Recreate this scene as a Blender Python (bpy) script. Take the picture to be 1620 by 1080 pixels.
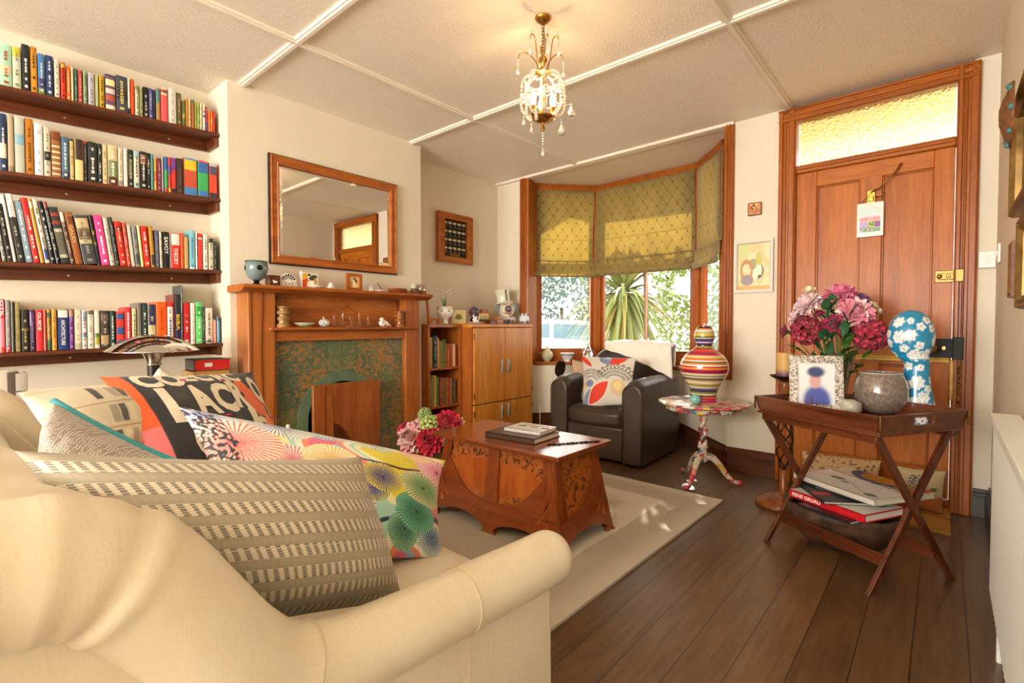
import bpy, bmesh, math, random
from math import sin, cos, pi, radians, sqrt, atan2
from mathutils import Vector, Matrix, noise
random.seed(7)
for o in list(bpy.data.objects): bpy.data.objects.remove(o)
SC = bpy.context.scene; COL = SC.collection

# ------------------------------------------------------------------ camera
FPX, PY, PITCH, YAW, CAMH = 790.56, 534.85, -1.509, 40.868, 1.02
cd = bpy.data.cameras.new('camera'); cam = bpy.data.objects.new('camera', cd); COL.objects.link(cam)
cd.sensor_width = 36; cd.lens = FPX/1620*36; cd.shift_y = (PY-540)/1620; cd.clip_start = .02
cam.location = (0, 0, CAMH); cam.rotation_euler = (radians(90+PITCH), 0, radians(YAW))
SC.camera = cam
# ------------------------------------------------------------------ light
SC.view_settings.view_transform = 'Standard'; SC.view_settings.look = 'None'
SC.view_settings.gamma = 1; SC.view_settings.use_curve_mapping = False
SC.view_settings.exposure = -0.27
w = bpy.data.worlds.new('sky'); SC.world = w; w.use_nodes = True
nt = w.node_tree; bg = nt.nodes['Background']
sky = nt.nodes.new('ShaderNodeTexSky'); sky.sky_type = 'HOSEK_WILKIE'; sky.turbidity = 3.5; sky.ground_albedo = .4
sky.sun_direction = Vector((-.75, 1.5, 1.15)).normalized()
mixs = nt.nodes.new('ShaderNodeMixRGB'); mixs.inputs[0].default_value = .75; mixs.inputs[2].default_value = (1, .99, .97, 1)
nt.links.new(sky.outputs[0], mixs.inputs[1]); nt.links.new(mixs.outputs[0], bg.inputs[0]); bg.inputs[1].default_value = 6.0
def light(kind, name, loc, direction, energy, color, size=None, size_y=None, angle=None):
    l = bpy.data.lights.new(name, kind); l.energy = energy; l.color = color
    if size: l.shape = 'RECTANGLE'; l.size = size; l.size_y = size_y or size
    if angle is not None: l.angle = angle
    o = bpy.data.objects.new(name, l); COL.objects.link(o); o.location = loc
    o.rotation_euler = Vector(direction).to_track_quat('-Z', 'Y').to_euler()
    return o
SUN = Vector((.75, -1.5, -1.15))
light('SUN', 'sun', (-6, 12, 9), SUN, 17, (1, .93, .8), angle=radians(.6))
# two fill lamps outside an added, unseen rear window; portal outside the bay
light('AREA', 'rear_fill_lamp', (-1.3, -3.65, 1.5), (0, 1, .02), 255, (1, .97, .93), 2.6, 1.7)
light('AREA', 'rear_upward_fill_lamp', (-1.3, -3.64, 1.3), (0, 1, .75), 190, (1, .95, .86), 2.5, 1.3)
pl_ = light('AREA', 'bay_portal', (-2.15, 4.72, 1.5), (0, -1, 0), 1, (1, 1, 1), 2.2, 1.8); pl_.data.cycles.is_portal = True

# ------------------------------------------------------------------ helpers
def hx(s):
    s = s.lstrip('#'); c = [int(s[i:i+2], 16)/255 for i in (0, 2, 4)]
    return tuple((x/12.92 if x <= .04045 else ((x+.055)/1.055)**2.4) for x in c)
def V(*a): return Vector(a)
_F = Vector((-sin(radians(YAW))*cos(radians(PITCH)), cos(radians(YAW))*cos(radians(PITCH)), sin(radians(PITCH))))
_R = Vector((cos(radians(YAW)), sin(radians(YAW)), 0)); _U = _R.cross(_F)
def _ray(x, y): return _F+(x-810)/FPX*_R-(y-PY)/FPX*_U
def atX(x, y, c): d = _ray(x, y); return Vector((0, 0, CAMH))+d*(c/d.x)     # measured point on a plane X = c
def atZ(x, y, c): d = _ray(x, y); return Vector((0, 0, CAMH))+d*((c-CAMH)/d.z)
def atY(x, y, c): d = _ray(x, y); return Vector((0, 0, CAMH))+d*(c/d.y)
def wy(x): return 3.6266-.0238*x                                              # the front wall
class MB:
    def __init__(s): s.v = []; s.f = []; s.m = []; s.M = None
    def add(s, vs, fs, mi=0):
        b = len(s.v); s.v += [(s.M@Vector(v)) if s.M else Vector(v) for v in vs]
        s.f += [tuple(b+i for i in f) for f in fs]; s.m += [mi]*len(fs); return s
    def box(s, c, d, mi=0, rz=0, R=None):
        x, y, z = d[0]/2, d[1]/2, d[2]/2
        vs = [Vector((a*x, b*y, e*z)) for a in (-1, 1) for b in (-1, 1) for e in (-1, 1)]
        R = R or Matrix.Rotation(rz, 3, 'Z'); c = Vector(c)
        return s.add([c+R@v for v in vs], [(0, 1, 3, 2), (4, 6, 7, 5), (0, 4, 5, 1), (2, 3, 7, 6), (0, 2, 6, 4), (1, 5, 7, 3)], mi)
    def b2(s, a, b, mi=0):
        return s.box([(a[i]+b[i])/2 for i in range(3)], [abs(a[i]-b[i]) for i in range(3)], mi)
    def quad(s, a, b, c, d, mi=0): return s.add([a, b, c, d], [(0, 1, 2, 3)], mi)
    def prism(s, poly, d0, d1, axis='Z', mi=0):
        f = {'Z': lambda a, b, c: (a, b, c), 'Y': lambda a, b, c: (a, c, b), 'X': lambda a, b, c: (c, a, b)}[axis]
        n = len(poly)
        return s.add([f(a, b, d0) for a, b in poly]+[f(a, b, d1) for a, b in poly],
                     [tuple(range(n-1, -1, -1)), tuple(range(n, 2*n))]+[(i, (i+1) % n, n+(i+1) % n, n+i) for i in range(n)], mi)
    def lathe(s, prof, c=(0, 0, 0), n=32, mi=0, R=None, sx=1, sy=1):
        c = Vector(c); vs = []; fs = []; R = R or Matrix.Identity(3)
        for r, z in prof:
            r = max(r, .00005)
            for k in range(n):
                a = 2*pi*k/n; vs.append(c+R@Vector((r*cos(a)*sx, r*sin(a)*sy, z)))
        for i in range(len(prof)-1):
            for k in range(n):
                a, b = i*n+k, i*n+(k+1) % n; fs.append((a, b, b+n, a+n))
        return s.add(vs, fs, mi)
    def cyl(s, p, q, r, n=12, mi=0, r2=None):
        p, q = Vector(p), Vector(q); d = q-p; L = d.length; R = d.to_track_quat('Z', 'Y').to_matrix()
        r2 = r if r2 is None else r2
        return s.lathe([(0, 0), (r, 0), (r2, L), (0, L)], p, n, mi, R)
    def tube(s, pts, r, n=8, mi=0, cap=True, closed=False, flat=1):
        pts = [Vector(p) for p in pts]; N = len(pts)
        rs = r if isinstance(r, (list, tuple)) else [r]*N
        vs = []; fs = []; up = None
        for i, p in enumerate(pts):
            a = pts[(i-1) % N] if (closed or i > 0) else p; b = pts[(i+1) % N] if (closed or i < N-1) else p
            t = (b-a).normalized() if (b-a).length > 1e-9 else Vector((0, 0, 1))
            if up is None: up = t.orthogonal().normalized() if abs(t.z) > .9 else Vector((0, 0, 1))
            x = t.cross(up); x = x.normalized() if x.length > 1e-6 else t.orthogonal().normalized()
            y = x.cross(t).normalized(); up = y
            for k in range(n):
                an = 2*pi*k/n; vs.append(p+rs[i]*(cos(an)*x+sin(an)*y*flat))
        M = N if closed else N-1
        for i in range(M):
            for k in range(n):
                a, b = i*n+k, i*n+(k+1) % n; c, d = ((i+1) % N)*n+(k+1) % n, ((i+1) % N)*n+k
                fs.append((a, b, c, d))
        if cap and not closed: fs += [tuple(range(n-1, -1, -1)), tuple(range((N-1)*n, N*n))]
        return s.add(vs, fs, mi)
    def ball(s, c, r, nu=16, nv=10, mi=0, R=None):
        rr = r if isinstance(r, (list, tuple)) else (r, r, r)
        prof = [(sin(pi*i/nv), -cos(pi*i/nv)) for i in range(nv+1)]
        c = Vector(c); R = R or Matrix.Identity(3)
        t = MB(); t.lathe(prof, (0, 0, 0), nu)
        return s.add([c+R@Vector((v.x*rr[0], v.y*rr[1], v.z*rr[2])) for v in t.v], t.f, mi)
    def grid(s, fn, nu, nv, mi=0):
        vs = [fn(i/nu, j/nv) for j in range(nv+1) for i in range(nu+1)]
        fs = [(j*(nu+1)+i, j*(nu+1)+i+1, (j+1)*(nu+1)+i+1, (j+1)*(nu+1)+i) for j in range(nv) for i in range(nu)]
        return s.add(vs, fs, mi)
    def build(s, name, mats, parent=None, smooth=None, bevel=0, sub=0, cols=None, seg=2):
        me = bpy.data.meshes.new(name); me.from_pydata([tuple(v) for v in s.v], [], s.f)
        mats = mats if isinstance(mats, (list, tuple)) else [mats]
        for m in mats: me.materials.append(m)
        if len(mats) > 1: me.polygons.foreach_set('material_index', s.m)
        if smooth:
            me.polygons.foreach_set('use_smooth', [True]*len(me.polygons))
            if smooth is not True: me.set_sharp_from_angle(angle=radians(smooth))
        if cols is not None:
            ca = me.color_attributes.new('Col', 'FLOAT_COLOR', 'POINT')
            flat = []
            for c in cols: flat += [c[0], c[1], c[2], 1]
            ca.data.foreach_set('color', flat)
        me.update(); o = bpy.data.objects.new(name, me); COL.objects.link(o)
        if parent is not None: o.parent = parent
        if bevel:
            b = o.modifiers.new('b', 'BEVEL'); b.width = bevel; b.segments = seg; b.limit_method = 'ANGLE'; b.angle_limit = radians(35)
            me.polygons.foreach_set('use_smooth', [True]*len(me.polygons))
            b.harden_normals = False; me.set_sharp_from_angle(angle=radians(50))
        if sub: m_ = o.modifiers.new('s', 'SUBSURF'); m_.levels = m_.render_levels = sub
        return o
def tag(o, label=None, cat=None, group=None, kind=None):
    if label: o['label'] = label
    if cat: o['category'] = cat
    if group: o['group'] = group
    if kind: o['kind'] = kind
    return o
def thing(name, label, cat, loc=(0, 0, 0), rz=0, group=None):
    o = bpy.data.objects.new(name, None); COL.objects.link(o); o.location = loc; o.rotation_euler = (0, 0, rz)
    o.empty_display_size = .05; return tag(o, label, cat, group)
def struct(o): o['kind'] = 'structure'; return o
def copy_tree(o, parent=None):
    c = o.copy(); COL.objects.link(c); c.parent = parent
    for ch in list(o.children): copy_tree(ch, c)
    return c
def bez(a, b, c, n=12):
    a, b, c = Vector(a), Vector(b), Vector(c)
    return [(1-t)**2*a+2*t*(1-t)*b+t*t*c for t in [i/n for i in range(n+1)]]
def spline(pts, n=6):
    P = [Vector(p) for p in pts]; P = [P[0]*2-P[1]]+P+[P[-1]*2-P[-2]]; out = []
    for i in range(1, len(P)-2):
        for k in range(n):
            t = k/n; a, b, c, d = P[i-1:i+3]
            out.append(.5*((2*b)+(c-a)*t+(2*a-5*b+4*c-d)*t*t+(3*b-a-3*c+d)*t**3))
    return out+[P[-2].copy()]
def interp(tab, x):
    if x <= tab[0][0]: return tab[0][1]
    for (a, fa), (b, fb) in zip(tab, tab[1:]):
        if x <= b:
            t = (x-a)/(b-a); t = t*t*(3-2*t); return fa+(fb-fa)*t
    return tab[-1][1]
# ------------------------------------------------------------------ materials
MATS = {}
def _new(name):
    m = bpy.data.materials.new(name); m.use_nodes = True; n = m.node_tree
    return m, n, n.nodes, n.links, n.nodes['Principled BSDF']
def _coord(N, L, scale=(1, 1, 1), loc=(0, 0, 0), rot=(0, 0, 0), src='Object'):
    tc = N.new('ShaderNodeTexCoord'); mp = N.new('ShaderNodeMapping'); mp.inputs['Scale'].default_value = scale
    mp.inputs['Location'].default_value = loc; mp.inputs['Rotation'].default_value = rot
    L.new(tc.outputs[src], mp.inputs[0]); return mp.outputs[0]
def _noise(N, L, co, sc, det=4, rough=.55, dist=0):
    n = N.new('ShaderNodeTexNoise'); n.inputs['Scale'].default_value = sc; n.inputs['Detail'].default_value = det
    n.inputs['Roughness'].default_value = rough; n.inputs['Distortion'].default_value = dist; L.new(co, n.inputs['Vector']); return n
def _ramp(N, L, fac, stops, interp='LINEAR'):
    r = N.new('ShaderNodeValToRGB'); e = r.color_ramp; e.interpolation = interp
    while len(e.elements) < len(stops): e.elements.new(.5)
    for k, (p, c) in enumerate(stops): e.elements[k].position = p; e.elements[k].color = (*c[:3], 1)
    L.new(fac, r.inputs[0]); return r.outputs[0]
def _bump(N, L, b, h, strength, dist=.002, normal=None):
    k = N.new('ShaderNodeBump'); k.inputs['Strength'].default_value = strength; k.inputs['Distance'].default_value = dist
    L.new(h, k.inputs['Height'])
    if normal is not None: L.new(normal, k.inputs['Normal'])
    if b is not None: L.new(k.outputs[0], b.inputs['Normal'])
    return k.outputs[0]
def _m(N, L, op, a, b=None):
    n = N.new('ShaderNodeMath'); n.operation = op
    for i, x in enumerate((a, b)):
        if x is None: continue
        if isinstance(x, (int, float)): n.inputs[i].default_value = x
        else: L.new(x, n.inputs[i])
    return n.outputs[0]
def mat(name, col, rough=.5, metal=0, var=0, vs=8, bump=0, bs=60, trans=0, ior=1.45, coat=0, em=0, sheen=0, sss=0, alpha=1, spec=.5):
    if name in MATS: return MATS[name]
    m, t, N, L, b = _new(name); c = hx(col) if isinstance(col, str) else col
    b.inputs['Base Color'].default_value = (*c, 1); b.inputs['Roughness'].default_value = rough
    b.inputs['Metallic'].default_value = metal; b.inputs['IOR'].default_value = ior
    b.inputs['Transmission Weight'].default_value = trans; b.inputs['Coat Weight'].default_value = coat
    b.inputs['Sheen Weight'].default_value = sheen; b.inputs['Alpha'].default_value = alpha
    b.inputs['Specular IOR Level'].default_value = spec
    if em: b.inputs['Emission Color'].default_value = (*c, 1); b.inputs['Emission Strength'].default_value = em
    if var or bump: co = _coord(N, L)
    if var:
        n = _noise(N, L, co, vs)
        d = tuple(x*(1-var) for x in c); h = tuple(min(1, x*(1+var*.6)) for x in c)
        L.new(_ramp(N, L, n.outputs[0], [(.3, d), (.7, h)]), b.inputs['Base Color'])
    if bump: _bump(N, L, b, _noise(N, L, co, bs, 3).outputs[0], bump)
    MATS[name] = m; return m
def wood(name, c1, c2, axis='Z', scale=1, rough=.35, coat=.2, dark=None, bump=.15, knots=0):
    if name in MATS: return MATS[name]
    m, t, N, L, b = _new(name); k = {'X': (1.2, 14, 14), 'Y': (14, 1.2, 14), 'Z': (14, 14, 1.2)}[axis]
    co = _coord(N, L, tuple(x*scale for x in k)); n = _noise(N, L, co, 1.6, 6, .62, .6)
    c1, c2 = hx(c1), hx(c2); dk = hx(dark) if dark else tuple(x*.45 for x in c1)
    col = _ramp(N, L, n.outputs[0], [(.25, dk), (.42, c1), (.62, c2), (.8, c1)])
    co2 = _coord(N, L, tuple(x*scale*4 for x in k)); f = _noise(N, L, co2, 3, 3)
    mx = N.new('ShaderNodeMixRGB'); mx.blend_type = 'MULTIPLY'; mx.inputs[0].default_value = .35
    L.new(col, mx.inputs[1]); L.new(_ramp(N, L, f.outputs[0], [(.35, (.45, .4, .35)), (.6, (1, 1, 1))]), mx.inputs[2]); out = mx.outputs[0]
    if knots:
        vo = N.new('ShaderNodeTexVoronoi'); vo.inputs['Scale'].default_value = knots; L.new(_coord(N, L, (1, 1, .6)), vo.inputs['Vector'])
        m2 = N.new('ShaderNodeMixRGB'); L.new(_ramp(N, L, vo.outputs['Distance'], [(.03, (1, 1, 1)), (.085, (0, 0, 0))]), m2.inputs[0])
        L.new(out, m2.inputs[1]); m2.inputs[2].default_value = (*tuple(x*.25 for x in c1), 1); out = m2.outputs[0]
    L.new(out, b.inputs['Base Color']); b.inputs['Roughness'].default_value = rough; b.inputs['Coat Weight'].default_value = coat
    b.inputs['Coat Roughness'].default_value = .15
    b.inputs['Specular IOR Level'].default_value = .32
    _bump(N, L, b, f.outputs[0], bump, .001); MATS[name] = m; return m
def vcol(name, rough=.6, coat=0, bump=0, bs=300, metal=0, sheen=0):
    if name in MATS: return MATS[name]
    m, t, N, L, b = _new(name); a = N.new('ShaderNodeVertexColor'); a.layer_name = 'Col'
    L.new(a.outputs[0], b.inputs['Base Color']); b.inputs['Roughness'].default_value = rough; b.inputs['Coat Weight'].default_value = coat
    b.inputs['Metallic'].default_value = metal; b.inputs['Sheen Weight'].default_value = sheen
    if bump: _bump(N, L, b, _noise(N, L, _coord(N, L), bs, 2).outputs[0], bump, .001)
    MATS[name] = m; return m
def glass(name='window_glass', tint=(1, 1, 1), thin=.06):
    m, t, N, L, b = _new(name); N.remove(b); o = N['Material Output']
    tr = N.new('ShaderNodeBsdfTransparent'); tr.inputs[0].default_value = (*tint, 1); g = N.new('ShaderNodeBsdfGlossy'); g.inputs['Roughness'].default_value = .02
    mx = N.new('ShaderNodeMixShader'); mx.inputs[0].default_value = thin
    L.new(tr.outputs[0], mx.inputs[1]); L.new(g.outputs[0], mx.inputs[2]); L.new(mx.outputs[0], o.inputs[0])
    return m
def text_mesh(s, size=1, font_shear=0, spacing=1, bold=0):
    cu = bpy.data.curves.new('t', 'FONT'); cu.body = s; cu.size = size; cu.align_x = 'CENTER'; cu.align_y = 'CENTER'
    cu.space_character = spacing; cu.offset = bold; cu.resolution_u = 3; cu.shear = font_shear
    o = bpy.data.objects.new('t', cu); COL.objects.link(o)
    bpy.context.view_layer.update(); me = bpy.data.meshes.new_from_object(o.evaluated_get(bpy.context.evaluated_depsgraph_get()))
    vs = [v.co.copy() for v in me.vertices]; fs = [tuple(p.vertices) for p in me.polygons]
    bpy.data.objects.remove(o); bpy.data.curves.remove(cu); bpy.data.meshes.remove(me)
    return vs, fs
_tc = {}
def lettering(s, place, mt, parent, name='lettering', w=None, h=None, spacing=1, bold=0):
    """flat letters mapped by place(u, v) with u along the line and v up, both in metres"""
    k = (s, spacing, bold)
    if k not in _tc: _tc[k] = text_mesh(s, 1, 0, spacing, bold)
    vs, fs = _tc[k]
    x0, x1 = min(v.x for v in vs), max(v.x for v in vs); y0, y1 = min(v.y for v in vs), max(v.y for v in vs)
    if w is None: w = h*(x1-x0)/(y1-y0)
    if h is None: h = w*(y1-y0)/(x1-x0)
    b = MB(); b.add([place((v.x-(x0+x1)/2)/(x1-x0)*w, (v.y-(y0+y1)/2)/(y1-y0)*h) for v in vs], fs)
    return b.build(name, mt, parent)
# ================================================================== shared materials
M_wall = mat('wall_paint', '#e3d8c2', .75, bump=.12, bs=35, var=.03, vs=2)
def ceiling_mat():
    m, t, N, L, b = _new('artex_ceiling'); co = _coord(N, L)
    n = _noise(N, L, co, 3.2, 5, .6, 2.2); v = N.new('ShaderNodeTexWave'); v.inputs['Scale'].default_value = 14; v.inputs['Distortion'].default_value = 9
    v.inputs['Detail'].default_value = 2; v.inputs['Detail Scale'].default_value = 1.6; L.new(co, v.inputs['Vector'])
    h = _m(N, L, 'MULTIPLY', _ramp(N, L, v.outputs[0], [(.55, (0, 0, 0)), (.95, (1, 1, 1))]), _ramp(N, L, n.outputs[0], [(.4, (.1, .1, .1)), (.62, (1, 1, 1))]))
    _bump(N, L, b, h, .26, .006); b.inputs['Base Color'].default_value = (*hx('#efe5d3'), 1); b.inputs['Roughness'].default_value = .6; return m
M_ceil = ceiling_mat(); M_batten = mat('white_batten', '#efe5d3', .6)
def floor_mat():
    m, t, N, L, b = _new('stained_floorboards'); co = _coord(N, L); s = N.new('ShaderNodeSeparateXYZ'); L.new(co, s.inputs[0])
    u = _m(N, L, 'DIVIDE', _m(N, L, 'ADD', s.outputs[0], .06+.1345*40), .1345); idx = _m(N, L, 'FLOOR', u); fr = _m(N, L, 'FRACT', u)
    wn = N.new('ShaderNodeTexWhiteNoise'); wn.noise_dimensions = '1D'; L.new(idx, wn.inputs['W'])
    cb = N.new('ShaderNodeCombineXYZ'); L.new(_m(N, L, 'MULTIPLY', s.outputs[0], 26), cb.inputs[0])
    L.new(_m(N, L, 'ADD', _m(N, L, 'MULTIPLY', s.outputs[1], 2.2), _m(N, L, 'MULTIPLY', wn.outputs[0], 40)), cb.inputs[1])
    g = _noise(N, L, cb.outputs[0], 1.5, 6, .6, 0); blot = _noise(N, L, co, 2.1, 3)
    c = _ramp(N, L, g.outputs[0], [(.2, hx('#4c3422')), (.5, hx('#6f5033')), (.8, hx('#886a48'))])
    mx = N.new('ShaderNodeMixRGB'); mx.blend_type = 'MULTIPLY'; mx.inputs[0].default_value = .6
    L.new(c, mx.inputs[1]); L.new(_ramp(N, L, blot.outputs[0], [(.15, (.62, .57, .54)), (.85, (1, 1, 1))], 'EASE'), mx.inputs[2])
    bt = N.new('ShaderNodeHueSaturation'); L.new(mx.outputs[0], bt.inputs['Color']); L.new(_m(N, L, 'ADD', _m(N, L, 'MULTIPLY', wn.outputs[0], .5), .75), bt.inputs['Value'])
    gap = _m(N, L, 'MULTIPLY', _m(N, L, 'GREATER_THAN', fr, .012), _m(N, L, 'LESS_THAN', fr, .988))
    m3 = N.new('ShaderNodeMixRGB'); L.new(gap, m3.inputs[0]); m3.inputs[1].default_value = (.012, .008, .005, 1); L.new(bt.outputs[0], m3.inputs[2])
    L.new(m3.outputs[0], b.inputs['Base Color'])
    L.new(_m(N, L, 'ADD', _m(N, L, 'MULTIPLY', blot.outputs[0], .16), .29), b.inputs['Roughness']); b.inputs['Coat Weight'].default_value = .55; b.inputs['Coat Roughness'].default_value = .285
    n1 = _bump(N, L, None, gap, .6, .003); _bump(N, L, b, g.outputs[0], .15, .002, n1); return m
M_floor = floor_mat()
M_pine = wood('orange_pine', '#b35f09', '#c47016', 'Z', .45, .45, .08, dark='#96500a', knots=3.2)
M_pine_x = wood('orange_pine_across', '#b35f09', '#c47016', 'X', .45, .45, .08, dark='#96500a')
M_frame = wood('red_brown_stained_pine', '#9c4f09', '#b06014', 'Z', .6, .4, .15, dark='#853a10', knots=2.4)
M_frame_x = wood('red_brown_stained_pine_across', '#9c4f09', '#b06014', 'X', .6, .4, .15, dark='#853a10')
M_base = wood('dark_skirting', '#4a2413', '#693719', 'X', .8, .3, .3, dark='#2c130a')
M_oak = wood('mantel_oak', '#a65a22', '#bb6f2f', 'Z', .6, .36, .2, dark='#7c3d14')
M_oak_y = wood('mantel_oak_across', '#a65a22', '#bb6f2f', 'Y', .6, .36, .2, dark='#7c3d14')
M_walnut = wood('shelf_walnut', '#5c2c16', '#743b1e', 'Y', .7, .35, .25, dark='#3d1b0e')
M_brass = mat('brass', '#c39a4a', .22, 1); M_brass_old = mat('aged_brass', '#8d6a35', .4, 1, var=.3, vs=40)
M_chrome = mat('chrome', '#d8d6d2', .08, 1); M_black = mat('black_iron', '#14110f', .35, .3)
M_white = mat('white_gloss', '#e9e6dd', .3); M_steel = mat('brushed_steel', '#b8b4ac', .3, 1)
M_glass = glass('clear_pane'); M_gold = mat('gilt', '#b08a3c', .35, 1, var=.25, vs=30)
M_ceramic = mat('white_ceramic', '#ece7dc', .15, coat=.4)
M_screw = mat('screw_head', '#d8d0c4', .3, .8)

# ================================================================== room shell
XA, XB, XR, YR, H = -3.40, -3.11, .198, -3.4, 2.42
Y1, Y2 = 1.117, 2.506
b = MB(); b.b2((-3.6, -3.55, -.12), (.45, 4.6, 0)); struct(b.build('floor', M_floor))
b = MB(); b.b2((-3.6, -3.55, H), (.45, 4.6, H+.12)); struct(b.build('ceiling', M_ceil))
b = MB(); b.prism([(XA, YR-.1), (XA, Y1), (XB, Y1), (XB, Y2), (XA, Y2), (XA, wy(XA)+.1), (XA-.12, wy(XA)+.1), (XA-.12, YR-.1)], 0, H); struct(b.build('wall_left', M_wall))
b = MB(); b.b2((XR, YR-.1, 0), (XR+.1, wy(XR)+.1, H)); struct(b.build('wall_right', M_wall))
b = MB()
for x0, x1 in ((XA, -3.03), (-1.155, -.8), (.1, XR)):
    b.prism([(x0, wy(x0)), (x1, wy(x1)), (x1, wy(x1)+.11), (x0, wy(x0)+.11)], 0, H)
b.prism([(-.8, wy(-.8)+.02), (.1, wy(.1)+.02), (.1, wy(.1)+.1), (-.8, wy(-.8)+.1)], 2.33, H)
struct(b.build('wall_front', M_wall))
b = MB(); b.b2((XA, YR-.1, 0), (-2.6, YR, H)); b.b2((0, YR-.1, 0), (XR, YR, H)); b.b2((-2.6, YR-.1, 0), (0, YR, .6)); b.b2((-2.6, YR-.1, 2.3), (0, YR, H))
struct(b.build('wall_rear', M_wall))
r = thing('window_4', None, None); struct(r); b = MB()  # unseen rear window, added so the fill lamps can light the room
for x in (-2.6, -1.75, -.9, -.05): b.b2((x, YR-.09, .6), (x+.05, YR-.02, 2.3))
for z in (.6, 2.25): b.b2((-2.6, YR-.09, z), (0, YR-.02, z+.05))
b.build('frame', M_frame, r, bevel=.004)
# ceiling battens
k = 0
def trim(bb, m=M_batten, bevel=.004):
    global k; k += 1; return struct(bb.build('trim_%d' % k, m, bevel=bevel))
for x in (-2.44, -.775):
    b = MB(); b.b2((x-.024, YR, H-.012), (x+.024, wy(x), H+.005)); b.b2((x-.012, YR, H-.018), (x+.012, wy(x), H)); trim(b)
for y in (1.2, 2.42):
    b = MB(); b.b2((XB if y > 1.1 else XA, y-.024, H-.0125), (XR, y+.024, H+.005)); b.b2((XB, y-.012, H-.0185), (XR, y+.012, H)); trim(b)
b = MB(); b.prism([(XA, wy(XA)-.035), (-1.12, wy(-1.12)-.035), (-1.12, wy(-1.12)+.03), (-3.03, wy(-3)+.03), (-3.03, wy(-3)), (XA, wy(XA))], H-.02, H+.005); trim(b)
# skirting
SK = .165
def skirt(name, p, q, t=.022, m=M_base, h=SK):
    p, q = V(*p, 0), V(*q, 0); d = (q-p).normalized(); n = V(-d.y, d.x, 0)
    bb = MB()
    for z0, z1, tt in ((0, h*.74, t), (h*.74, h*.86, t*.72), (h*.86, h, t*.4)):
        bb.add([p+V(0, 0, z0), q+V(0, 0, z0), q-n*tt+V(0, 0, z0), p-n*tt+V(0, 0, z0), p+V(0, 0, z1), q+V(0, 0, z1), q-n*tt+V(0, 0, z1), p-n*tt+V(0, 0, z1)],
               [(0, 1, 2, 3), (7, 6, 5, 4), (0, 4, 5, 1), (1, 5, 6, 2), (2, 6, 7, 3), (3, 7, 4, 0)])
    return struct(bb.build(name, m, bevel=.002))
skirt('baseboard_front', (-1.143, wy(-1.143)), (-.835, wy(-.835)))
M_base_worn = mat('worn_painted_skirting', '#3f3a30', .4, var=.5, vs=14, coat=.2)
skirt('baseboard_front_right', (.128, wy(.128)), (XR, wy(XR)), m=M_base_worn, h=.15)
skirt('baseboard_right', (XR, wy(XR)), (XR, YR), m=M_base_worn)
skirt('baseboard_left', (XA, YR), (XA, Y1)); skirt('baseboard_alcove', (XA, Y2), (XA, wy(XA))); skirt('baseboard_breast', (XB, Y1), (XB, Y2))
# ---- bay
A, B, C_, D = V(-3.10, 3.93, 0), V(-2.67, 4.41, 0), V(-1.63, 4.36, 0), V(-1.26, 3.93, 0)
low = [(-3.12, wy(-3.1)+.002), (-2.62, 4.25), (-1.72, 4.25), (-1.143, wy(-1.14)+.002)]
out = [(-1.09, 3.80), (-1.54, 4.52), (-2.72, 4.56), (-3.26, 3.95), (-3.26, wy(-3.2)+.1)]
b = MB(); b.prism(low+out, 0, .632); struct(b.build('wall_bay', M_wall))
b = MB(); b.prism([(-3.12, 3.80), (-2.99, 3.82), (-2.60, 4.215), (-1.74, 4.215), (-1.33, 3.80), (-1.2, 3.76), (-1.09, 3.86), (-1.54, 4.56), (-2.72, 4.60), (-3.26, 3.98)], .632, .662)
struct(b.build('sill_bay', M_frame_x, bevel=.005)); bpy.data.objects['sill_bay'].name = 'trim_20'
for i, (p, q) in enumerate(zip(low, low[1:])):
    skirt('baseboard_bay_%d' % (i+1), p, q)
# casings on the wall face and reveals
def casing(x0, x1, z0, z1, m=M_frame, y=0):
    bb = MB(); w_ = x1-x0
    for a, c, t in ((0, 1, .022), (.08, .92, .03), (.3, .44, .037), (.58, .72, .037)):
        xa, xb = x0+a*w_, x0+c*w_
        bb.prism([(xa, wy(xa)-t+y), (xb, wy(xb)-t+y), (xb, wy(xb)+.01+y), (xa, wy(xa)+.01+y)], z0, z1)
    return bb
b = casing(-3.085, -3.0, .66, H-.01); b.prism([(-3.01, 3.68), (-2.985, 3.69), (-3.07, 3.95), (-3.10, 3.95)], .66, H-.01); trim(b, M_frame)
b = casing(-1.185, -1.118, .636, H-.01); b.prism([(-1.175, 3.67), (-1.155, 3.67), (-1.235, 3.95), (-1.26, 3.95)], .66, H-.01); trim(b, M_frame)
def facet(P, Q, idx, mull=(), trans=1.62):
    d = (Q-P); L_ = d.length; r = thing('window_%d' % idx, None, None, (P.x, P.y, 0), atan2(d.y, d.x)); struct(r)
    bb = MB(); pw = .042
    for x0, x1 in ((0, pw), (L_-pw, L_)):
        bb.b2((x0, -.03, .66), (x1, .07, H)); bb.b2((x0+pw*.25, -.04, .66), (x1-pw*.25, .06, H))
    for z0, z1 in ((.66, .755), (2.33, H)): bb.b2((0, -.03, z0), (L_, .07, z1)); bb.b2((0, -.042, z0+.02), (L_, .06, z1-.03))
    bb.b2((0, -.01, trans), (L_, .05, trans+.05))
    for x0, x1 in ((pw, pw+.03), (L_-pw-.03, L_-pw)): bb.b2((x0, 0, .755), (x1, .04, 2.33))
    bb.b2((pw, 0, .755), (L_-pw, .04, .785))
    bb.build('frame', M_frame, r, bevel=.004)
    if mull:
        bb = MB()
        for x in mull: bb.b2((x-.008, 0, .785), (x+.008, .03, 1.62))
        bb.build('mullion', mat('pale_mullion', '#b98a68', .4), r)
    bb = MB(); bb.b2((pw, .018, .78), (L_-pw, .022, 2.34)); bb.build('pane', M_glass, r)
    return r, L_
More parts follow.
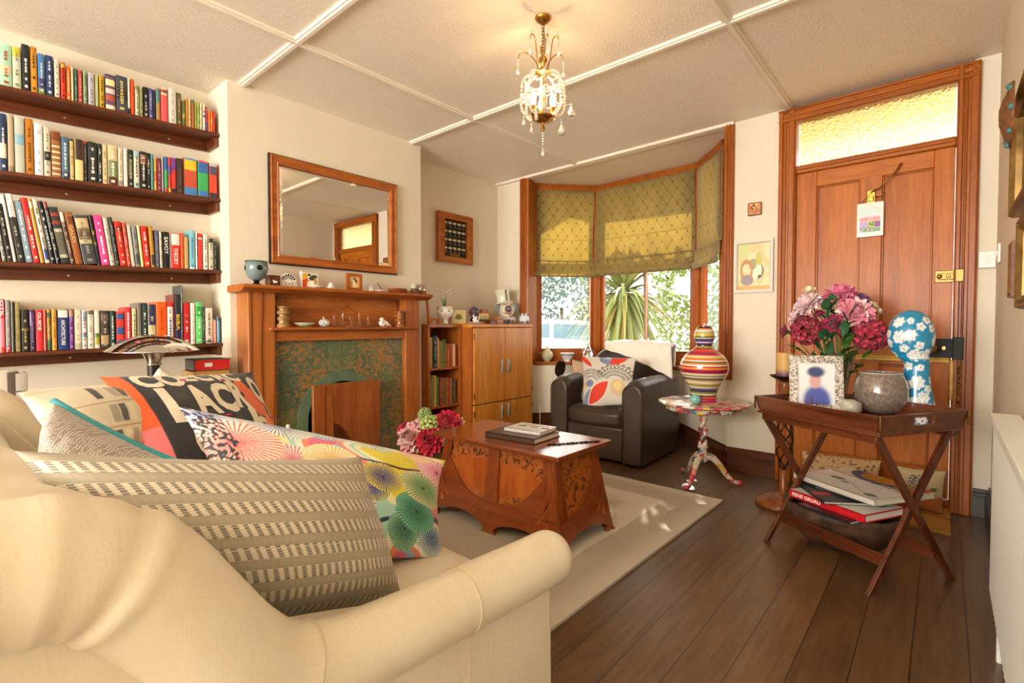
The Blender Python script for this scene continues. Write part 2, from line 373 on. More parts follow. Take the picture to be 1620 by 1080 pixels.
facet(A, B, 1); facet(B, C_, 2, (.535,)); facet(C_, D, 3)
b = MB()
for p in (B, C_): b.box((p.x, p.y+.02, (H+.66)/2), (.075, .1, H-.66)); b.cyl((p.x, p.y-.032, .66), (p.x, p.y-.032, H), .014, 10)
trim(b, M_frame)
# eaves outside the bay
b = MB(); b.prism([(-3.6, 3.8), (-3.0, 5.02), (-1.3, 5.02), (-.7, 3.8)], H+.12, H+.2);
o = b.build('roof_eaves', M_white); struct(o)
# ---- front door
r = thing('door_1', None, None, (-.35, wy(-.35), 0), atan2(-.0238, 1)); struct(r)
X0, X1_ = -.485, .475                       # outer frame, local
def ring(bb, x0, x1, z0, z1, wd, y0, y1, bottom=True):
    bb.b2((x0, y0, z0), (x0+wd, y1, z1)); bb.b2((x1-wd, y0, z0), (x1, y1, z1)); bb.b2((x0+wd, y0, z1-wd), (x1-wd, y1, z1))
    if bottom: bb.b2((x0+wd, y0, z0), (x1-wd, y1, z0+wd))
b = MB()
for x0, x1, y in ((X0, -.385, -.03), (.382, X1_, -.03)):
    b.b2((x0, y, 0), (x1, .05, 2.40))
    for f, g, yy in ((.06, .28, -.045), (.36, .48, -.038), (.6, .94, -.04)): b.b2((x0+(x1-x0)*f, yy, 0), (x0+(x1-x0)*g, .04, 2.40))
b.build('frame', M_frame, r, bevel=.005)
b = MB(); b.b2((X0, -.032, 2.315), (X1_, .05, 2.405))
for f, g, yy in ((2.385, 2.398, -.047), (2.35, 2.372, -.04), (2.32, 2.338, -.044)): b.b2((X0, yy, f), (X1_, .04, g))
b.b2((-.385, -.02, 1.985), (.382, .05, 2.035)); b.b2((-.385, -.03, 2.005), (.382, .04, 2.022))
b.b2((-.385, -.01, 0), (.382, .05, .055))
b.build('head', M_frame_x, r, bevel=.005)
# fanlight with patterned amber glass
def amber():
    m, t, N, L, bb = _new('hammered_amber_glass'); co = _coord(N, L); v = N.new('ShaderNodeTexVoronoi'); v.inputs['Scale'].default_value = 75; L.new(co, v.inputs['Vector'])
    bb.inputs['Transmission Weight'].default_value = 1; bb.inputs['Roughness'].default_value = .28; bb.inputs['IOR'].default_value = 1.2
    bb.inputs['Base Color'].default_value = (*hx('#eedc9e'), 1); _bump(N, L, bb, v.outputs['Distance'], 1, .01); return m
b = MB(); b.b2((-.37, .012, 2.035), (.375, .018, 2.315)); b.build('pane', amber(), r)
sl = thing('slab', None, None, (0, 0, 0)); sl.parent = r
b = MB(); x0, x1 = -.383, .380; z0, z1 = .06, 1.985
for a, c, e, f in ((x0, -.272, z0, z1), (.292, x1, z0, z1), (-.045, .062, .22, 1.9)): b.b2((a, 0, e), (c, .042, f))
b.build('stile', M_pine, sl, bevel=.003)
b = MB()
for a, c in ((1.89, z1), (.79, .96), (z0, .22)): b.b2((-.272, .001, a), (.292, .041, c))
b.build('rail', M_pine_x, sl, bevel=.003)
b = MB(); b.b2((-.28, .016, .2), (.3, .03, 1.9)); b.build('panel', M_pine, sl)
def bead(x0, x1, z0, z1):
    bb = MB(); ring(bb, x0, x1, z0, z1, .010, .006, .02); return bb
for x0_, x1_, z0_, z1_ in ((-.272, -.045, .96, 1.89), (.062, .292, .96, 1.89), (-.272, -.045, .22, .79), (.062, .292, .22, .79)):
    bead(x0_, x1_, z0_, z1_).build('panel_moulding', M_frame, sl, bevel=.003)
for z in (1.79, 1.0, .3):
    b = MB(); b.b2((-.39, -.006, z-.05), (-.378, .0, z+.05)); b.cyl((-.385, -.006, z-.05), (-.385, -.006, z+.05), .006, 8); b.build('hinge', M_brass_old, sl)
# rim lock, knob, letter plate, bolt, chain
b = MB(); b.b2((.27, -.032, .842), (.398, 0, .945)); b.b2((.385, -.05, .835), (.43, -.03, .955)); b.build('rim_lock', mat('black_lock_enamel', '#131315', .5, 0), sl, bevel=.003)
b = MB(); b.lathe([(0, .02), (.012, .02), (.012, .045), (.02, .05), (.026, .062), (.022, .078), (0, .084)], (.305, -.032, .895), 20, R=Matrix.Rotation(radians(90), 3, 'X')); b.build('knob', M_brass_old, sl, smooth=40)
b = MB(); b.lathe([(0, 0), (.011, 0), (.010, .003), (0, .003)], (.35, -.033, .895), 20, R=Matrix.Rotation(radians(90), 3, 'X'), sx=.75)
b.build('escutcheon', M_brass, sl, smooth=30)
b = MB(); b.b2((.349, -.0375, .888), (.3515, -.0355, .898)); b.cyl((.35, -.0375, .899), (.35, -.0355, .899), .003, 10); b.build('keyhole', M_black, sl)
b = MB(); b.b2((-.115, -.006, .812), (.375, 0, .84)); b.b2((-.115, -.012, .832), (.375, -.002, .844)); b.build('letter_plate', mat('dull_brass_plate', '#8f6d30', .4, .9), sl, bevel=.002)
b = MB(); b.b2((.375, -.05, .62), (.392, -.03, .83)); b.build('chain_plate', M_brass_old, sl, bevel=.002)
b = MB()
for i in range(7):
    z = .80-i*.026; c = V(.412, -.042, z); hor = i % 2
    ps = [c+V(.011*cos(a)*(1 if not hor else .25), .011*cos(a)*(.0 if not hor else .9), .017*sin(a)) for a in [2*pi*j/12 for j in range(12)]]
    b.tube(ps, .0032, 6, closed=True)
b.b2((.406, -.044, .60), (.418, -.04, .635)); b.build('safety_chain', M_brass_old, sl, smooth=True)
b = MB(); b.b2((.305, -.008, 1.252), (.395, 0, 1.318)); b.b2((.39, -.05, 1.252), (.425, -.03, 1.318)); b.b2((.318, -.022, 1.268), (.405, -.006, 1.302)); b.b2((.352, -.03, 1.278), (.372, -.02, 1.292)); b.build('bolt', mat('satin_brass', '#95804c', .45, 1), sl, bevel=.003)
b = MB(); b.ball((.325, -.03, 1.285), (.012, .012, .012)); b.build('bolt_knob', M_brass, sl, smooth=True)
b = MB(); b.b2((-.012, -.012, 1.735), (.032, 0, 1.815)); b.b2((-.004, -.02, 1.745), (.024, -.008, 1.775)); b.build('hook_plate', M_brass, sl, bevel=.004)
b = MB(); b.tube([(.01, -.012, 1.80), (.05, -.03, 1.815), (.085, -.035, 1.85), (.13, -.03, 1.90), (.15, -.02, 1.94)], .004, 8); b.tube([(.03, -.015, 1.77), (.06, -.03, 1.765), (.075, -.03, 1.79)], .003, 8)
b.build('lever', M_brass_old, sl, smooth=True)
# street side of the door is daylight; ground outside
M_out = mat('pale_paving', '#cfc9bd', .8, var=.15)
b = MB(); b.b2((-30, 4.62, -.5), (22, 42, -.35)); struct(b.build('ground_outside', M_out))
# ================================================================== wall shelves and their books
def shelf(z0, z1, label, depth_x=-3.225, y0=-.75):
    """board, rear batten and end bracket; z0/z1 are the top heights at y = .2 and y = 1.1 (the boards are not quite level)"""
    sl_ = (z1-z0)/.9; th = atan2(sl_, 1)
    t = thing('wall_shelf', label, 'shelf', (XA, .2, z0), 0, 'walnut shelves in the alcove')
    R = Matrix.Rotation(th, 3, 'X'); w_ = depth_x-XA
    ya, yb = y0-.2, Y1-.2-.003
    def bx(y0_, y1_, x0_, x1_, za, zb, nm, m):
        bb = MB(); bb.box(R@V((x0_+x1_)/2, (y0_+y1_)/2, (za+zb)/2), (x1_-x0_, y1_-y0_, zb-za), R=R); return bb.build(nm, m, t, bevel=.002)
    bx(ya, yb, .001, w_, -.018, 0, 'board', M_walnut)
    bx(ya, yb-.02, .001, .02, -.072, -.018, 'rear_batten', M_walnut)
    bx(yb-.02, yb, .001, w_-.02, -.072, -.018, 'end_batten', M_walnut)
    for y in (-.5, -.15, .25, .7):
        bb = MB(); c = R@V(.0205, y, -.045); bb.cyl(c, c+V(.0015, 0, 0), .005, 10); bb.build('screw', M_screw, t)
    return lambda y: z0+(y-.2)*sl_
SH = [shelf(2.10, 2.138, 'long dark walnut shelf, topmost of the four on the alcove wall'),
      shelf(1.717, 1.76, 'long dark walnut shelf, second from the top in the alcove'),
      shelf(1.307, 1.342, 'long dark walnut shelf, third from the top in the alcove'),
      shelf(.893, .914, 'long dark walnut shelf, lowest of the four, behind the chrome lamp')]
PAGE = mat('book_pages', '#e5dac0', .9, bump=.2, bs=400)
def bmat(c, gl=.35): return mat('book_'+c.strip('#'), c, gl, coat=.15)
WORDS = set()
def book(x_front, ya, yb, z, h, spec, label, group, lean=0, depth=.135, cat='book', name='book', R0=None, base=None, ltr=None):
    """spec: cover colour, [(z0, z1, colour) bands as fractions], mark colour"""
    cov, bands, mark = spec; w_ = yb-ya; mats = [bmat(cov), PAGE]; idx = {cov: 0}
    for bnd in list(bands)+([(0, 0, mark)] if mark else []):
        if bnd[2] not in idx: idx[bnd[2]] = len(mats); mats.append(bmat(bnd[2]))
    t_ = min(.003, w_*.12); b = MB()
    # origin at the front bottom centre; x into the wall is negative
    b.b2((-depth, -w_/2, 0), (-.001, -w_/2+t_, h)); b.b2((-depth, w_/2-t_, 0), (-.001, w_/2, h))
    b.prism([(-.002, -w_/2), (0, -w_/2*.9), (.0015, -w_/4), (.002, 0), (.0015, w_/4), (0, w_/2*.9), (-.002, w_/2), (-.004, w_/2), (-.004, -w_/2)], 0, h)
    b.b2((-depth+.004, -w_/2+t_, .003), (-.004, w_/2-t_, h-.004), 1)
    for f0, f1, c in bands:
        b.prism([(0, -w_/2*.92), (.0024, -w_/4), (.0028, 0), (.0024, w_/4), (0, w_/2*.92)], h*f0, h*f1, 'Z', idx[c])
    if mark:   # a column of small title marks
        rs = random.Random(int(h*1e5)+int(ya*1e4)); z_ = h*.22; top = h*.86
        if not ltr:
            while z_ < top:
                l = rs.uniform(.006, .016); ww = w_*rs.uniform(.09, .17)
                if rs.random() < .82: b.b2((.0028, -ww, z_), (.0033, ww, min(top, z_+l)), idx[mark])
                z_ += l+rs.uniform(.002, .006)
                if rs.random() < .12: z_ += .02
            b.b2((.0026, -w_*.2, h*.06), (.0031, w_*.2, h*.06+min(.012, w_*.5)), idx[mark])
    o = b.build(name, mats)
    if R0 is not None: o.rotation_euler = R0; o.location = base
    else:
        o.location = (x_front, (ya+yb)/2, z); o.rotation_euler = (lean, 0, 0)
    tag(o, label, cat, group)
    if ltr:
        txt, f0, f1, cl, hh = ltr; zc = (f0+f1)/2*h; L_ = (f1-f0)*h
        lettering(txt, lambda u, v: (.0036, -v, zc-u) if False else (.0036, v, zc-u), bmat(cl), o, 'spine_lettering', w=L_, h=min(hh*w_, w_*.8), bold=.015)
    return o
# each row: left px, right px, top px (all in the measured enlargement), description, cover, bands, marks, lettering
XF = -3.238
G = '#'
S1 = [(0,90,135,'mint green hardback with a red emblem','#a9d8b8',[(.3,.5,'#d9c9a0')],'#a8553a'),
(90,156,150,'pale grey book with a yellow flower at its head','#c6cdb4',[(.75,.97,'#d7c33a')],'#7d8a5c'),
(158,216,140,'tall black book with white capitals','#26282a',[],'#e8e4da'),
(218,270,155,'ochre book with dark title','#d5952c',[(.9,1,'#c27a1c')],'#3c2a14'),
(272,325,205,'blue painted-cover book','#4d7fae',[(0,.14,'#6b8a3a'),(.14,.4,'#46416f')],'#c9d3dc'),
(327,384,218,'navy blue book','#273c66',[],'#cfd2da'),
(388,430,240,'off white thin book','#d9d2bd',[],'#8a8a76'),
(434,472,268,'scarlet book with a dark emblem','#d93a22',[(.85,.96,'#b8b13c')],'#2a1410'),
(474,507,290,'bright orange paperback','#f0761c',[],'#fbe5c0'),
(509,528,300,'slim cream paperback','#e6d5a6',[],None),
(530,557,308,'bottle green cloth book','#3f6b52',[],'#8fae96'),
(558,592,320,'rose red book','#b9423e',[],'#e2a79c'),
(594,624,325,'sage green paperback','#8da678',[],'#566b46'),
(628,676,345,'lilac grey paperback','#b7b3ba',[],'#8d8a94'),
(677,706,355,'pale green paperback with a yellow edge','#bac98b',[(0,1,'#c4d08f')],None),
(708,748,358,'mustard yellow paperback','#bf9a2e',[],'#5a4a1c'),
(750,825,355,'wide collage-covered book with a cream head','#6f4c63',[(.0,.12,'#e6dfcc'),(.25,.4,'#b4573c'),(.45,.6,'#d6cfc0'),(.68,.86,'#eadf9e'),(.95,1,'#30406b')],None),
(827,908,365,'wide charcoal book with a seed pattern','#474c54',[(.35,.68,'#2c2a26'),(.42,.46,'#8d8050'),(.52,.56,'#8d8050'),(.6,.64,'#8d8050')],'#c4b26c'),
(910,930,378,'slim white book with a black tail','#e8e0cf',[(0,.15,'#1d1a18')],None),
(932,960,385,'orange red paperback with nothing on it','#e2521f',[],None),
(962,991,435,'cream book with a green head','#d8d0ad',[(.85,1,'#8d8d4c')],'#7a7350'),
(993,1021,435,'pale green slim paperback','#c7d19c',[],'#6a7a44'),
(1022,1057,443,'short black book with white marks','#1d1a1a',[],'#cfc8ba'),
(1058,1091,450,'violet blue book','#5a5b94',[],'#c3bfd6'),
(1092,1111,460,'thin midnight blue book','#25294a',[],None),
(1113,1145,450,'book half teal and half tan','#b58a4d',[(.55,1,'#4e8c86')],None),
(1147,1198,445,'coral pink book with a floral head','#ea5a5c',[(.78,1,'#e6d3ae'),(.84,.94,'#b5333b')],None),
(1200,1257,455,'plain pale grey book','#d8d4c9',[],'#b9b4a8'),
(1258,1296,483,'olive brown book','#6d5b3b',[],'#a89a6e'),
(1298,1322,540,'short brown-green book','#6c6a3c',[(.3,.5,'#b0984e')],None),
(1324,1341,525,'amber paperback','#c68b2a',[],None),
(1342,1362,525,'peach paperback','#f0c890',[],'#b58446'),
(1364,1386,533,'brown and olive paperback','#a8682a',[(.85,1,'#5c6b3a')],None),
(1387,1405,545,'lime green paperback','#b6c46d',[],'#7c8a3c'),
(1406,1425,548,'second lime green paperback','#a9b866',[],'#6f7d36'),
(1426,1443,555,'pale cream paperback','#eadcae',[],'#8a7d55'),
(1444,1463,560,'cream paperback with black dots','#e4d5b5',[(.5,.56,'#2b2320'),(.68,.72,'#2b2320')],None),
(1464,1481,580,'purple and magenta paperback','#a92f6a',[(0,.35,'#5a4594'),(.85,1,'#c23a2e')],None),
(1482,1501,612,'short orange paperback','#f07a22',[],None),
(1502,1515,612,'short tangerine paperback with a pale stripe','#e8852e',[(.4,.6,'#f3c489')],None),
(1516,1532,615,'short crimson paperback','#cf2f22',[],None)]
S2 = [(0,55,90,'navy book with a cream band and white capitals','#1f3658',[(.22,.48,'#e0d6bb')],'#e6e0d0'),
(58,106,95,'champagne silver book','#b5a186',[(.0,.1,'#8d775c')],None),
(107,181,115,'pale grey-green book with a light blue label','#b9bfae',[(.5,.68,'#86b1c1')],None),
(182,246,125,'orange-brown leather-look book','#b8741f',[],'#6a3c10'),
(247,312,162,'glossy white book','#dfe2e4',[],'#b7bcc2'),
(314,366,185,'cream book with a black picture','#cfc6ae',[(.32,.5,'#23201d')],'#8a816c'),
(368,437,218,'brown book with a lattice pattern','#9a6338',[(.05,.09,'#e3cfa6'),(.17,.21,'#e3cfa6'),(.29,.33,'#e3cfa6'),(.41,.45,'#e3cfa6'),(.53,.57,'#e3cfa6'),(.65,.69,'#e3cfa6'),(.8,.98,'#7c3e20')],None),
(438,496,258,'steel blue book','#4b6a80',[(.0,.15,'#2f4152')],'#c4d0d6'),
(498,531,270,'tan book with a black top edge','#d9be86',[(.95,1,'#2a2520')],'#9a7c4a'),
(535,596,275,'book half dark brown and half gold','#e3cd8e',[(.5,1,'#3b2a22')],None),
(597,626,285,'dark grey book with a red head','#3a3634',[(.93,1,'#b32c34')],'#9a948c'),
(627,698,292,'wide black book with a white figure','#26292a',[(.55,.85,'#3d4446'),(.6,.8,'#54595a')],'#dcd8ce'),
(699,728,305,'black book with bold white lettering','#20242b',[],'#d9d6cf'),
(729,769,312,'ivory paperback','#e2d4a9',[],'#b09c6b'),
(770,841,318,'cream, green and brown banded book','#cdbf94',[(0,.2,'#5c3128'),(.2,.62,'#7c8a62')],'#efe8c9'),
(842,881,332,'cream paperback with a grey tail','#e0d3b4',[(.02,.14,'#8e8e92')],'#a4977a'),
(882,913,338,'plain white paperback','#ece4d4',[],None),
(914,951,348,'black book with an olive panel','#23261f',[(.3,.75,'#4d4f35')],'#b9b48a'),
(952,997,355,'pale blue book with a cream centre','#a9c3c5',[(.15,.8,'#ded5b8')],'#5a6a66'),
(998,1047,362,'black book with a portrait at its head','#1d1c1c',[(.66,.92,'#9a6b50'),(.72,.78,'#c79675')],'#d6cfc4'),
(1048,1074,370,'thin black book with a tan strip','#1e1d20',[(.6,.75,'#8a6a4c')],'#bdb7ad'),
(1075,1097,378,'thin teal book','#4e8a86',[],None),
(1098,1119,410,'thin orange and yellow paperback','#e0a033',[(.3,.6,'#d2642c')],None),
(1120,1151,408,'dark magenta paperback','#7c2b45',[],'#c48a9c'),
(1152,1169,400,'thin dove grey paperback','#a8a49c',[],None),
(1170,1197,398,'blue, green and red striped paperback','#2f66b0',[(0,.1,'#cf3a28'),(.1,.62,'#37a84c')],None),
(1198,1219,402,'red and blue paperback','#d83c33',[(.5,.75,'#3f5cae'),(0,.12,'#e3b32f')],None),
(1220,1256,405,'purple-headed red book','#dc3a2c',[(.65,1,'#7a3b9a'),(.0,.12,'#1c1a1c')],None),
(1257,1307,410,'brown-black book with faint marks','#3a2a24',[],'#6c5648'),
(1310,1407,408,'wide book striped yellow, brick red and blue','#c4543c',[(0,.2,'#3f83c4'),(.68,.95,'#edc32e'),(.95,1,'#5a9ac0')],None),
(1410,1485,428,'wide book striped blue, green and blue','#38a75a',[(0,.16,'#3f72b8'),(.66,.95,'#2d64ad'),(.95,1,'#c83a32')],None),
(1490,1546,442,'book striped grey, red and black','#e5432c',[(0,.14,'#2b2a30'),(.66,.9,'#4b4760'),(.9,1,'#b9b6b2')],None)]
S3 = [(-25,12,150,'red-patterned dark book at the end','#2a1b1a',[(.0,.3,'#a33222')],'#e0c9a0'),
(14,48,120,'grey book with white marks','#7d7d7a',[],'#e0ddd5'),
(50,93,100,'black book with pale capitals','#1f2020',[],'#b8b4a9'),
(94,122,40,'thin ivory book','#d8d2bf',[],None),
(125,180,35,'black book with a white head','#2a2b2b',[(.66,1,'#e3dfd3')],'#a9a69e'),
(182,237,85,'powder blue book','#8aa7b8',[],'#e4e8ea'),
(239,287,62,'tall scarlet book with white title','#c9282a',[],'#f1dfd2'),
(288,320,68,'golden yellow book','#c99a3c',[(.85,.95,'#e8dcb8')],None),
(322,360,75,'cream and blue-cornered book','#ddd3bd',[(.05,.22,'#3a4a86')],'#5d564a'),
(362,398,85,'black book with large white capitals','#1b1c1d',[],'#f2f0ea'),
(400,430,92,'thin black book with red head','#231f20',[(.9,1,'#8d2a2a')],'#bbb6ad'),
(432,500,130,'dark slate book with a pale column on its spine','#2e3634',[(.1,.62,'#b9b49c'),(.16,.56,'#7b7a68'),(.7,.76,'#a03a32'),(.84,.9,'#a03a32')],None),
(502,536,165,'brown book with a cream head','#5c3f30',[(.82,1,'#dccfae')],'#d8cdb6'),
(538,594,168,'russet book lettered GAUDI','#99582b',[(.78,.93,'#7d4420')],'#d8b070',('GAUDI',.42,.76,'#e0bd7c',.5)),
(596,695,190,'wide book half straw and half charcoal','#45484b',[(.42,.94,'#cdb583'),(.5,.74,'#9b7a54'),(.56,.68,'#5d4634')],'#8f8f8c'),
(696,722,180,'dark book with a gold pattern','#2a221c',[(.6,.68,'#a08a48'),(.4,.46,'#a08a48')],None),
(724,783,185,'hot pink book with white title','#ee4591',[],'#fdeef4'),
(785,823,200,'dove grey book','#c3c1b4',[],'#8b8a80'),
(824,853,198,'thin dark green book','#2c3430',[],'#9a9c94'),
(855,906,230,'cherry red book with a round emblem','#c52c22',[(.78,.88,'#7d1a18')],'#f0b49c'),
(907,934,235,'vermilion book','#d6492a',[],'#f0b79c'),
(936,966,250,'white slim book','#dcdad2',[],None),
(967,1003,262,'grey patterned book','#8b8c8b',[(.05,.3,'#4a4a4a')],'#555555'),
(1005,1029,255,'pale lime book','#d5d68e',[],None),
(1030,1073,262,'bright red book with white title','#e0281f',[],'#fbe6dc'),
(1075,1106,258,'ochre book with dark brushwork at the foot','#b88a2c',[(.05,.3,'#3c2d14')],None),
(1108,1141,290,'slate violet book','#5f6280',[],'#8a8ca4'),
(1142,1163,300,'narrow cream book','#d6cdb0',[],'#6d664f'),
(1165,1211,300,'black book lettered SAVOY','#1b1c1e',[],'#f0ede6',('SAVOY',.38,.86,'#f0ede6',.62)),
(1213,1219,310,'very thin white book','#e6e0d2',[],None),
(1220,1286,310,'red book lettered THEORY below a white label','#e03020',[(.66,.98,'#ece4d8')],None,('THEORY',.1,.58,'#f4e7df',.5)),
(1287,1311,308,'bright orange slim book','#ee5c22',[],None),
(1312,1345,338,'straw coloured book','#c9a86a',[],None),
(1350,1394,290,'light blue ring-bound book','#82bfcf',[(.0,.04,'#e8e8e4')],'#4e8fa4'),
(1396,1409,305,'white ring-bound notebook','#e6e1d8',[],'#8b8b88'),
(1410,1445,312,'tomato red book with one white mark','#d23a30',[(.84,.88,'#f0e0d6')],None),
(1447,1481,320,'white book with green title','#e2ded0',[],'#4e8a5c'),
(1485,1520,348,'black-topped cream book','#c9bfa6',[(.86,1,'#23211f')],'#6a6354'),
(1522,1543,370,'very dark green slim book','#1e2a26',[],'#7c8882')]
S4 = [(0,40,145,'pink-and-red book lettered OTK','#ee7d8c',[(.0,.1,'#e2362a'),(.64,1,'#e2362a')],'#fdf2ee',('OTK',.68,.98,'#fdf4ee',.68)),
(41,79,150,'grey and maroon book','#8d8583',[(0,.12,'#b3333a')],'#c7bfba'),
(80,106,162,'dark olive book','#4c4a38',[],None),
(107,147,165,'khaki book','#a3965f',[],'#7d7146'),
(149,206,218,'black book with gold title','#22231f',[(.5,.56,'#7a6a32')],'#a8975a'),
(208,248,220,'black and purple book','#3a2344',[(.62,.95,'#5b3469')],'#8c6a9c'),
(250,302,220,'red book lettered GUIDE','#dc2f3c',[],'#f7e0dc',('GUIDE',.5,.94,'#f9ece4',.5)),
(303,326,218,'orange-red slim book','#e2502c',[],None),
(328,357,215,'green and mustard paperback','#c09a3c',[(.0,.25,'#3c6a5a'),(.8,.92,'#3c6a5a')],'#7c6423'),
(360,399,212,'ochre paperback','#cf9a3f',[],'#a2681d'),
(402,480,222,'white-headed blue book lettered ARCHITECTURE','#243a78',[(.82,1,'#efe8d8')],None,('ARCHITECTURE',.12,.76,'#eeeade',.36)),
(482,515,215,'deep purple book with a gold head','#6a2f86',[(.82,.98,'#b0803c')],'#c9a6d6'),
(517,569,218,'ivory book with grey title','#e6ddc6',[(.02,.15,'#b9b99c')],'#b9b09a'),
(570,606,222,'white book with a blue picture and red title','#dcdcd4',[(.72,.96,'#8fa6b8'),(.3,.42,'#5a8aa8')],'#b0463c'),
(608,654,218,'cream book with a dark corner','#e4dbc8',[(.88,.98,'#5c4c3c')],'#9a8f7c'),
(656,696,222,'white book with a green landscape at its foot','#e0dac6',[(.1,.3,'#a9a83c'),(.3,.4,'#5a7a4a')],None),
(698,761,225,'charcoal book with a straw picture','#3a3734',[(.1,.34,'#b99a63'),(.72,.92,'#6a564c')],'#a39a8e'),
(763,804,225,'dark green book with white capitals','#24403a',[],'#dfe0d6'),
(808,866,230,'blue and red painted book','#d43e30',[(.1,.2,'#35558f'),(.36,.56,'#35558f'),(.78,.94,'#35558f')],None),
(868,915,200,'cherry book with white title','#d8313a',[],'#fbe9e2'),
(917,951,208,'cream and moss paperback','#cfcb9f',[],'#7b7d4e'),
(953,985,170,'grey-brown book','#7b7265',[],None),
(987,1027,170,'dark teal book with white title','#27403f',[],'#dcdcd2'),
(1029,1082,182,'navy, cream and red book','#dbc79a',[(.5,1,'#27355a'),(.12,.22,'#b5443a')],'#c2b07c'),
(1084,1159,163,'wide orange book','#f0641c',[],'#c8480e'),
(1160,1206,168,'red book with a tall white label','#d42f26',[(.2,.9,'#efe9e0')],'#4a6a94'),
(1207,1213,112,'thin maroon book','#7d1f28',[],None),
(1214,1256,112,'navy book lettered BIBA','#2c2a50',[(.66,.98,'#2b2c30')],None,('BIBA',.28,.6,'#e0b93a',.6)),
(1257,1271,48,'tallest grey-black book','#3d3d3d',[],'#a8a8a0'),
(1273,1320,170,'crimson book with cream capitals','#c42228',[],'#ead0bf'),
(1322,1354,172,'white book with pale marks','#e6e2d6',[],'#bdb7aa'),
(1356,1404,166,'bright green book','#68d276',[(.66,.9,'#3aa050')],'#c2f0c0'),
(1406,1422,200,'thin black book with white flecks','#26261f',[],'#bdbcae'),
(1424,1476,205,'two-tone cream book with black dots','#dcd2bd',[(.03,.06,'#2a2723')],'#7d7464'),
(1478,1502,275,'salmon pink paperback','#e89a86',[(.92,1,'#40304c')],None),
(1504,1526,268,'short sky blue paperback','#74a8c8',[(.85,1,'#40406a')],None)]
ROWN = ['top alcove shelf', 'second alcove shelf', 'third alcove shelf', 'lowest alcove shelf']
for row, (S, sc, oy, fb, zf, lean_on) in enumerate(((S1, 4.5, 40, lambda x: 420+.2255*x, SH[0], 0), (S2, 4.5, 160, lambda x: 490+.129*x, SH[1], 0),
                                   (S3, 4.5, 300, lambda x: 510+.040*x, SH[2], 1), (S4, 4.378, 440, lambda x: 516-.0455*x, SH[3], 0))):
    n = len(S)
    for i, e in enumerate(S):
        x0, x1, top, desc, cov, bands, mk = e[:7]; l = e[7] if len(e) > 7 else None
        yb_ = (fb((x0+x1)/2)-4)/sc+oy
        pa, pb = atX(x0/sc, yb_, XF), atX(x1/sc, yb_, XF)
        ya, yb = pa.y+.0012, pb.y-.0012
        z = zf((ya+yb)/2)+.002
        lean = 0
        xm = (x0+x1)/2
        if lean_on: lean = interp([(0, .115), (600, .16), (800, .12), (1030, .08), (1150, .02), (1230, 0)], xm)
        xt = x0 if not lean_on else x0-interp([(0, 65), (600, 60), (800, 48), (1030, 22), (1230, 3)], xm)
        pt = atX((xt+(x1-x0)/2)/sc, top/sc+oy, XF)
        h = max(.09, pt.z-z)/cos(lean)
        if i < n-1: nb = S[i+1][3]
        lb = desc+', on the '+ROWN[row]
        if lean: z += sin(lean)*(yb-ya)/2
        book(XF+random.uniform(-.004, .004), ya, yb, z, h, (cov, bands, mk), lb, 'books on the '+ROWN[row], lean, min(.15, max(.1, h*.65)), ltr=l)

# ================================================================== fireplace
def vein_oak():
    m, t, N, L, b = _new('figured_oak'); co = _coord(N, L, (1, 9, 1.1)); w_ = N.new('ShaderNodeTexWave'); w_.wave_type = 'BANDS'; w_.bands_direction = 'Y'
    w_.inputs['Scale'].default_value = .55; w_.inputs['Distortion'].default_value = 7; w_.inputs['Detail'].default_value = 1.5; w_.inputs['Detail Scale'].default_value = .9
    L.new(co, w_.inputs['Vector']); n = _noise(N, L, _coord(N, L, (14, 14, 1)), 3, 4)
    c = _ramp(N, L, w_.outputs[0], [(.0, hx('#5e2c10')), (.05, hx('#a65a22')), (.6, hx('#bb6f2f'))]); mx = N.new('ShaderNodeMixRGB'); mx.blend_type = 'MULTIPLY'; mx.inputs[0].default_value = .3
    L.new(c, mx.inputs[1]); L.new(n.outputs[0], mx.inputs[2]); L.new(mx.outputs[0], b.inputs['Base Color']); b.inputs['Roughness'].default_value = .32; b.inputs['Coat Weight'].default_value = .3; return m
def tile_mat():
    m, t, N, L, b = _new('mottled_green_tiles'); co = _coord(N, L, (1, 1, 1)); sp = N.new('ShaderNodeSeparateXYZ'); L.new(co, sp.inputs[0])
    cb = N.new('ShaderNodeCombineXYZ'); L.new(sp.outputs[1], cb.inputs[0]); L.new(sp.outputs[2], cb.inputs[1])
    br = N.new('ShaderNodeTexBrick'); br.offset = 0; br.squash = 1; br.inputs['Scale'].default_value = 1; br.inputs['Brick Width'].default_value = .102; br.inputs['Row Height'].default_value = .102
    br.inputs['Mortar Size'].default_value = .0012; br.inputs['Color1'].default_value = (*hx('#647652'), 1); br.inputs['Color2'].default_value = (*hx('#4c6452'), 1); br.inputs['Mortar'].default_value = (*hx('#2e3a2c'), 1); br.inputs['Bias'].default_value = 0
    L.new(cb.outputs[0], br.inputs['Vector']); n = _noise(N, L, _coord(N, L, (1, 1, 1.5)), 34, 3, .65, .3); n2 = _noise(N, L, co, 5, 2)
    f = _ramp(N, L, _m(N, L, 'MULTIPLY', n.outputs[0], _m(N, L, 'ADD', n2.outputs[0], .55)), [(.50, (0, 0, 0)), (.62, (.85, .85, .85))])
    mx = N.new('ShaderNodeMixRGB'); L.new(f, mx.inputs[0]); L.new(br.outputs[0], mx.inputs[1]); mx.inputs[2].default_value = (*hx('#a8733a'), 1)
    L.new(mx.outputs[0], b.inputs['Base Color']); b.inputs['Roughness'].default_value = .28; b.inputs['Coat Weight'].default_value = .3
    _bump(N, L, b, br.outputs['Fac'], -.4, .003); return m
M_tile = tile_mat(); M_vein = vein_oak()
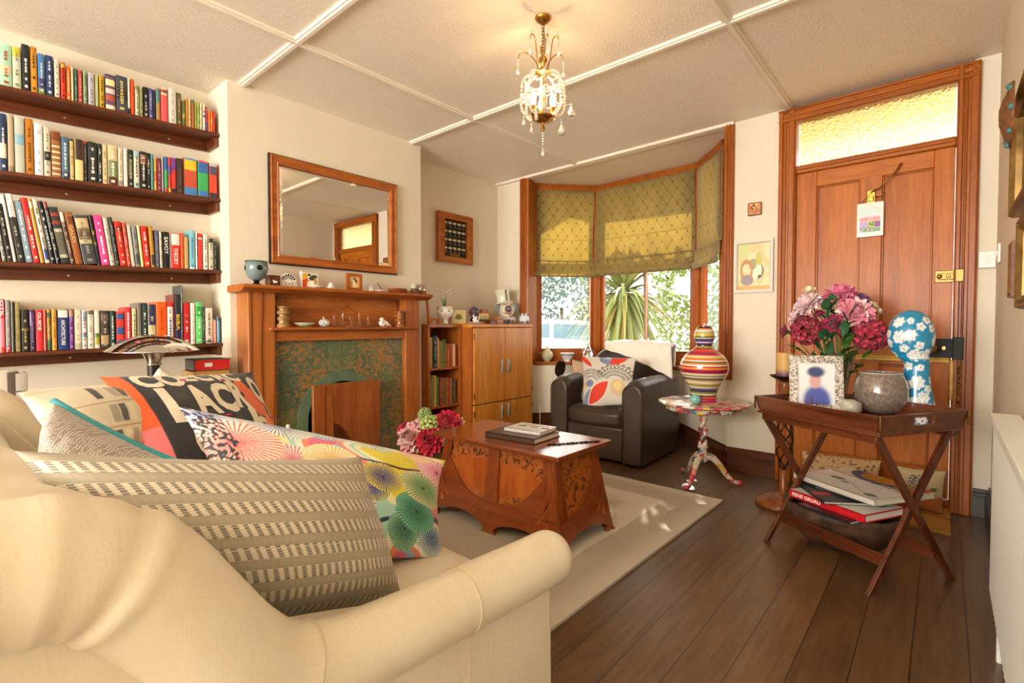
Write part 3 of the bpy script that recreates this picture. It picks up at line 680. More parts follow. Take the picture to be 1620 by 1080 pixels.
fp = thing('fireplace_surround', 'tall oak fireplace surround with green mottled tiles under the big mirror', 'fireplace', (XB, 1.75, 0))
def L_(y): return y-1.75
b = MB()
b.b2((.001, L_(1.15), 0), (.16, L_(1.304), 1.215)); b.build('left_pilaster', M_vein, fp, bevel=.004)
b = MB(); b.b2((.001, L_(2.232), 0), (.16, L_(2.356), 1.215)); b.build('right_pilaster', M_oak, fp, bevel=.004)
b = MB()
b.prism([(.001, 1.205), (.19, 1.205), (.225, 1.222), (.238, 1.228), (.24, 1.243), (.235, 1.2455), (.001, 1.2455)], L_(1.10), L_(2.425), 'Y'); b.v = [V(v.x, v.y, v.z) for v in b.v]
b.build('mantel_shelf', M_oak_y, fp, bevel=.002)
b = MB(); b.b2((.001, L_(1.304), 1.0), (.09, L_(2.232), 1.215)); b.build('overmantel_panel', M_oak_y, fp)
b = MB(); ring_pts = (L_(1.335), L_(2.20), 1.03, 1.185)
for y0, y1, z0, z1 in ((ring_pts[0], ring_pts[1], 1.178, 1.19), (ring_pts[0], ring_pts[0]+.012, 1.03, 1.19), (ring_pts[1]-.012, ring_pts[1], 1.03, 1.19)): b.b2((.09, y0, z0), (.098, y1, z1))
for s in (-1, 1):   # carved lozenge
    for q in (-1, 1):
        b.tube([(.0905, L_(1.80)+s*.075, 1.10), (.0905, L_(1.80), 1.10+q*.05)], .004, 6)
b.build('panel_moulding', M_oak, fp)
b = MB(); b.prism([(.001, .985), (.18, .985), (.20, .992), (.205, 1.003), (.2, 1.0065), (.001, 1.0065)], L_(1.262), L_(2.315), 'Y'); b.build('lower_shelf', M_oak_y, fp, bevel=.002)
b = MB(); b.b2((.001, L_(1.304), .925), (.15, L_(2.232), .985)); b.b2((.145, L_(1.304), .925), (.156, L_(2.232), .935)); b.build('frieze', M_oak_y, fp, bevel=.002)
b = MB()   # tiles with an arched opening
yc, hw, zs = L_(1.745), .235, .42
arch = [(yc+hw*cos(a), zs+.235*sin(a)) for a in [pi*i/24 for i in range(25)]]
for (ya, za), (yb2, zb) in zip(arch, arch[1:]): b.add([(.12, ya, za), (.12, yb2, zb), (.12, yb2, .925), (.12, ya, .925)], [(0, 1, 2, 3)])
b.quad((.12, L_(1.304), 0), (.12, yc-hw, 0), (.12, yc-hw, .925), (.12, L_(1.304), .925)); b.quad((.12, yc+hw, 0), (.12, L_(2.232), 0), (.12, L_(2.232), .925), (.12, yc+hw, .925))
b.build('tile_face', M_tile, fp)
b = MB()
for i in range(24):
    a0, a1 = pi*i/24, pi*(i+1)/24
    r0, r1 = .235, .30
    P_ = [(.128, yc+r*cos(a), zs+r*sin(a)) for a, r in ((a0, r0), (a1, r0), (a1, r1), (a0, r1))]; Q_ = [(.118, y, z) for _, y, z in P_]
    b.add(P_+Q_, [(0, 1, 2, 3), (3, 2, 6, 7), (0, 4, 5, 1)])
b.b2((.118, yc-.30, 0), (.128, yc-.235, zs)); b.b2((.118, yc+.235, 0), (.128, yc+.30, zs))
b.build('arch_tiles', mat('plain_green_tile', '#6d8468', .3, var=.35, vs=6, coat=.3), fp)
b = MB(); b.b2((.001, L_(1.31), 0), (.1, L_(2.22), .92)); b.build('fire_back', M_black, fp)
fb_ = thing('wooden_fire_screen', 'dark wooden fire board with a carved curve standing before the hearth', 'fire screen', (-2.93, 1.745, 0), 0)
M_board = wood('fire_board', '#8f4a20', '#a55e2a', 'Z', .4, .34, .2, dark='#74381a')
b = MB(); b.b2((0, -.24, 0), (.022, .24, .65)); b.build('panel', M_board, fb_, bevel=.003)
b = MB(); b.b2((.022, -.24, 0), (.030, -.165, .65)); b.b2((.022, -.16, 0), (.027, -.11, .58)); b.b2((.022, .17, .25), (.024, .176, .60)); b.b2((.022, .0, .594), (.024, .176, .6)); b.build('upright', M_board, fb_, bevel=.002)
b = MB(); n_ = 16; poly = [(-.11, 0)]+[(-.11+.17*sin(pi/2*i/n_)**1.2, .40*cos(pi/2*i/n_)) for i in range(n_+1)]
b.prism(poly, .0221, .0255, 'X'); b.build('carved_curve', wood('fire_board_dark', '#4a2212', '#5c2c16', 'Z', .5, .35, .3), fb_)
# hearth slab
b = MB(); b.b2((XB+.12, 1.15, 0), (-2.62, 2.36, .022)); tag(b.build('hearth_slab', M_tile, bevel=.003), 'low tiled hearth slab in front of the oak fireplace', 'hearth')
def candle(px, top, lab):
    p = atX(px, 700, -2.75); zt = atX(px, top, -2.75).z
    t = thing('candle', lab, 'candle', (-2.75, p.y, .0225), 0, 'white candles on the hearth')
    b = MB(); b.lathe([(0, 0), (.03, 0), (.028, .006), (.01, .012), (.008, .05), (.018, .055), (.018, .065), (0, .065)], n=20); b.build('holder', M_white, t, smooth=40)
    b = MB(); b.lathe([(0, .06), (.011, .06), (.0105, zt-.0225-.012), (0, zt-.0225-.01)], n=14); b.build('wax', mat('candle_wax', '#f1ebdc', .5, sss=.2), t, smooth=50)
    b = MB(); b.cyl((0, 0, zt-.034), (.001, 0, zt-.0225), .0012, 6); b.build('wick', M_black, t)
candle(456, 668, 'slim white candle before the tiles, taller of the two'); candle(485, 682, 'slim white candle before the fire board, shorter of the two')
# ================================================================== mirror
mr = thing('wall_mirror', 'large oak-framed mirror hung above the mantelpiece', 'mirror', (XB, 1.80, 1.725), 0)
M_mframe = wood('mirror_frame_oak', '#a5581f', '#bb6c2b', 'Y', 1.4, .35, .4, dark='#7a3a12')
b = MB(); hy, hz, fw = .458, .327, .052
outer = [(-hy, -hz), (hy, -hz), (hy, hz), (-hy, hz)]; inner = [(-hy+fw, -hz+fw), (hy-fw, -hz+fw), (hy-fw, hz-fw), (-hy+fw, hz-fw)]
def fring(bb, poly_o, poly_i, prof, mi=0):
    """frame swept between outer and inner outlines; prof: (t across, x height)"""
    for k in range(4):
        a, c = k, (k+1) % 4
        for (t0, h0), (t1, h1) in zip(prof, prof[1:]):
            def P(j, t, h): return (h, poly_o[j][0]+(poly_i[j][0]-poly_o[j][0])*t, poly_o[j][1]+(poly_i[j][1]-poly_o[j][1])*t)
            bb.add([P(a, t0, h0), P(c, t0, h0), P(c, t1, h1), P(a, t1, h1)], [(0, 1, 2, 3)], mi)
fring(b, outer, inner, [(0, .001), (0, .03), (.12, .034), (.3, .028), (.75, .026), (.85, .032), (1, .028), (1, .012)])
b.build('frame', M_mframe, mr)
b = MB(); fring(b, [(-hy-.006, -hz-.006), (hy+.006, -hz-.006), (hy+.006, hz+.006), (-hy-.006, hz+.006)], outer, [(0, .001), (0, .022), (1, .022)]); b.build('frame_edge', M_black, mr)
M_mir = mat('mirror_silver', '#ecece8', .01, 1)
b = MB(); bi = .022; inn2 = [(y-bi if y > 0 else y+bi, z-bi if z > 0 else z+bi) for y, z in inner]
b.add([(.016, y, z) for y, z in inn2], [(0, 1, 2, 3)]); fring(b, inner, inn2, [(0, .0135), (1, .016)]); b.build('mirror_glass', M_mir, mr)
# key rack
kr = thing('hotel_key_rack', 'small glazed oak case of numbered key hooks on the recess wall', 'key rack', (XA, 3.108, 1.80), 0)
b = MB(); o_ = [(-.208, -.22), (.208, -.22), (.208, .22), (-.208, .22)]; i_ = [(-.14, -.165), (.14, -.165), (.14, .165), (-.14, .165)]
fring(b, o_, i_, [(0, .001), (0, .05), (.1, .055), (.9, .055), (1, .05), (1, .02)]); b.build('frame', M_mframe, kr)
b = MB(); b.b2((.002, -.15, -.17), (.022, .15, .17)); b.build('backboard', mat('rack_black', '#1a1712', .5), kr)
b = MB()
for r_ in range(4):
    for c_ in range(5):
        b = MB(); y, z = -.11+c_*.055, .135-r_*.075; b.b2((.022, y-.019, z-.006), (.024, y+.019, z+.012)); b.build('room_label', mat('ivory_labels', '#d9c69a', .5), kr)
for r_ in range(4):
    for c_ in range(5):
        b = MB(); y, z = -.11+c_*.055, .105-r_*.075; b.lathe([(0, 0), (.013, 0), (.015, .004), (.008, .006), (0, .005)], (.022, y, z), 12, R=Matrix.Rotation(radians(90), 3, 'Y')); b.ball((.03, y, z), .004, 8, 6); b.build('key_hook', mat('dark_pewter', '#6e675a', .35, .8), kr, smooth=True)
b = MB(); b.b2((.022, -.06, -.152), (.024, .06, -.132)); b.build('name_plate', M_brass_old, kr)
b = MB()
for y in (-.17, .17): b.b2((.002, y-.004, .22), (.006, y+.004, .24))
b.build('hanging_lug', M_brass_old, kr)
# ================================================================== bookcase and cabinet in the right alcove
M_cab = wood('golden_veneer', '#c87c2a', '#d98f3a', 'Z', .3, .36, .2, dark='#b86e22', bump=.05)
M_cab_d = wood('warm_teak', '#aa5c20', '#bf6e2a', 'Z', .5, .38, .2, dark='#8a4714')
bc = thing('open_bookcase', 'narrow open wooden bookcase between the fireplace and the cabinet', 'bookcase', (XA, 2.515, 0))
D_ = .36; W_ = .355
for nm, y0, y1 in (('left_side', 0, .02), ('right_side', W_-.018, W_)):
    b = MB(); b.b2((.01, y0, 0), (D_, y1, 1.0)); b.build(nm, M_cab_d, bc, bevel=.002)
b = MB(); b.b2((.005, 0, 1.0), (D_+.005, W_, 1.03)); b.build('top', M_cab_d, bc, bevel=.003)
for z in (.06, .355, .66):
    b = MB(); b.b2((.02, .02, z), (D_-.005, W_-.018, z+.018)); b.build('shelf', M_cab_d, bc, bevel=.002)
b = MB(); b.b2((.005, .005, .02), (.02, W_-.005, 1.0)); b.build('back_panel', M_cab_d, bc)
b = MB(); b.b2((.02, .02, 0), (D_-.03, W_-.018, .06)); b.build('plinth', M_cab_d, bc)
def row_books(z, data, row, depth=.12, xf=-3.06, y_start=2.542):
    y = y_start
    for w_, h, cov, desc, mk in data:
        book(xf+random.uniform(-.006, .004), y, y+w_-.001, z, h, (cov, [], mk), desc+', in the open bookcase, '+row, 'old books in the open bookcase', depth=depth); y += w_
row_books(.6785, [(.02,.245,'#c9a45c','sand coloured cloth book',None),(.018,.245,'#b5924f','khaki cloth book',None),(.045,.255,'#262b33','thick black book with silver marks','#8d96a0'),(.022,.24,'#d3aa62','straw coloured book','#9a7632'),
 (.022,.215,'#a8803c','dull tan book',None),(.012,.21,'#8c8a4a','thin olive book',None),(.034,.225,'#4a6b3c','moss green book with gold','#b39a4c'),(.018,.19,'#9a6a3a','brown cloth book','#d0a868'),(.022,.185,'#b5542c','rust red book','#e0a060'),(.02,.185,'#a84a26','brick red book',None),(.02,.18,'#c0602e','terracotta book','#e8b47c'),(.018,.185,'#e6d9bc','cream paperback',None),(.016,.18,'#b8503a','faded red paperback',None)], 'upper shelf')
row_books(.3735, [(.022,.235,'#3c6b3e','dark green cloth book','#9ab078'),(.03,.235,'#8a8452','grey-olive book',None),(.018,.245,'#dca648','golden book',None),(.03,.23,'#6d8c58','leaf green book','#3c5230'),(.026,.225,'#7c2c20','ox-blood book with raised bands','#c09048'),(.032,.22,'#a5603a','chestnut book','#6c3418'),(.018,.22,'#5d7240','narrow green book',None),(.022,.215,'#c8442c','scarlet cloth book','#e8a070'),(.022,.21,'#9c5030','copper brown book',None),(.02,.21,'#a8784a','fawn book','#705030'),(.022,.2,'#4a4238','charcoal book with gilt','#a08c58'),(.02,.2,'#6b5c3e','bronze book',None)], 'middle shelf')
for k, (y, h, c, d) in enumerate(((2.56, .035, '#8a4a28', 'brown book lying flat at the left'), (2.62, .06, '#8c2e24', 'red book with pale edge lying flat'), (2.66, .03, '#d8c8a4', 'cream book lying flat on the red one'), (2.74, .07, '#3e4a34', 'dark green book lying flat at the right'))):
    o = book(-3.07, 0, h, 0, .17, (c, [], None), d+', in the open bookcase, bottom shelf', 'old books in the open bookcase', depth=.12, R0=(radians(90), 0, 0), base=(-3.07, y+.15 if k != 2 else y+.15, .078+h/2+(.035 if False else 0)) if k != 2 else (-3.07, y+.0, .078+.06+.0155))
    if k in (0, 3): o.location.z = .078+h/2
bpy.data.objects.remove([o for o in COL.objects if o.get('label', '').startswith('cream book lying flat')][0])
for o in [o for o in COL.objects if o.get('label', '').endswith('bottom shelf')]:
    o.rotation_euler = (0, 0, 0); h0 = o.location.z
rows = [o for o in COL.objects if o.get('label', '').endswith('bottom shelf')]
for k, o in enumerate(rows): o.location = (-3.06-.01*k, 2.575+k*.105, .0785)
# four door cabinet
cb = thing('four_door_cabinet', 'golden veneered cabinet with four doors and chrome handles by the bay', 'cabinet', (XA, 2.875, 0))
cw, cdp = .80, .47
b = MB(); b.b2((.01, 0, 0), (cdp, .02, 1.0)); b.b2((.01, cw-.02, 0), (cdp, cw, 1.0)); b.b2((.01, .02, .0), (.03, cw-.02, 1.0)); b.b2((.03, .02, .0), (cdp-.02, cw-.02, .06)); b.b2((.03, .39, .06), (cdp-.005, .41, 1.0))
b.build('carcass', M_cab_d, cb, bevel=.002)
b = MB(); b.b2((.005, -.004, 1.0), (cdp+.006, cw+.004, 1.03)); b.build('top', M_cab, cb, bevel=.003)
for (y0, y1, z0, z1, hy_) in ((.018, .398, .36, .995, .36), (.404, .783, .36, .995, .445), (.018, .398, .06, .352, .36), (.404, .783, .06, .352, .445)):
    d = MB(); d.b2((cdp, y0, z0), (cdp+.018, y1, z1)); dr = d.build('door', M_cab, cb, bevel=.003)
    hz_ = .66 if z0 > .3 else .27
    b = MB(); b.b2((cdp+.018, hy_-.008, hz_-.055), (cdp+.03, hy_+.008, hz_+.055)); b.b2((cdp+.018, hy_-.013, hz_-.06), (cdp+.021, hy_+.013, hz_+.06)); b.build('handle', M_steel, dr, bevel=.003)
    for zz in (z0+.07, z1-.07):
        hb = MB(); yy = y0 if hy_ < .4 and y0 < .2 else y1
        yy = y0 if y0 < .2 else y1
        hb.b2((cdp+.014, yy-.004, zz-.025), (cdp+.0205, yy+.004, zz+.025)); hb.build('hinge', M_brass_old, dr)
# ================================================================== low cupboard and lamp in the left alcove
b = MB(); b.b2((-3.385, -.9, .06), (-2.93, 1.10, .60)); b.b2((-3.385, -.88, 0), (-2.96, 1.08, .06)); b.b2((-3.39, -.92, .60), (-2.91, 1.112, .625))
o = b.build('low_cupboard', M_walnut, bevel=.003); tag(o, 'low dark cupboard along the alcove behind the sofa', 'cupboard')
lp = thing('chrome_mushroom_lamp', 'chrome mushroom table lamp with a black stem below the book shelves', 'table lamp', (-2.93, .70, .6255))
def dome(R_, h): return [(R_*cos(a), h*sin(a)) for a in [pi/2*i/14 for i in range(15)]]
b = MB(); z0 = .27
b.lathe([(0, z0-.002), (.18, z0-.004), (.192, z0-.002)]+[(.192*(1-(i/16)), z0+.078*(1-(1-i/16)**2.2)) for i in range(0, 17)], n=56); b.build('lamp_shade', M_chrome, lp, smooth=40)
b = MB(); b.lathe([(0, .205), (.028, .205), (.032, .22), (.042, .25), (.05, .262), (0, .262)], n=32); b.lathe([(.026, .2), (.034, .2), (.034, .207), (.026, .207)], n=32); b.build('collar', M_chrome, lp, smooth=40)
b = MB(); b.lathe([(0, .02), (.026, .02), (.027, .202), (0, .203)], n=32); b.build('stem', mat('black_lamp_stem', '#141314', .25, coat=.6), lp, smooth=40)
b = MB(); b.lathe([(0, 0), (.10, 0), (.10, .008), (.05, .02), (0, .021)], n=40); b.build('base', M_chrome, lp, smooth=40)
def flat_book(name, label, c, size, h, rz, cov, group=None, edge=None, ltr=None, ltr_col='#ffffff', spine='-y', cat='book', parent=None):
    """closed book lying flat: pages block between two boards, spine on the -x side"""
    lx, ly = size; t = min(.004, h*.15); m = [bmat(cov), PAGE if not edge else bmat(edge, .6)]
    b = MB(); b.b2((-lx/2, -ly/2, 0), (lx/2, ly/2, t)); b.b2((-lx/2, -ly/2, h-t), (lx/2, ly/2, h)); b.b2((-lx/2, -ly/2, 0), (lx/2, -ly/2+t, h))
    b.b2((-lx/2+.004, -ly/2+t, t), (lx/2-.004, ly/2-.004, h-t), 1)
    o = b.build(name, m); o.location = c; o.rotation_euler = (0, 0, rz); tag(o, label, cat, group)
    if ltr: lettering(ltr[0], lambda u, v: (u+ltr[2], -ly/2-.0008, h/2+v), bmat(ltr_col), o, 'spine_lettering', w=lx*ltr[1], h=h*.5, bold=.02)
    return o
gA = 'books stacked on the low cupboard'
zz = .6255
for (dx, dy, h, col, rz, lab, ed, sz) in ((-.0, .0, .03, '#b9ada0', 0.0, 'large grey-white book at the bottom of the stack by the lamp', None, (.27, .21)), (-.01, .005, .044, '#7c2c2a', .05, 'maroon-edged book in the stack by the lamp', None, (.24, .20)),
        (-.03, .005, .012, '#8d8a7c', -.04, 'thin grey booklet in the stack by the lamp', None, (.2, .18)), (-.01, .004, .062, '#c39248', .03, 'thick tan book near the top of the stack by the lamp', '#c9974c', (.18, .15)), (-.0, .008, .062, '#4a4340', .0, 'book with bright red edges, topmost in the stack by the lamp', '#d8231f', (.18, .14))):
    o = flat_book('book', lab, (-3.05+dx, .97+dy, zz), (sz[1], sz[0]), h, rz, col, gA, edge=ed); zz += h+.0005
b = MB(); b.b2((-.001, -.018, -.01), (.0005, .018, .011)); q = b.build('price_label', mat('white_label', '#eeeae2', .5), o); q.location = (.0705, -.02, .031)
b = MB(); 
o2 = flat_book('book', 'grey and red paperback lying behind the black and white letter cushion', (-3.06, .50, .6255), (.22, .12), .035, radians(92), '#8b8378', gA)
o2 = flat_book('book', 'slim silver paperback lying on the cupboard behind the lamp', (-3.26, .62, .6255), (.2, .14), .03, radians(88), '#a8a49c', gA)
for i, (px, c, d, tx, w_, hh) in enumerate(((5, '#c9c2b4', 'white-spined book by the sofa back, at the picture edge', '#8a8578', .05, .17), (20, '#5a5046', 'dark brown-topped book with a black foot by the sofa back', '#171514', .045, .165), (33, '#b7b0a4', 'pale grey book half hidden by the striped cushion', '#8c857a', .05, .158))):
    p = atX(px, 640, -2.98); book(-2.98, p.y-w_/2, p.y+w_/2-.002, .6255, hh+.03, (c, [(.0, .2, tx)], None), d, gA, depth=.13)
# ================================================================== ornaments on the mantelpiece
ZM, XM = 1.2455, -2.985
def orn(name, label, cat, px, z=ZM, x=XM, rz=0, group=None, py=455):
    p = atX(px, py, x); return thing(name, label, cat, (x, p.y, z), rz, group)
t = orn('footed_glass_goblet', 'grey-blue glass goblet with dark spots on a black foot', 'goblet', 406)
M_sm = mat('smoky_blue_glass', '#9db5b4', .08, trans=.55, ior=1.3, coat=.5)
b = MB(); b.lathe([(0, .028), (.02, .03), (.045, .045), (.056, .075), (.06, .105), (.058, .135), (.056, .135), (.057, .105), (.05, .07), (.02, .045), (0, .042)], n=40); b.build('bowl', M_sm, t, smooth=True)
b = MB(); b.lathe([(0, 0), (.032, 0), (.034, .006), (.016, .014), (.012, .022), (.02, .03), (0, .03)], n=30); b.build('foot', M_black, t, smooth=40)
b = MB(); b.lathe([(.0555, .134), (.059, .134), (.059, .139), (.0555, .139)], n=40); b.build('rim', M_black, t, smooth=40)
for a in (-1.75, -.1, 1.4, 2.6, 3.6):
    b = MB(); R = Matrix.Rotation(a, 3, 'Z')@Matrix.Rotation(radians(90), 3, 'Y'); b.lathe([(0, .0), (.016, 0), (.013, .003), (0, .004)], R@V(0, 0, .0575)+V(0, 0, .1), 18, R=R); b.build('spot', M_black, t, smooth=True)
t = orn('small_glass_tealight_box', 'little dark wooden block with a clear glass tealight bowl', 'tealight holder', 432)
b = MB(); b.b2((-.03, -.034, 0), (.03, .03, .065)); b.build('block', M_walnut, t, bevel=.003)
b = MB(); b.ball((.034, -.0, .034), (.014, .02, .02)); b.build('bowl', M_glass, t, smooth=True)
b = MB(); b.lathe([(0, 0), (.012, 0), (.012, .01), (0, .01)], (.034, 0, .02)); b.build('tealight', M_ceramic, t)
# pierced white dome
def spotted(name, base, dot, sc=40, th=.3, rough=.2):
    m, t_, N, L, bb = _new(name); v = N.new('ShaderNodeTexVoronoi'); v.inputs['Scale'].default_value = sc; L.new(_coord(N, L), v.inputs['Vector'])
    L.new(_ramp(N, L, v.outputs['Distance'], [(th, hx(dot)), (th+.04, hx(base))]), bb.inputs['Base Color']); bb.inputs['Roughness'].default_value = rough; bb.inputs['Coat Weight'].default_value = .4; return m
t = orn('white_arched_letter_rack', 'rounded white ceramic ornament with black leaf shapes and curls', 'ornament', 455)
b = MB(); pr = [(-.052, 0), (.052, 0)]+[(.052*cos(a), .035+.05*sin(a)) for a in [pi*i/18 for i in range(19)]]; b.prism(pr, -.014, .014, 'X'); b.build('body', M_ceramic, t, bevel=.005, seg=3)
b = MB()
for i in range(7):
    a = radians(25+i*21.7); c = V(.0148, .038*cos(a), .035+.037*sin(a)); b.ball(c, (.002, .0045, .009), 10, 6, R=Matrix.Rotation(radians(90)-a, 3, 'X').inverted())
for i in range(6): a = radians(35+i*22); b.ball((.0148, .024*cos(a), .033+.024*sin(a)), (.002, .003, .005), 8, 6)
b.build('leaf_spots', M_black, t, smooth=True)
b = MB()
for y, z, r_ in ((-.03, .022, .011), (-.008, .018, .009), (.014, .02, .009), (.034, .022, .01)): b.tube([(.0148, y+r_*cos(a), z+r_*sin(a)) for a in [2*pi*i/14 for i in range(14)]], .0011, 5, closed=True)
b.build('curls', mat('dark_line', '#3c3834', .4), t)
def paint_panel(name, w_, h, fn, parent, mt=None, n=48, loc=(0, 0, 0), facing='X', m=None):
    b = MB(); cols = []
    nu, nv = n, max(8, int(n*h/w_))
    def P(u, v):
        return (0, (u-.5)*w_, (v-.5)*h) if facing == 'X' else ((u-.5)*w_, 0, (v-.5)*h) if facing == 'Y' else ((u-.5)*w_, (v-.5)*h, 0)
    b.grid(lambda u, v: P(u, v), nu, nv)
    for j in range(nv+1):
        for i in range(nu+1): cols.append(fn(i/nu, j/nv))
    o = b.build(name, m or vcol('painted_panel', .45), parent, cols=cols); o.location = loc; return o
def blob(u, v, cu, cv, ru, rv, rot=0):
    x, y = u-cu, v-cv; c_, s_ = cos(rot), sin(rot); x, y = x*c_+y*s_, -x*s_+y*c_; return (x/ru)**2+(y/rv)**2
t = orn('folded_picture_card', 'folded greeting card with a bright abstract painting on it', 'greeting card', 490)
def f(u, v):
    c = '#e8dfc8'
    if blob(u, v, .15, .3, .25, .55) < 1: c = '#c8452c'
    if blob(u, v, .1, .75, .3, .18, .5) < 1: c = '#e0a836'
    if blob(u, v, .6, .3, .3, .25) < 1: c = '#f0e4cf'
    if .8 < blob(u, v, .6, .3, .3, .25) < 1.2: c = '#d8a47c'
    if blob(u, v, .7, .72, .28, .16, .4) < 1: c = '#3c3a22'
    if blob(u, v, .45, .88, .1, .08) < 1: c = '#26241c'
    if blob(u, v, .85, .5, .1, .25) < 1: c = '#b88a5c'
    return hx(c)
paint_panel('card_front', .10, .095, f, t, loc=(.006, 0, .048)); b = MB(); b.b2((.0, -.05, 0), (.005, .05, .096)); b.b2((-.03, -.052, 0), (.005, -.05, .105)); b.build('card', mat('white_card', '#e9e3d6', .6), t)
t = orn('shallow_white_dish', 'shallow white oval dish lying before the picture card', 'dish', 500, x=-2.925)
b = MB(); b.lathe([(0, 0), (.03, 0), (.055, .012), (.056, .014), (.05, .012), (0, .005)], n=36); b.build('bowl', M_ceramic, t, smooth=True)
t = orn('small_white_cat_ornament', 'small white ceramic cat ornament against the pale wall', 'ornament', 524)
b = MB(); b.ball((0, 0, .018), (.016, .026, .018)); b.ball((0, -.0, .034), (.012, .015, .012)); b.cyl((0, -.01, .04), (0, -.012, .052), .004, 8, r2=.0005); b.cyl((0, .008, .04), (0, .01, .052), .004, 8, r2=.0005); b.build('body', M_ceramic, t, smooth=True)
t = orn('small_oak_picture_frame', 'little square oak frame with a sepia figure picture, leaning on the mirror', 'picture frame', 559)
b = MB(); hy2, hz2 = .058, .058; fring(b, [(-hy2, 0), (hy2, 0), (hy2, .116), (-hy2, .116)], [(-.036, .024), (.036, .024), (.036, .096), (-.036, .096)], [(0, .0), (0, .016), (.9, .016), (1, .008)]); b.b2((0, -.05, .002), (.006, .05, .11)); b.build('frame', M_mframe, t)
def f(u, v):
    c = '#d9b878'
    if blob(u, v, .6, .45, .2, .5) < 1: c = '#ead9b8'
    if blob(u, v, .7, .6, .13, .2, .5) < 1: c = '#7a4a28'
    if blob(u, v, .55, .82, .12, .1) < 1: c = '#4a2c18'
    if blob(u, v, .15, .3, .15, .3) < 1: c = '#c8933c'
    return hx(c)
paint_panel('picture', .074, .074, f, t, loc=(.0085, 0, .06))
t = orn('small_glass_tumbler', 'small clear glass beaker beside the oak picture frame', 'glass', 587)
b = MB(); b.lathe([(0, 0), (.02, 0), (.022, .035), (.019, .05), (.017, .05), (.02, .034), (.018, .004), (0, .004)], n=24); o = b.build('body', mat('clear_crystal', '#ffffff', .02, trans=1, ior=1.4), t, smooth=40)
t = orn('dish_with_pestle', 'white dish with a blue-black handled spoon resting in it', 'dish', 603, x=-2.94)
b = MB(); b.lathe([(0, 0), (.025, 0), (.048, .012), (.05, .014), (.044, .013), (0, .005)], n=36); b.build('bowl', M_ceramic, t, smooth=True)
b = MB(); b.tube([(.0, .02, .014), (.0, -.005, .03), (0, -.03, .062)], [.003, .003, .0045], 8); b.ball((0, .025, .013), (.012, .016, .005)); b.build('spoon', mat('ink_blue', '#1b2440', .25, coat=.4), t, smooth=True)
t = orn('shallow_wooden_bowl', 'shallow carved brown wooden bowl on the mantelpiece', 'bowl', 629)
b = MB(); b.lathe([(0, 0), (.045, 0), (.06, .012), (.064, .03), (.06, .036), (.055, .034), (.05, .02), (0, .012)], n=36, sy=1.1); b.lathe([(0, 0), (.03, .0), (.032, .022), (0, .022)], (.01, .075, 0), 20); b.build('body', wood('bowl_wood', '#8a4420', '#a4562a', 'Y', 2, .4), t, smooth=40)
t = orn('pot_with_pale_lid', 'small brown pot topped by a pale green cylinder', 'pot', 656)
b = MB(); b.lathe([(0, 0), (.03, 0), (.032, .02), (.03, .045), (.0, .046)], n=28); b.build('body', mat('brown_stone', '#6a4a38', .5, var=.4, vs=40), t, smooth=40)
b = MB(); b.lathe([(0, .046), (.023, .046), (.024, .078), (.0, .08)], (0, -.006, 0), 28); b.build('lid', mat('pale_green_stone', '#b8bb9c', .4, var=.15), t, smooth=40)
t = orn('silver_glass_ball', 'round silvery glass ball at the right end of the mantelpiece', 'ornament', 678, x=-3.0); t.location.y = min(t.location.y, 2.405)
b = MB(); b.ball((0, 0, .043), .041, 28, 18); b.build('body', mat('silvered_glass', '#c9c4b8', .12, 1), t, smooth=True); b = MB(); b.lathe([(.016, 0), (.02, .0), (.02, .006), (.014, .008)], n=20); b.build('ring_foot', M_chrome, t)
# lower shelf
ZL, XL = 1.007, -2.945
gc = 'turned candlesticks on the fireplace ledge'
M_turn = wood('turned_olive_wood', '#8f6a38', '#a8844c', 'Z', 1, .4, .3, dark='#4c3a20')
for px, lab, s in ((449, 'short fat turned wooden candlestick with green rings at the left end of the ledge', 1), (633, 'short fat turned wooden candlestick of brown rings at the right end of the ledge', .92)):
    t = orn('turned_candlestick', lab, 'candlestick', px, ZL, XL, group=gc, py=516)
    b = MB(); pf = [(0, 0), (.044, 0), (.046, .012), (.04, .02), (.033, .024), (.033, .04), (.04, .044), (.042, .054), (.036, .06), (.03, .064), (.03, .074), (.042, .078), (.045, .088), (.04, .096), (.03, .098), (.03, .108), (.036, .112), (.034, .122), (0, .122)]
    b.lathe([(r_*.86*s, z*s*1.0) for r_, z in pf], n=36); b.build('body', M_turn if s == 1 else wood('turned_yew', '#8a5226', '#a86c38', 'Z', 1, .4, .3), t, smooth=35)
    b = MB(); b.lathe([(0, .122*s), (.014, .122*s), (.014, .126*s), (0, .126*s)], n=20); b.build('pricket_cup', M_black, t)
t = orn('scalloped_shell_dish', 'scalloped pale green shell dish on the fireplace ledge', 'dish', 482, ZL, XL, py=516)
b = MB(); nn = 48; vs = []
for i, (r_, z) in enumerate(((.002, .004), (.03, .004), (.05, .016), (.062, .026), (.06, .028), (.048, .019), (.028, .008), (.002, .007))):
    for k in range(nn): a = 2*pi*k/nn; rr = r_*(1+.06*cos(12*a)*(r_/.06)); vs.append((rr*cos(a)*.6, rr*sin(a), z))
b.add(vs, [(i*nn+k, i*nn+(k+1) % nn, (i+1)*nn+(k+1) % nn, (i+1)*nn+k) for i in range(7) for k in range(nn)]); b.build('body', mat('celadon', '#c4c7ac', .25, coat=.4), t, smooth=True)
t = orn('patterned_ceramic_pumpkin', 'small white ceramic apple with a fine dark pattern', 'ornament', 513, ZL, XL, py=516)
b = MB(); b.ball((0, 0, .026), (.032, .036, .026), 24, 14); b.tube([(0, 0, .048), (0, -.004, .06), (0, -.012, .062)], [.007, .005, .003], 8); b.build('body', spotted('fine_dark_pattern', '#e6e2da', '#55504c', 160, .42), t, smooth=True)
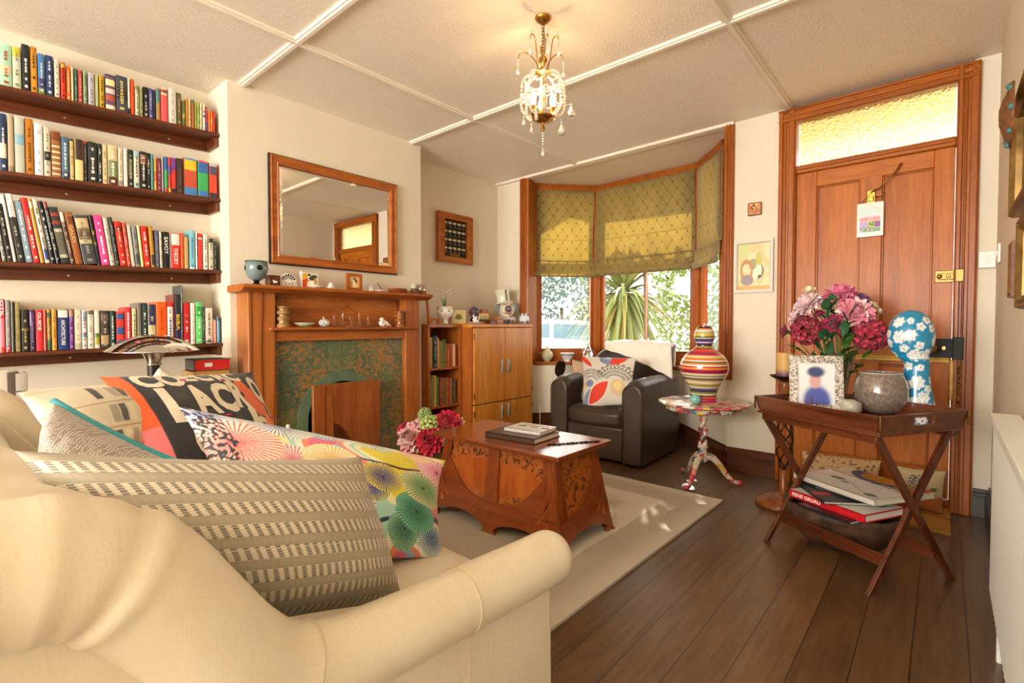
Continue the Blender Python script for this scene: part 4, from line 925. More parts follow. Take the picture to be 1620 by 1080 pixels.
M_cl = mat('clear_crystal', '#ffffff', .02, trans=1, ior=1.4)
for i, (px, h, d) in enumerate(((528, .075, 'short, first from the left'), (542, .105, 'tall, second from the left'), (554, .07, 'short, between the two tall ones'), (568, .105, 'tall, second from the right'), (582, .075, 'short, last on the right'))):
    t = orn('glass_bud_vase', 'clear glass bud vase on the fireplace ledge, '+d, 'vase', px, ZL, XL, group='glass bud vases on the ledge', py=516)
    b = MB(); R_ = .026 if h < .09 else .024
    b.lathe([(0, 0), (R_, 0), (R_*.95, .008), (R_*.6, .026), (.007, .045), (.0055, h-.01), (.007, h), (.0055, h), (.004, h-.01), (.005, .045), (R_*.5, .026), (R_*.8, .008), (0, .005)], n=22); b.build('body', M_cl, t, smooth=50)
t = orn('patterned_ceramic_bird', 'white ceramic bird with red and green flower spots', 'ornament', 608, ZL, XL, py=516)
b = MB(); b.ball((0, -.012, .026), (.022, .03, .026), 20, 12); b.ball((0, -.02, .052), (.014, .016, .014), 16, 10); b.cyl((0, -.03, .052), (0, -.044, .05), .005, 8, r2=.0005); b.tube([(0, 0, .03), (0, .03, .016), (0, .062, .004)], [.02, .014, .004], 10)
b.build('body', spotted('flower_spots', '#ebe5da', '#a8402e', 55, .25), t, smooth=True)
# ================================================================== ornaments on the cabinet
ZC = 1.0305
t = thing('carved_wooden_tusk_stand', 'tall curved wooden upright rising from the bookcase end, beside the mantel', 'ornament', (-3.055, 2.54, ZC))
b = MB(); pth = spline([(0, -.005, 0), (.0, -.01, .06), (0, -.016, .13), (0, -.03, .21), (0, -.05, .262)], 6); b.tube(pth, [.016-.006*i/len(pth) for i in range(len(pth))], 10, flat=.8)
b.build('upright', M_pine, t, smooth=True)
t = thing('wooden_bridge_ornament', 'small arched wooden bridge ornament at the bookcase edge', 'ornament', (-3.07, 2.605, ZC))
b = MB(); b.tube([(0, -.04+.08*i/12, .014+.022*sin(pi*i/12)) for i in range(13)], .006, 8); b.b2((-.012, -.052, 0), (.012, -.036, .048)); b.b2((-.012, .04, 0), (.012, .056, .046)); b.build('body', M_pine, t, bevel=.002)
# face vase planter with snowdrop
t = thing('face_planter', 'white planter shaped as a painted girl face with long fair hair', 'planter', (-3.10, 2.745, ZC), radians(-40))
b = MB(); b.lathe([(0, 0), (.028, 0), (.024, .01), (.02, .03), (.03, .045), (.058, .062), (.07, .09), (.068, .12), (.06, .14), (.054, .142), (.056, .12), (.03, .12), (0, .12)], n=36); b.ball((.068, 0, .088), (.008, .006, .009)); b.build('head', M_ceramic, t, smooth=True)
for s in (-1, 1):
    b = MB(); b.tube([(.045+.012*cos(a), s*(.056+.0*a), .09+.0*a) if False else (.0+.066*cos(s*1.15+.35*k), .066*sin(s*1.15+.35*k*s), .138-.012*abs(k)) for k in (-.3, .3, .9)], .01, 8); b.build('hair_lock', mat('painted_fair_hair', '#c9a66a', .3, coat=.3), t, smooth=True)
b = MB()
for s in (-1, 1):
    a = s*.42; b.ball((.0685*cos(a), .0685*sin(a), .103), (.005, .009, .0045), 10, 6, R=Matrix.Rotation(a, 3, 'Z')); b.tube([(.0695*cos(s*(.25+k*.09)), .0695*sin(s*(.25+k*.09)), .117+.004*sin(k*pi/4)) for k in range(5)], .0014, 5)
b.build('painted_eyes', M_black, t, smooth=True)
b = MB(); b.ball((.0705, 0, .07), (.003, .008, .003)); b.build('painted_lips', mat('lip_red', '#b8433a', .3), t, smooth=True)
b = MB(); b.prism([(-.05, 0), (-.03, .0), (-.018, .14), (-.06, .14)], .045, .062, 'Y'); b.build('hair', mat('painted_long_hair', '#a08a68', .3, coat=.3, var=.2), t, bevel=.006)
pl = thing('snowdrop_plant', 'small green plant with three leaves and drooping white buds in the face planter', 'plant', (-3.10, 2.745, ZC+.121))
M_leaf = mat('leaf_green', '#4f7a32', .45, var=.35, vs=20); M_leaf2 = mat('leaf_dark', '#2f5a34', .45, var=.35, vs=20)
for dx, dy, h in ((0, -.055, .10), (0, -.02, .095), (0, .015, .10)):
    b = MB(); P = bez((0, dy*.2, 0), (0, dy*.4, h*.6), (0, dy, h), 8)
    b.grid(lambda u, v: V(P[int(v*8)].x, P[int(v*8)].y+(u-.5)*.016*(1-v**2), P[int(v*8)].z), 2, 8); b.build('leaf', M_leaf, pl, smooth=True)
b = MB(); b.tube(bez((0, 0, 0), (0, -.02, .15), (0, .045, .165), 10), .0012, 5); b.tube(bez((0, 0, .05), (0, -.01, .16), (0, .06, .14), 10), .001, 5); b.build('stem', M_leaf, pl)
for y, z in ((-.0, .135), (.045, .16), (.022, .15), (.06, .135)):
    b = MB(); b.ball((0, y, z-.006), (.005, .005, .009), 10, 6); b.build('bud', M_white, pl, smooth=True)
def tree_card(u, v):
    c = '#ece0a0'
    if blob(u, v, .5, .52, .2, .2) < 1: c = '#7d7a34'
    if blob(u, v, .5, .6, .1, .12) < 1: c = '#b87838'
    if abs(u-.5) < .02 and .15 < v < .4: c = '#6b7a34'
    if blob(u, v, .5, .4, .3, .06) < 1: c = '#5d7a3a'
    return hx(c)
t = thing('tree_greeting_card', 'cream card with a small painted tree, on the cabinet', 'greeting card', (-3.14, 2.93, ZC), radians(-10)); paint_panel('card_front', .15, .115, tree_card, t, loc=(.0035, 0, .0585)); b = MB(); b.b2((-.001, -.075, 0), (.003, .075, .116)); b.prism([(0, 0), (-.05, 0), (-.001, .11)], -.074, -.0725, 'Y'); b.build('card', mat('cream_card', '#e9dfa8', .6), t)
t = thing('white_hen_dish', 'small white and blue ceramic hen on a pale dish', 'ornament', (-3.06, 3.06, ZC))
b = MB(); b.lathe([(0, 0), (.04, 0), (.075, .012), (.077, .015), (.07, .014), (0, .007)], n=36); b.build('dish', M_ceramic, t, smooth=True)
b = MB(); b.ball((0, 0, .036), (.024, .034, .03), 18, 12); b.ball((0, -.022, .066), (.013, .014, .016), 12, 8); b.tube([(0, .015, .04), (0, .036, .056), (0, .045, .045)], [.02, .012, .004], 8); b.build('hen', M_ceramic, t, smooth=True)
b = MB(); b.ball((.012, -.022, .072), (.005, .012, .007)); b.ball((.022, 0, .045), (.004, .01, .012)); b.build('blue_marks', mat('delft_blue', '#27407a', .2), t, smooth=True)
t = thing('purple_glass_paperweight', 'round mauve glass paperweight behind the white hen', 'paperweight', (-3.2, 3.18, ZC))
b = MB(); b.lathe([(0, 0), (.04, 0), (.035, .05), (.02, .06), (0, .06)], n=24); b.build('stand', mat('dark_stand', '#3a2a28', .4), t, smooth=40); b = MB(); b.ball((0, 0, .105), .05, 24, 16); b.build('globe', mat('mauve_glass', '#7c6a78', .06, trans=.4, coat=.6), t, smooth=True)
t = thing('small_arched_wooden_clock_case', 'small arched brown wooden box case on the cabinet', 'box', (-3.2, 3.30, ZC))
b = MB(); b.prism([(-.06, 0), (.06, 0), (.06, .10), (.045, .105), (.04, .12), (.02, .135), (-.02, .135), (-.04, .12), (-.045, .105), (-.06, .10)], -.02, .02, 'X'); b.build('body', M_oak, t, bevel=.003)
def yc_(u, v):
    c = '#d8b24a'
    if v < .35: c = '#7a6a34'
    if blob(u, v, .5, .55, .3, .2) < 1: c = '#b9c08a'
    if blob(u, v, .6, .6, .1, .1) < 1: c = '#7a9aa8'
    return hx(c)
t = thing('yellow_picture_card', 'small yellow landscape card propped on the cabinet', 'greeting card', (-3.10, 3.20, ZC), radians(-8)); paint_panel('card_front', .105, .075, yc_, t, loc=(.0035, 0, .0525)); b = MB(); b.b2((-.001, -.055, 0), (.003, .055, .092)); b.prism([(0, 0), (-.05, 0), (-.001, .09)], -.054, -.0525, 'Y'); b.build('card', mat('yellow_card', '#d6b04c', .6), t)
for (y, x, w_, h, lab) in ((3.225, -3.035, .075, .036, 'low dark wooden box before the yellow card'), (3.31, -3.03, .085, .058, 'small orange-brown wooden box on the cabinet')):
    t = thing('small_wooden_box', lab, 'box', (x, y, ZC), 0, 'little boxes on the cabinet'); b = MB(); b.b2((-.03, -w_/2, 0), (.03, w_/2, h*.7)); b.build('body', M_oak_y if h > .05 else M_walnut, t, bevel=.002)
    b = MB(); b.b2((-.031, -w_/2-.001, h*.7), (.031, w_/2+.001, h)); b.build('lid', M_oak_y if h > .05 else M_walnut, t, bevel=.003)
for i, (y, c, lab) in enumerate(((3.385, '#2a2624', 'tiny black pot in front of the clown head'), (3.43, '#5d5a56', 'small grey metal tin in front of the clown head'), (3.49, '#7c4a28', 'small brown wooden block in front of the clown head'), (3.60, '#a85a2c', 'small orange wooden block beside the blue and white jar'))):
    t = thing('small_trinket', lab, 'trinket', (-3.0, y, ZC), 0, 'trinkets at the cabinet front'); b = MB(); b.lathe([(0, 0), (.019, 0), (.02, .012), (.019, .03), (.014, .034), (0, .034)], n=18 if i < 2 else 4); b.build('body', mat('trinket_'+c[1:], c, .4), t, smooth=30)
# clown in a tall hat
t = thing('ceramic_clown_head', 'pale ceramic clown bust with mauve nose, spotted ruff and tall crooked hat', 'figurine', (-3.12, 3.53, ZC), radians(-38))
b = MB(); b.lathe([(0, .0), (.075, 0), (.08, .03), (.07, .06), (.05, .075), (0, .08)], n=40, sy=1.25); b.build('ruff', spotted('black_spots_on_white', '#e9e4d6', '#2a2826', 75, .36), t, smooth=True)
b = MB(); b.ball((0, 0, .135), (.07, .078, .085), 32, 20); b.ball((.055, .03, .12), (.022, .024, .022)); b.ball((.055, -.03, .12), (.022, .024, .022)); b.ball((.035, 0, .085), (.03, .035, .022)); b.build('face', mat('clown_ivory', '#e6dcc0', .25, coat=.4), t, smooth=True)
b = MB(); b.ball((.082, 0, .14), (.03, .034, .032), 20, 12); b.build('nose', mat('clown_nose_mauve', '#6f5568', .2, coat=.5), t, smooth=True)
b = MB(); b.tube([(.062, -.034, .108), (.078, -.015, .098), (.082, 0, .095), (.078, .015, .098), (.062, .034, .108)], [.004, .008, .009, .008, .004], 8); b.build('mouth', mat('clown_mouth_pink', '#c46a62', .25), t, smooth=True)
for s in (-1, 1):
    b = MB(); b.ball((-.0, s*.078, .155), (.035, .022, .04), 16, 10); b.ball((-.0, s*.088, .125), (.022, .016, .022), 12, 8); b.build('hair_tuft', mat('clown_hair_grey_blue', '#8a97a0', .4, var=.25, vs=40), t, smooth=True)
    b = MB(); b.tube([(.062, s*.015, .172), (.064, s*.03, .182), (.055, s*.045, .176)], .003, 6); b.build('brow', M_black, t, smooth=True)
b = MB(); R = Matrix.Rotation(radians(8), 3, 'X'); b.lathe([(0, .195), (.092, .195), (.094, .202), (.066, .212), (.062, .25), (.064, .29), (.078, .325), (.074, .327), (0, .31)], (0, 0, 0), 36, R=R); b.build('hat', mat('clown_hat_cream', '#e9e2c9', .25, coat=.4), t, smooth=45)
b = MB()
for f_ in range(8):
    z = .215+f_*.0135; r_ = .063 if z < .29 else .07; b.b2(R@V(r_-.002, .012, z)+V(0, 0, 0), R@V(r_+.003, .028, z+.0135))
b.build('hat_ribbon', mat('ribbon_green', '#4c6a4a', .4), t)
t = thing('blue_white_jar', 'small round blue and white ceramic jar at the cabinet corner', 'jar', (-2.985, 3.625, ZC))
b = MB(); b.lathe([(0, 0), (.025, 0), (.045, .02), (.05, .045), (.042, .07), (.028, .082), (.03, .092), (.034, .098), (.028, .098), (.024, .085), (0, .08)], n=36); b.build('body', spotted('blue_flowers_on_white', '#d9dde0', '#4c6690', 26, .34), t, smooth=True)
# ================================================================== rug
def rug_mat():
    m, t, N, L, b = _new('tonal_wool_rug'); co = _coord(N, L); s = N.new('ShaderNodeSeparateXYZ'); L.new(co, s.inputs[0])
    dx = _m(N, L, 'SUBTRACT', .80, _m(N, L, 'ABSOLUTE', s.outputs[0])); dy = _m(N, L, 'SUBTRACT', 1.15, _m(N, L, 'ABSOLUTE', s.outputs[1]))
    d = _m(N, L, 'MINIMUM', dx, dy); n = _noise(N, L, _coord(N, L, (1, 3, 1)), 3, 3)
    d2 = _m(N, L, 'ADD', d, _m(N, L, 'MULTIPLY', _m(N, L, 'SUBTRACT', n.outputs[0], .5), .03))
    c = _ramp(N, L, d2, [(.0, hx('#cfc6b5')), (.05, hx('#c9bfad')), (.12, hx('#b4a996')), (.235, hx('#b8ad99')), (.245, hx('#e2dac9')), (.40, hx('#dcd3c1')), (.41, hx('#cec4b0')), (.50, hx('#b3a894')), (.8, hx('#aca18d'))])
    L.new(c, b.inputs['Base Color']); b.inputs['Roughness'].default_value = .95; b.inputs['Sheen Weight'].default_value = .3
    _bump(N, L, b, _noise(N, L, co, 420, 2).outputs[0], .5, .004); return m
b = MB(); b.grid(lambda u, v: V(-.80+1.6*u, -1.15+2.3*v, .012+.0015*noise.noise(V(u*9, v*11, 0))), 40, 60)
b.v += []; bb = MB(); bb.b2((-.80, -1.15, 0), (.80, 1.15, .0115)); b.add(bb.v, bb.f)
o = b.build('rug', rug_mat(), smooth=40); o.location = (-1.765, 1.82, .0005); o.rotation_euler = (0, 0, radians(-.8)); tag(o, 'cream and taupe wool rug with square bands under the carved coffee table', 'rug')
# ================================================================== cream leather sofa
def leather(name, c, c2, rough=.34, bs=260, crease=.25, var=.12):
    m, t, N, L, b = _new(name); co = _coord(N, L); n = _noise(N, L, co, 5, 3)
    L.new(_ramp(N, L, n.outputs[0], [(.3, hx(c2)), (.7, hx(c))]), b.inputs['Base Color']); b.inputs['Roughness'].default_value = rough; b.inputs['Coat Weight'].default_value = .12; b.inputs['Coat Roughness'].default_value = .3
    v = N.new('ShaderNodeTexVoronoi'); v.inputs['Scale'].default_value = bs; L.new(co, v.inputs['Vector'])
    n1 = _bump(N, L, None, _noise(N, L, _coord(N, L, (2, 9, 3)), 3, 3, .6, 1.2).outputs[0], crease, .006); _bump(N, L, b, v.outputs['Distance'], .12, .001, n1); return m
M_cream = leather('cream_leather', '#e4d9c2', '#dccdb2', .36, crease=.18)
sf = thing('cream_leather_sofa', 'cream leather sofa with a scrolled arm, piled with patterned cushions', 'sofa', (-1.3, .3, 0))
SX, SY = -1.3, .3
def S_(x, y, z): return V(x-SX, y-SY, z)
# arm roll: follows an S from the top of the back down to the level front
ctrl = [(-.60, -.30, .80, .070), (-.60, -.12, .812, .066), (-.60, .0, .812, .062), (-.60, .075, .800, .062), (-.60, .125, .768, .061), (-.60, .17, .708, .059), (-.602, .215, .645, .058), (-.605, .265, .600, .056), (-.607, .34, .574, .054), (-.608, .46, .562, .053), (-.606, .60, .556, .053), (-.602, .72, .552, .053), (-.60, .80, .550, .053)]
pth = spline([c[:3] for c in ctrl], 8); rad = [v.x for v in spline([(c[3], 0, 0) for c in ctrl], 8)]
n0 = len(pth)
for k in range(1, 9):   # rounded end
    a = pi/2*k/8; pth.append(V(-.60, .80+.05*sin(a), .55)); rad.append(.053*max(.02, cos(a)))
pp, rr_ = [], []
for i, (p, r_) in enumerate(zip(pth, rad)):
    pp.append(S_(*p)); w_ = 0
    for yc2, am in ((.055, .004), (.10, -.004), (.115, .003)): w_ += am*math.exp(-((p.y-yc2)/.006)**2)
    if .55 < p.y < .556: w_ -= .002
    rr_.append(r_+w_)
b = MB(); b.tube(pp, rr_, 40); b.build('armrest', M_cream, sf, smooth=True)
# piping seams on the arm
def ringseam(y, nm='seam'):
    i = min(range(n0), key=lambda k: abs(pth[k].y-y)); c = pth[i]; t_ = (pth[i+1]-pth[i-1]).normalized(); x = V(1, 0, 0); yv = t_.cross(x).normalized()
    bb = MB(); bb.tube([S_(*(c+(rad[i]+.0006)*(cos(a)*x+sin(a)*yv))) for a in [2*pi*k/40 for k in range(40)]], .0016, 6, closed=True); bb.build(nm, mat('cream_seam', '#cfbd9c', .5), sf, smooth=True)
ringseam(.29); ringseam(.56)
# side panel below the roll
b = MB(); ns = 60
def sidepoly():
    top = [(pth[i].y, pth[i].z-.015) for i in range(0, n0, 2)]+[(.808, .53)]
    return top
tp = sidepoly(); outl = [(-.30, .02)]+[(y, z) for y, z in tp]+[(.812, .3), (.805, .02)]
b.prism([(y-SY, z) for y, z in outl], -.675-SX, -.592-SX, 'X'); b.build('side_panel', M_cream, sf, bevel=.012, seg=3)
b = MB(); b.tube([S_(-.5915, .575, .5), S_(-.5915, .575, .03)], .0012, 5); b.build('panel_seam', mat('cream_seam', '#cfbd9c', .5), sf)
# back: a long soft roll with segments
b = MB(); NX, NA = 90, 36
def sm_(a, c, x): t_ = min(1, max(0, (x-a)/(c-a))); return t_*t_*(3-2*t_)
def backp(u, v):
    x = -.60-1.42*u; a = 2*pi*v
    top = .873-.030*sm_(.0, .22, u)-.04*sm_(.2, .75, u); ry = .180-.045*sm_(.2, .7, u)
    seg_ = 1-.10*math.exp(-((x+1.30)/.012)**2)
    e = 1-max(0, (u-.93)/.07)**3*.5
    cz = top-.15; y = -.005+ry*cos(a)*seg_*e; z = cz+.15*sin(a)*seg_
    w_ = .004*noise.noise(V(x*7, a*1.5, 0))
    return S_(x, y+w_*cos(a), z+w_)
b.grid(backp, NX, NA); b.build('backrest_roll', M_cream, sf, smooth=True)
b = MB(); b.b2(S_(-.62, -.30, .02), S_(-2.02, .10, .68)); b.build('backrest', M_cream, sf, bevel=.03, seg=4)
# seat
b = MB()
def softbox(bb, a, c, n=24, puff=.02, r_=.03, wob=.003):
    """cushion block with crowned faces"""
    a, c = Vector(a), Vector(c); ctr = (a+c)/2; hs = (c-a)/2; vs = []; fs = []
    for ax in range(3):
        for s in (-1, 1):
            o1, o2 = (ax+1) % 3, (ax+2) % 3; base = len(vs)
            for j in range(n+1):
                for i in range(n+1):
                    p = [0, 0, 0]; p[ax] = s; p[o1] = -1+2*i/n; p[o2] = -1+2*j/n; q = Vector(p)
                    d = Vector((q.x*hs.x, q.y*hs.y, q.z*hs.z)); inn = Vector([max(-(hs[k]-r_), min(hs[k]-r_, d[k])) for k in range(3)])
                    dd = d-inn; d = inn+(dd.normalized()*r_ if dd.length > 1e-9 else dd)
                    f_ = (1-q[o1]**4)*(1-q[o2]**4); d[ax] += s*puff*f_
                    d += Vector((1, 1, 1))*wob*noise.noise((ctr+d)*9); vs.append(ctr+d)
            for j in range(n):
                for i in range(n):
                    k = base+j*(n+1)+i; q = (k, k+1, k+n+2, k+n+1); fs.append(q if s > 0 else q[::-1])
    return bb.add(vs, fs)
for i, (xa, xb) in enumerate(((-1.33, -.66), (-2.01, -1.335))):
    b = MB(); softbox(b, S_(xa, .06, .30), S_(xb, .90, .425), puff=.018, r_=.04); b.build('seat_cushion', M_cream, sf, smooth=True)
b = MB(); b.b2(S_(-2.02, .0, .05), S_(-.64, .80, .31)); b.build('base', M_cream, sf, bevel=.02)
b = MB(); tube_l = [(-2.08, y, z) for _, y, z, _r in ctrl[1:]]; b.tube([S_(*p) for p in spline(tube_l, 6)], .05, 20); b.build('armrest', M_cream, sf, smooth=True)
b = MB(); b.prism([(y-SY, z) for y, z in outl], -2.12-SX, -2.03-SX, 'X'); b.build('side_panel', M_cream, sf, bevel=.012)
for x in (-.7, -1.95):
    for y in (-.2, .7):
        b = MB(); b.cyl(S_(x, y, 0), S_(x, y, .06), .025, 12); b.build('foot', M_black, sf)
# ================================================================== cushions
def cushion(name, label, TL, TR, BR, BL, th, colfn, flip=1, nu=120, nv=120, m=None, group='cushions on the cream sofa', pinch=.05, wr=.006, p=2.4, sag=0, cat='cushion', back=None, seed=0, ridge=0):
    TL, TR, BR, BL = map(Vector, (TL, TR, BR, BL)); org = (TL+TR+BR+BL)/4
    N_ = ((TR-TL)+(BR-BL)).cross((TL-BL)+(TR-BR)).normalized()*flip
    def base(u, v):
        uu = .5+(u-.5)*(1-pinch*4*(v*(1-v))); vv = .5+(v-.5)*(1-pinch*4*(u*(1-u)))
        return (BL*(1-uu)+BR*uu)*(1-vv)+(TL*(1-uu)+TR*uu)*vv
    def surf(u, v, s=1, off=0):
        h = max(0, (1-abs(2*u-1)**p)*(1-abs(2*v-1)**p))**.62
        q = noise.noise(V(u*4+seed, v*4, s*3.1))+.5*noise.noise(V(u*11+seed, v*9, s))
        e = 1+.5*noise.noise(V(u*3+seed, v*3, 7))*0
        P = base(u, v)+N_*s*(th/2*h*e+off)+N_*wr*q*h
        P.z -= sag*(1-v)*0
        if ridge: P += N_*s*ridge*math.exp(-((v-.62)/.10)**2)*h
        return P-org
    b = MB(); b.grid(lambda u, v: surf(u, v, 1), nu, nv); n1 = len(b.v); cols = []
    if colfn:
        for j in range(nv+1):
            for i in range(nu+1): cols.append(colfn(i/nu, j/nv))
    b2 = MB(); mu = nu//3; mv = nv//3; b2.grid(lambda u, v: surf(1-u, v, -1), mu, mv); b.add(b2.v, b2.f)
    if colfn:
        for j in range(mv+1):
            for i in range(mu+1): cols.append((back or colfn)(1-i/mu, j/mv))
    o = b.build(name, m or vcol('printed_cushion_cloth', .6, sheen=.2), cols=cols if colfn else None, smooth=True); o.location = org; tag(o, label, cat, group)
    return o, surf, org
W_, K_ = hx('#efe7d4'), hx('#22242b')
def fr(x): return x-math.floor(x)
# nearest: taupe pleated bands over a woven check
def f(u, v):
    vv = v*8.2+.25; k = fr(vv)
    tp_ = hx('#a39882')
    if k < .46 and u < 1.1:
        s = .86+.14*sin(k/.46*pi); return tuple(c*s*(1+.03*sin(u*300)) for c in tp_)
    a, c = fr(u*34), fr(v*74)
    if a < .5: return hx('#6e685c') if c < .66 else hx('#b9ae98')
    return hx('#d6cab2') if c < .7 else hx('#b9ad95')
def cpx(px, py, **k):
    (a, c), = k.items(); return {'X': atX, 'Y': atY, 'Z': atZ}[a](px, py, c)
ck, ckS, ckO = cushion('check_cushion', 'big cushion of taupe pleats over brown and cream woven check, nearest the scrolled arm', atX(22, 712, -.86), atX(572, 722, -.80), atX(640, 952, -.765), atX(215, 1030, -.74), .30, f, nu=260, nv=240, pinch=.075, p=2.0, wr=.004, seed=3)
# taupe cushion with teal piping
def f(u, v):
    s = sin((u*1.2+v*.15)*260+5*noise.noise(V(u*6, v*30, 0))); b0 = hx('#8a7d70'); hi = hx('#d6cfc4')
    t_ = 1 if s > .62 else 0; return tuple(b0[i]*(1-t_)+hi[i]*t_ for i in range(3)) if noise.noise(V(u*60, v*9, 2)) > -.25 else b0
tc, tS, tO = cushion('taupe_cushion', 'taupe scratch-striped cushion with a bright teal piped edge', atX(84, 634, -1.22), atX(306, 742, -.98), atX(300, 900, -.96), atX(75, 770, -1.12), .24, f, nu=160, nv=120, pinch=.09, seed=9)
b = MB(); pts_ = [tS(u, 1.0, 1)+V(0, 0, .001) for u in [i/60 for i in range(61)]]; b.tube(pts_, .0058, 8); b.build('teal_piping', mat('teal_cord', '#0f7f86', .6, sheen=.3), tc, smooth=True)
# striped deckchair cushion
cs_ = ['#e9e0c8', '#3a4044', '#a79f8c', '#e9e0c8', '#26292c', '#8c8168', '#d8cfb6', '#55565a', '#b0a68c']
def f(u, v):
    vv = v*3.3; r_ = int(vv); k = vv-r_
    if k < .05: return hx('#b69c72')
    if k < .2 or k > .88: return hx('#d9cfb8')
    uu = u*22+r_*3.7; i = int(uu); 
    if (i//4+r_) % 2 == 0: return hx('#d9cfb8')
    return hx(cs_[(i*5+r_*2) % 9]) if uu-i < .8 else hx('#d9cfb8')
cushion('striped_block_cushion', 'cream cushion with rows of black, grey and olive blocks, farthest back at the left', atX(24, 618, -1.62), atX(300, 600, -1.95), atX(330, 720, -1.75), atX(110, 745, -1.42), .13, f, nu=170, nv=120, seed=14)
cushion('striped_block_cushion', 'small corner of a crumpled cream and black striped cushion behind the letter cushion', atX(205, 640, -2.02), atX(252, 580, -2.12), atX(300, 625, -2.12), atX(270, 660, -2.0), .10, f, nu=90, nv=60, seed=24)
# letter cushion
blobs = [(.80, .66, .10, .13, '#e8672a'), (.74, .80, .05, .08, '#e8672a'), (.87, .5, .05, .07, '#ee7a3a')]
def f(u, v):
    if u < .075: return hx('#e8622a') if v > .45 else hx('#ef7f86')
    if u < .02: return hx('#7a8f3c')
    for cu, cv, ru, rv, c in blobs:
        if blob(u, v, cu, cv, ru*(1+.2*noise.noise(V(u*30, v*30, 0))), rv) < 1: return hx(c)
    return hx('#22242c')
lc, lS, lO = cushion('letter_cushion', 'black cushion covered in big cream serif letters with an orange bird and edge', atX(158, 596, -1.72), atX(398, 588, -1.98), atX(478, 780, -1.66), atX(262, 770, -1.42), .14, f, nu=170, nv=140, seed=31)
M_cl2 = mat('cream_print', '#efe7d4', .65)
def on_cushion(S, txt, cu, cv, w_, h_, parent, m, rot=0, nm='printed_letters', bold=.05, off=.0012):
    """letters laid on the cushion skin: centre (cu, cv), size as fractions of the face"""
    k = (txt, 1, bold)
    if k not in _tc: _tc[k] = text_mesh(txt, 1, 0, 1, bold)
    vs, fs = _tc[k]; x0, x1 = min(v.x for v in vs), max(v.x for v in vs); y0, y1 = min(v.y for v in vs), max(v.y for v in vs)
    bm = bmesh.new(); vv = [bm.verts.new(v) for v in vs]
    for f_ in fs:
        try: bm.faces.new([vv[i] for i in f_])
        except ValueError: pass
    bmesh.ops.triangulate(bm, faces=bm.faces[:])
    for _ in range(3):
        L = [e for e in bm.edges if e.calc_length() > .07]
        if not L: break
        bmesh.ops.subdivide_edges(bm, edges=L, cuts=1); bmesh.ops.triangulate(bm, faces=[f_ for f_ in bm.faces if len(f_.verts) > 3])
    bm.verts.index_update(); out_ = []
    for v in bm.verts:
        a, c = ((v.co.x-(x0+x1)/2)/(x1-x0))*w_, ((v.co.y-(y0+y1)/2)/(y1-y0))*h_
        u_, v_ = cu+a*cos(rot)-c*sin(rot), cv+a*sin(rot)+c*cos(rot); out_.append(S(min(.995, max(.005, u_)), min(.995, max(.005, v_)), 1, off))
    b = MB(); b.add(out_, [tuple(v.index for v in f_.verts) for f_ in bm.faces]); bm.free(); return b.build(nm, m, parent)
for txt, cu, cv, w_, h_, r_ in (('CO', .22, .90, .26, .2, 0), ('EC', .45, .93, .2, .15, 0), ('RC', .68, .93, .2, .15, .05), ('L', .20, .62, .13, .34, 0), ('A', .36, .66, .16, .30, .1), ('C', .52, .68, .15, .30, .0), ('R', .66, .72, .12, .28, 0), ('O', .90, .80, .14, .26, .1),
                                ('C', .27, .28, .16, .30, 0), ('K', .42, .34, .12, .28, 0), ('I', .70, .46, .07, .24, 0), ('S', .78, .42, .10, .2, .2), ('O', .92, .32, .14, .28, 0), ('Q', .60, .30, .14, .26, 0), ('I', .95, .6, .05, .22, 0), ('CHR', .5, .1, .4, .16, 0)):
    on_cushion(lS, txt, cu, cv, w_, h_, lc, M_cl2, r_)
b = MB()
for cu, cv in ((.34, .88), (.6, .86), (.47, .5), (.93, .55), (.94, .48)):
    b.ball(lS(cu, cv, 1, .001), (.006, .012, .003), 8, 6)
b.build('pink_marks', mat('magenta_print', '#c92a6c', .6), lc)
# sea-fan print cushion
FANS = [(.10, .70, .20, '#e2555a', '#f6d9c8', 3), (.06, .93, .14, '#3a4fa0', '#eef0f4', 3), (.30, .92, .16, '#3b6aa8', '#f3f1e0', 4), (.50, .96, .13, '#15506a', '#e8efe6', 4), (.66, .93, .13, '#1f7f5a', '#f4f4ea', 4), (.84, .93, .12, '#ee8a4a', '#fbe6cc', 4),
        (.97, .78, .15, '#e2477a', '#f7d8de', 5), (.66, .52, .13, '#39357e', '#e6d83c', 2), (.60, .40, .10, '#3a3f98', '#d8d24a', 2), (.88, .52, .16, '#3e8a4c', '#e8d9b0', 2), (.90, .60, .1, '#b8652c', '#ead9b4', 2), (.82, .28, .15, '#126a54', '#7fc9a4', 1), (.74, .14, .12, '#0e5a4a', '#9ad6b0', 1), (.92, .12, .12, '#2a5a8a', '#dfe6da', 1),
        (.45, .60, .16, '#d8a23a', '#f5efc8', 3), (.28, .55, .15, '#c9476a', '#f7e2da', 3), (.45, .3, .18, '#3a7ab0', '#e8e8d8', 2), (.2, .25, .18, '#2e8a6a', '#e9e6c4', 2)]
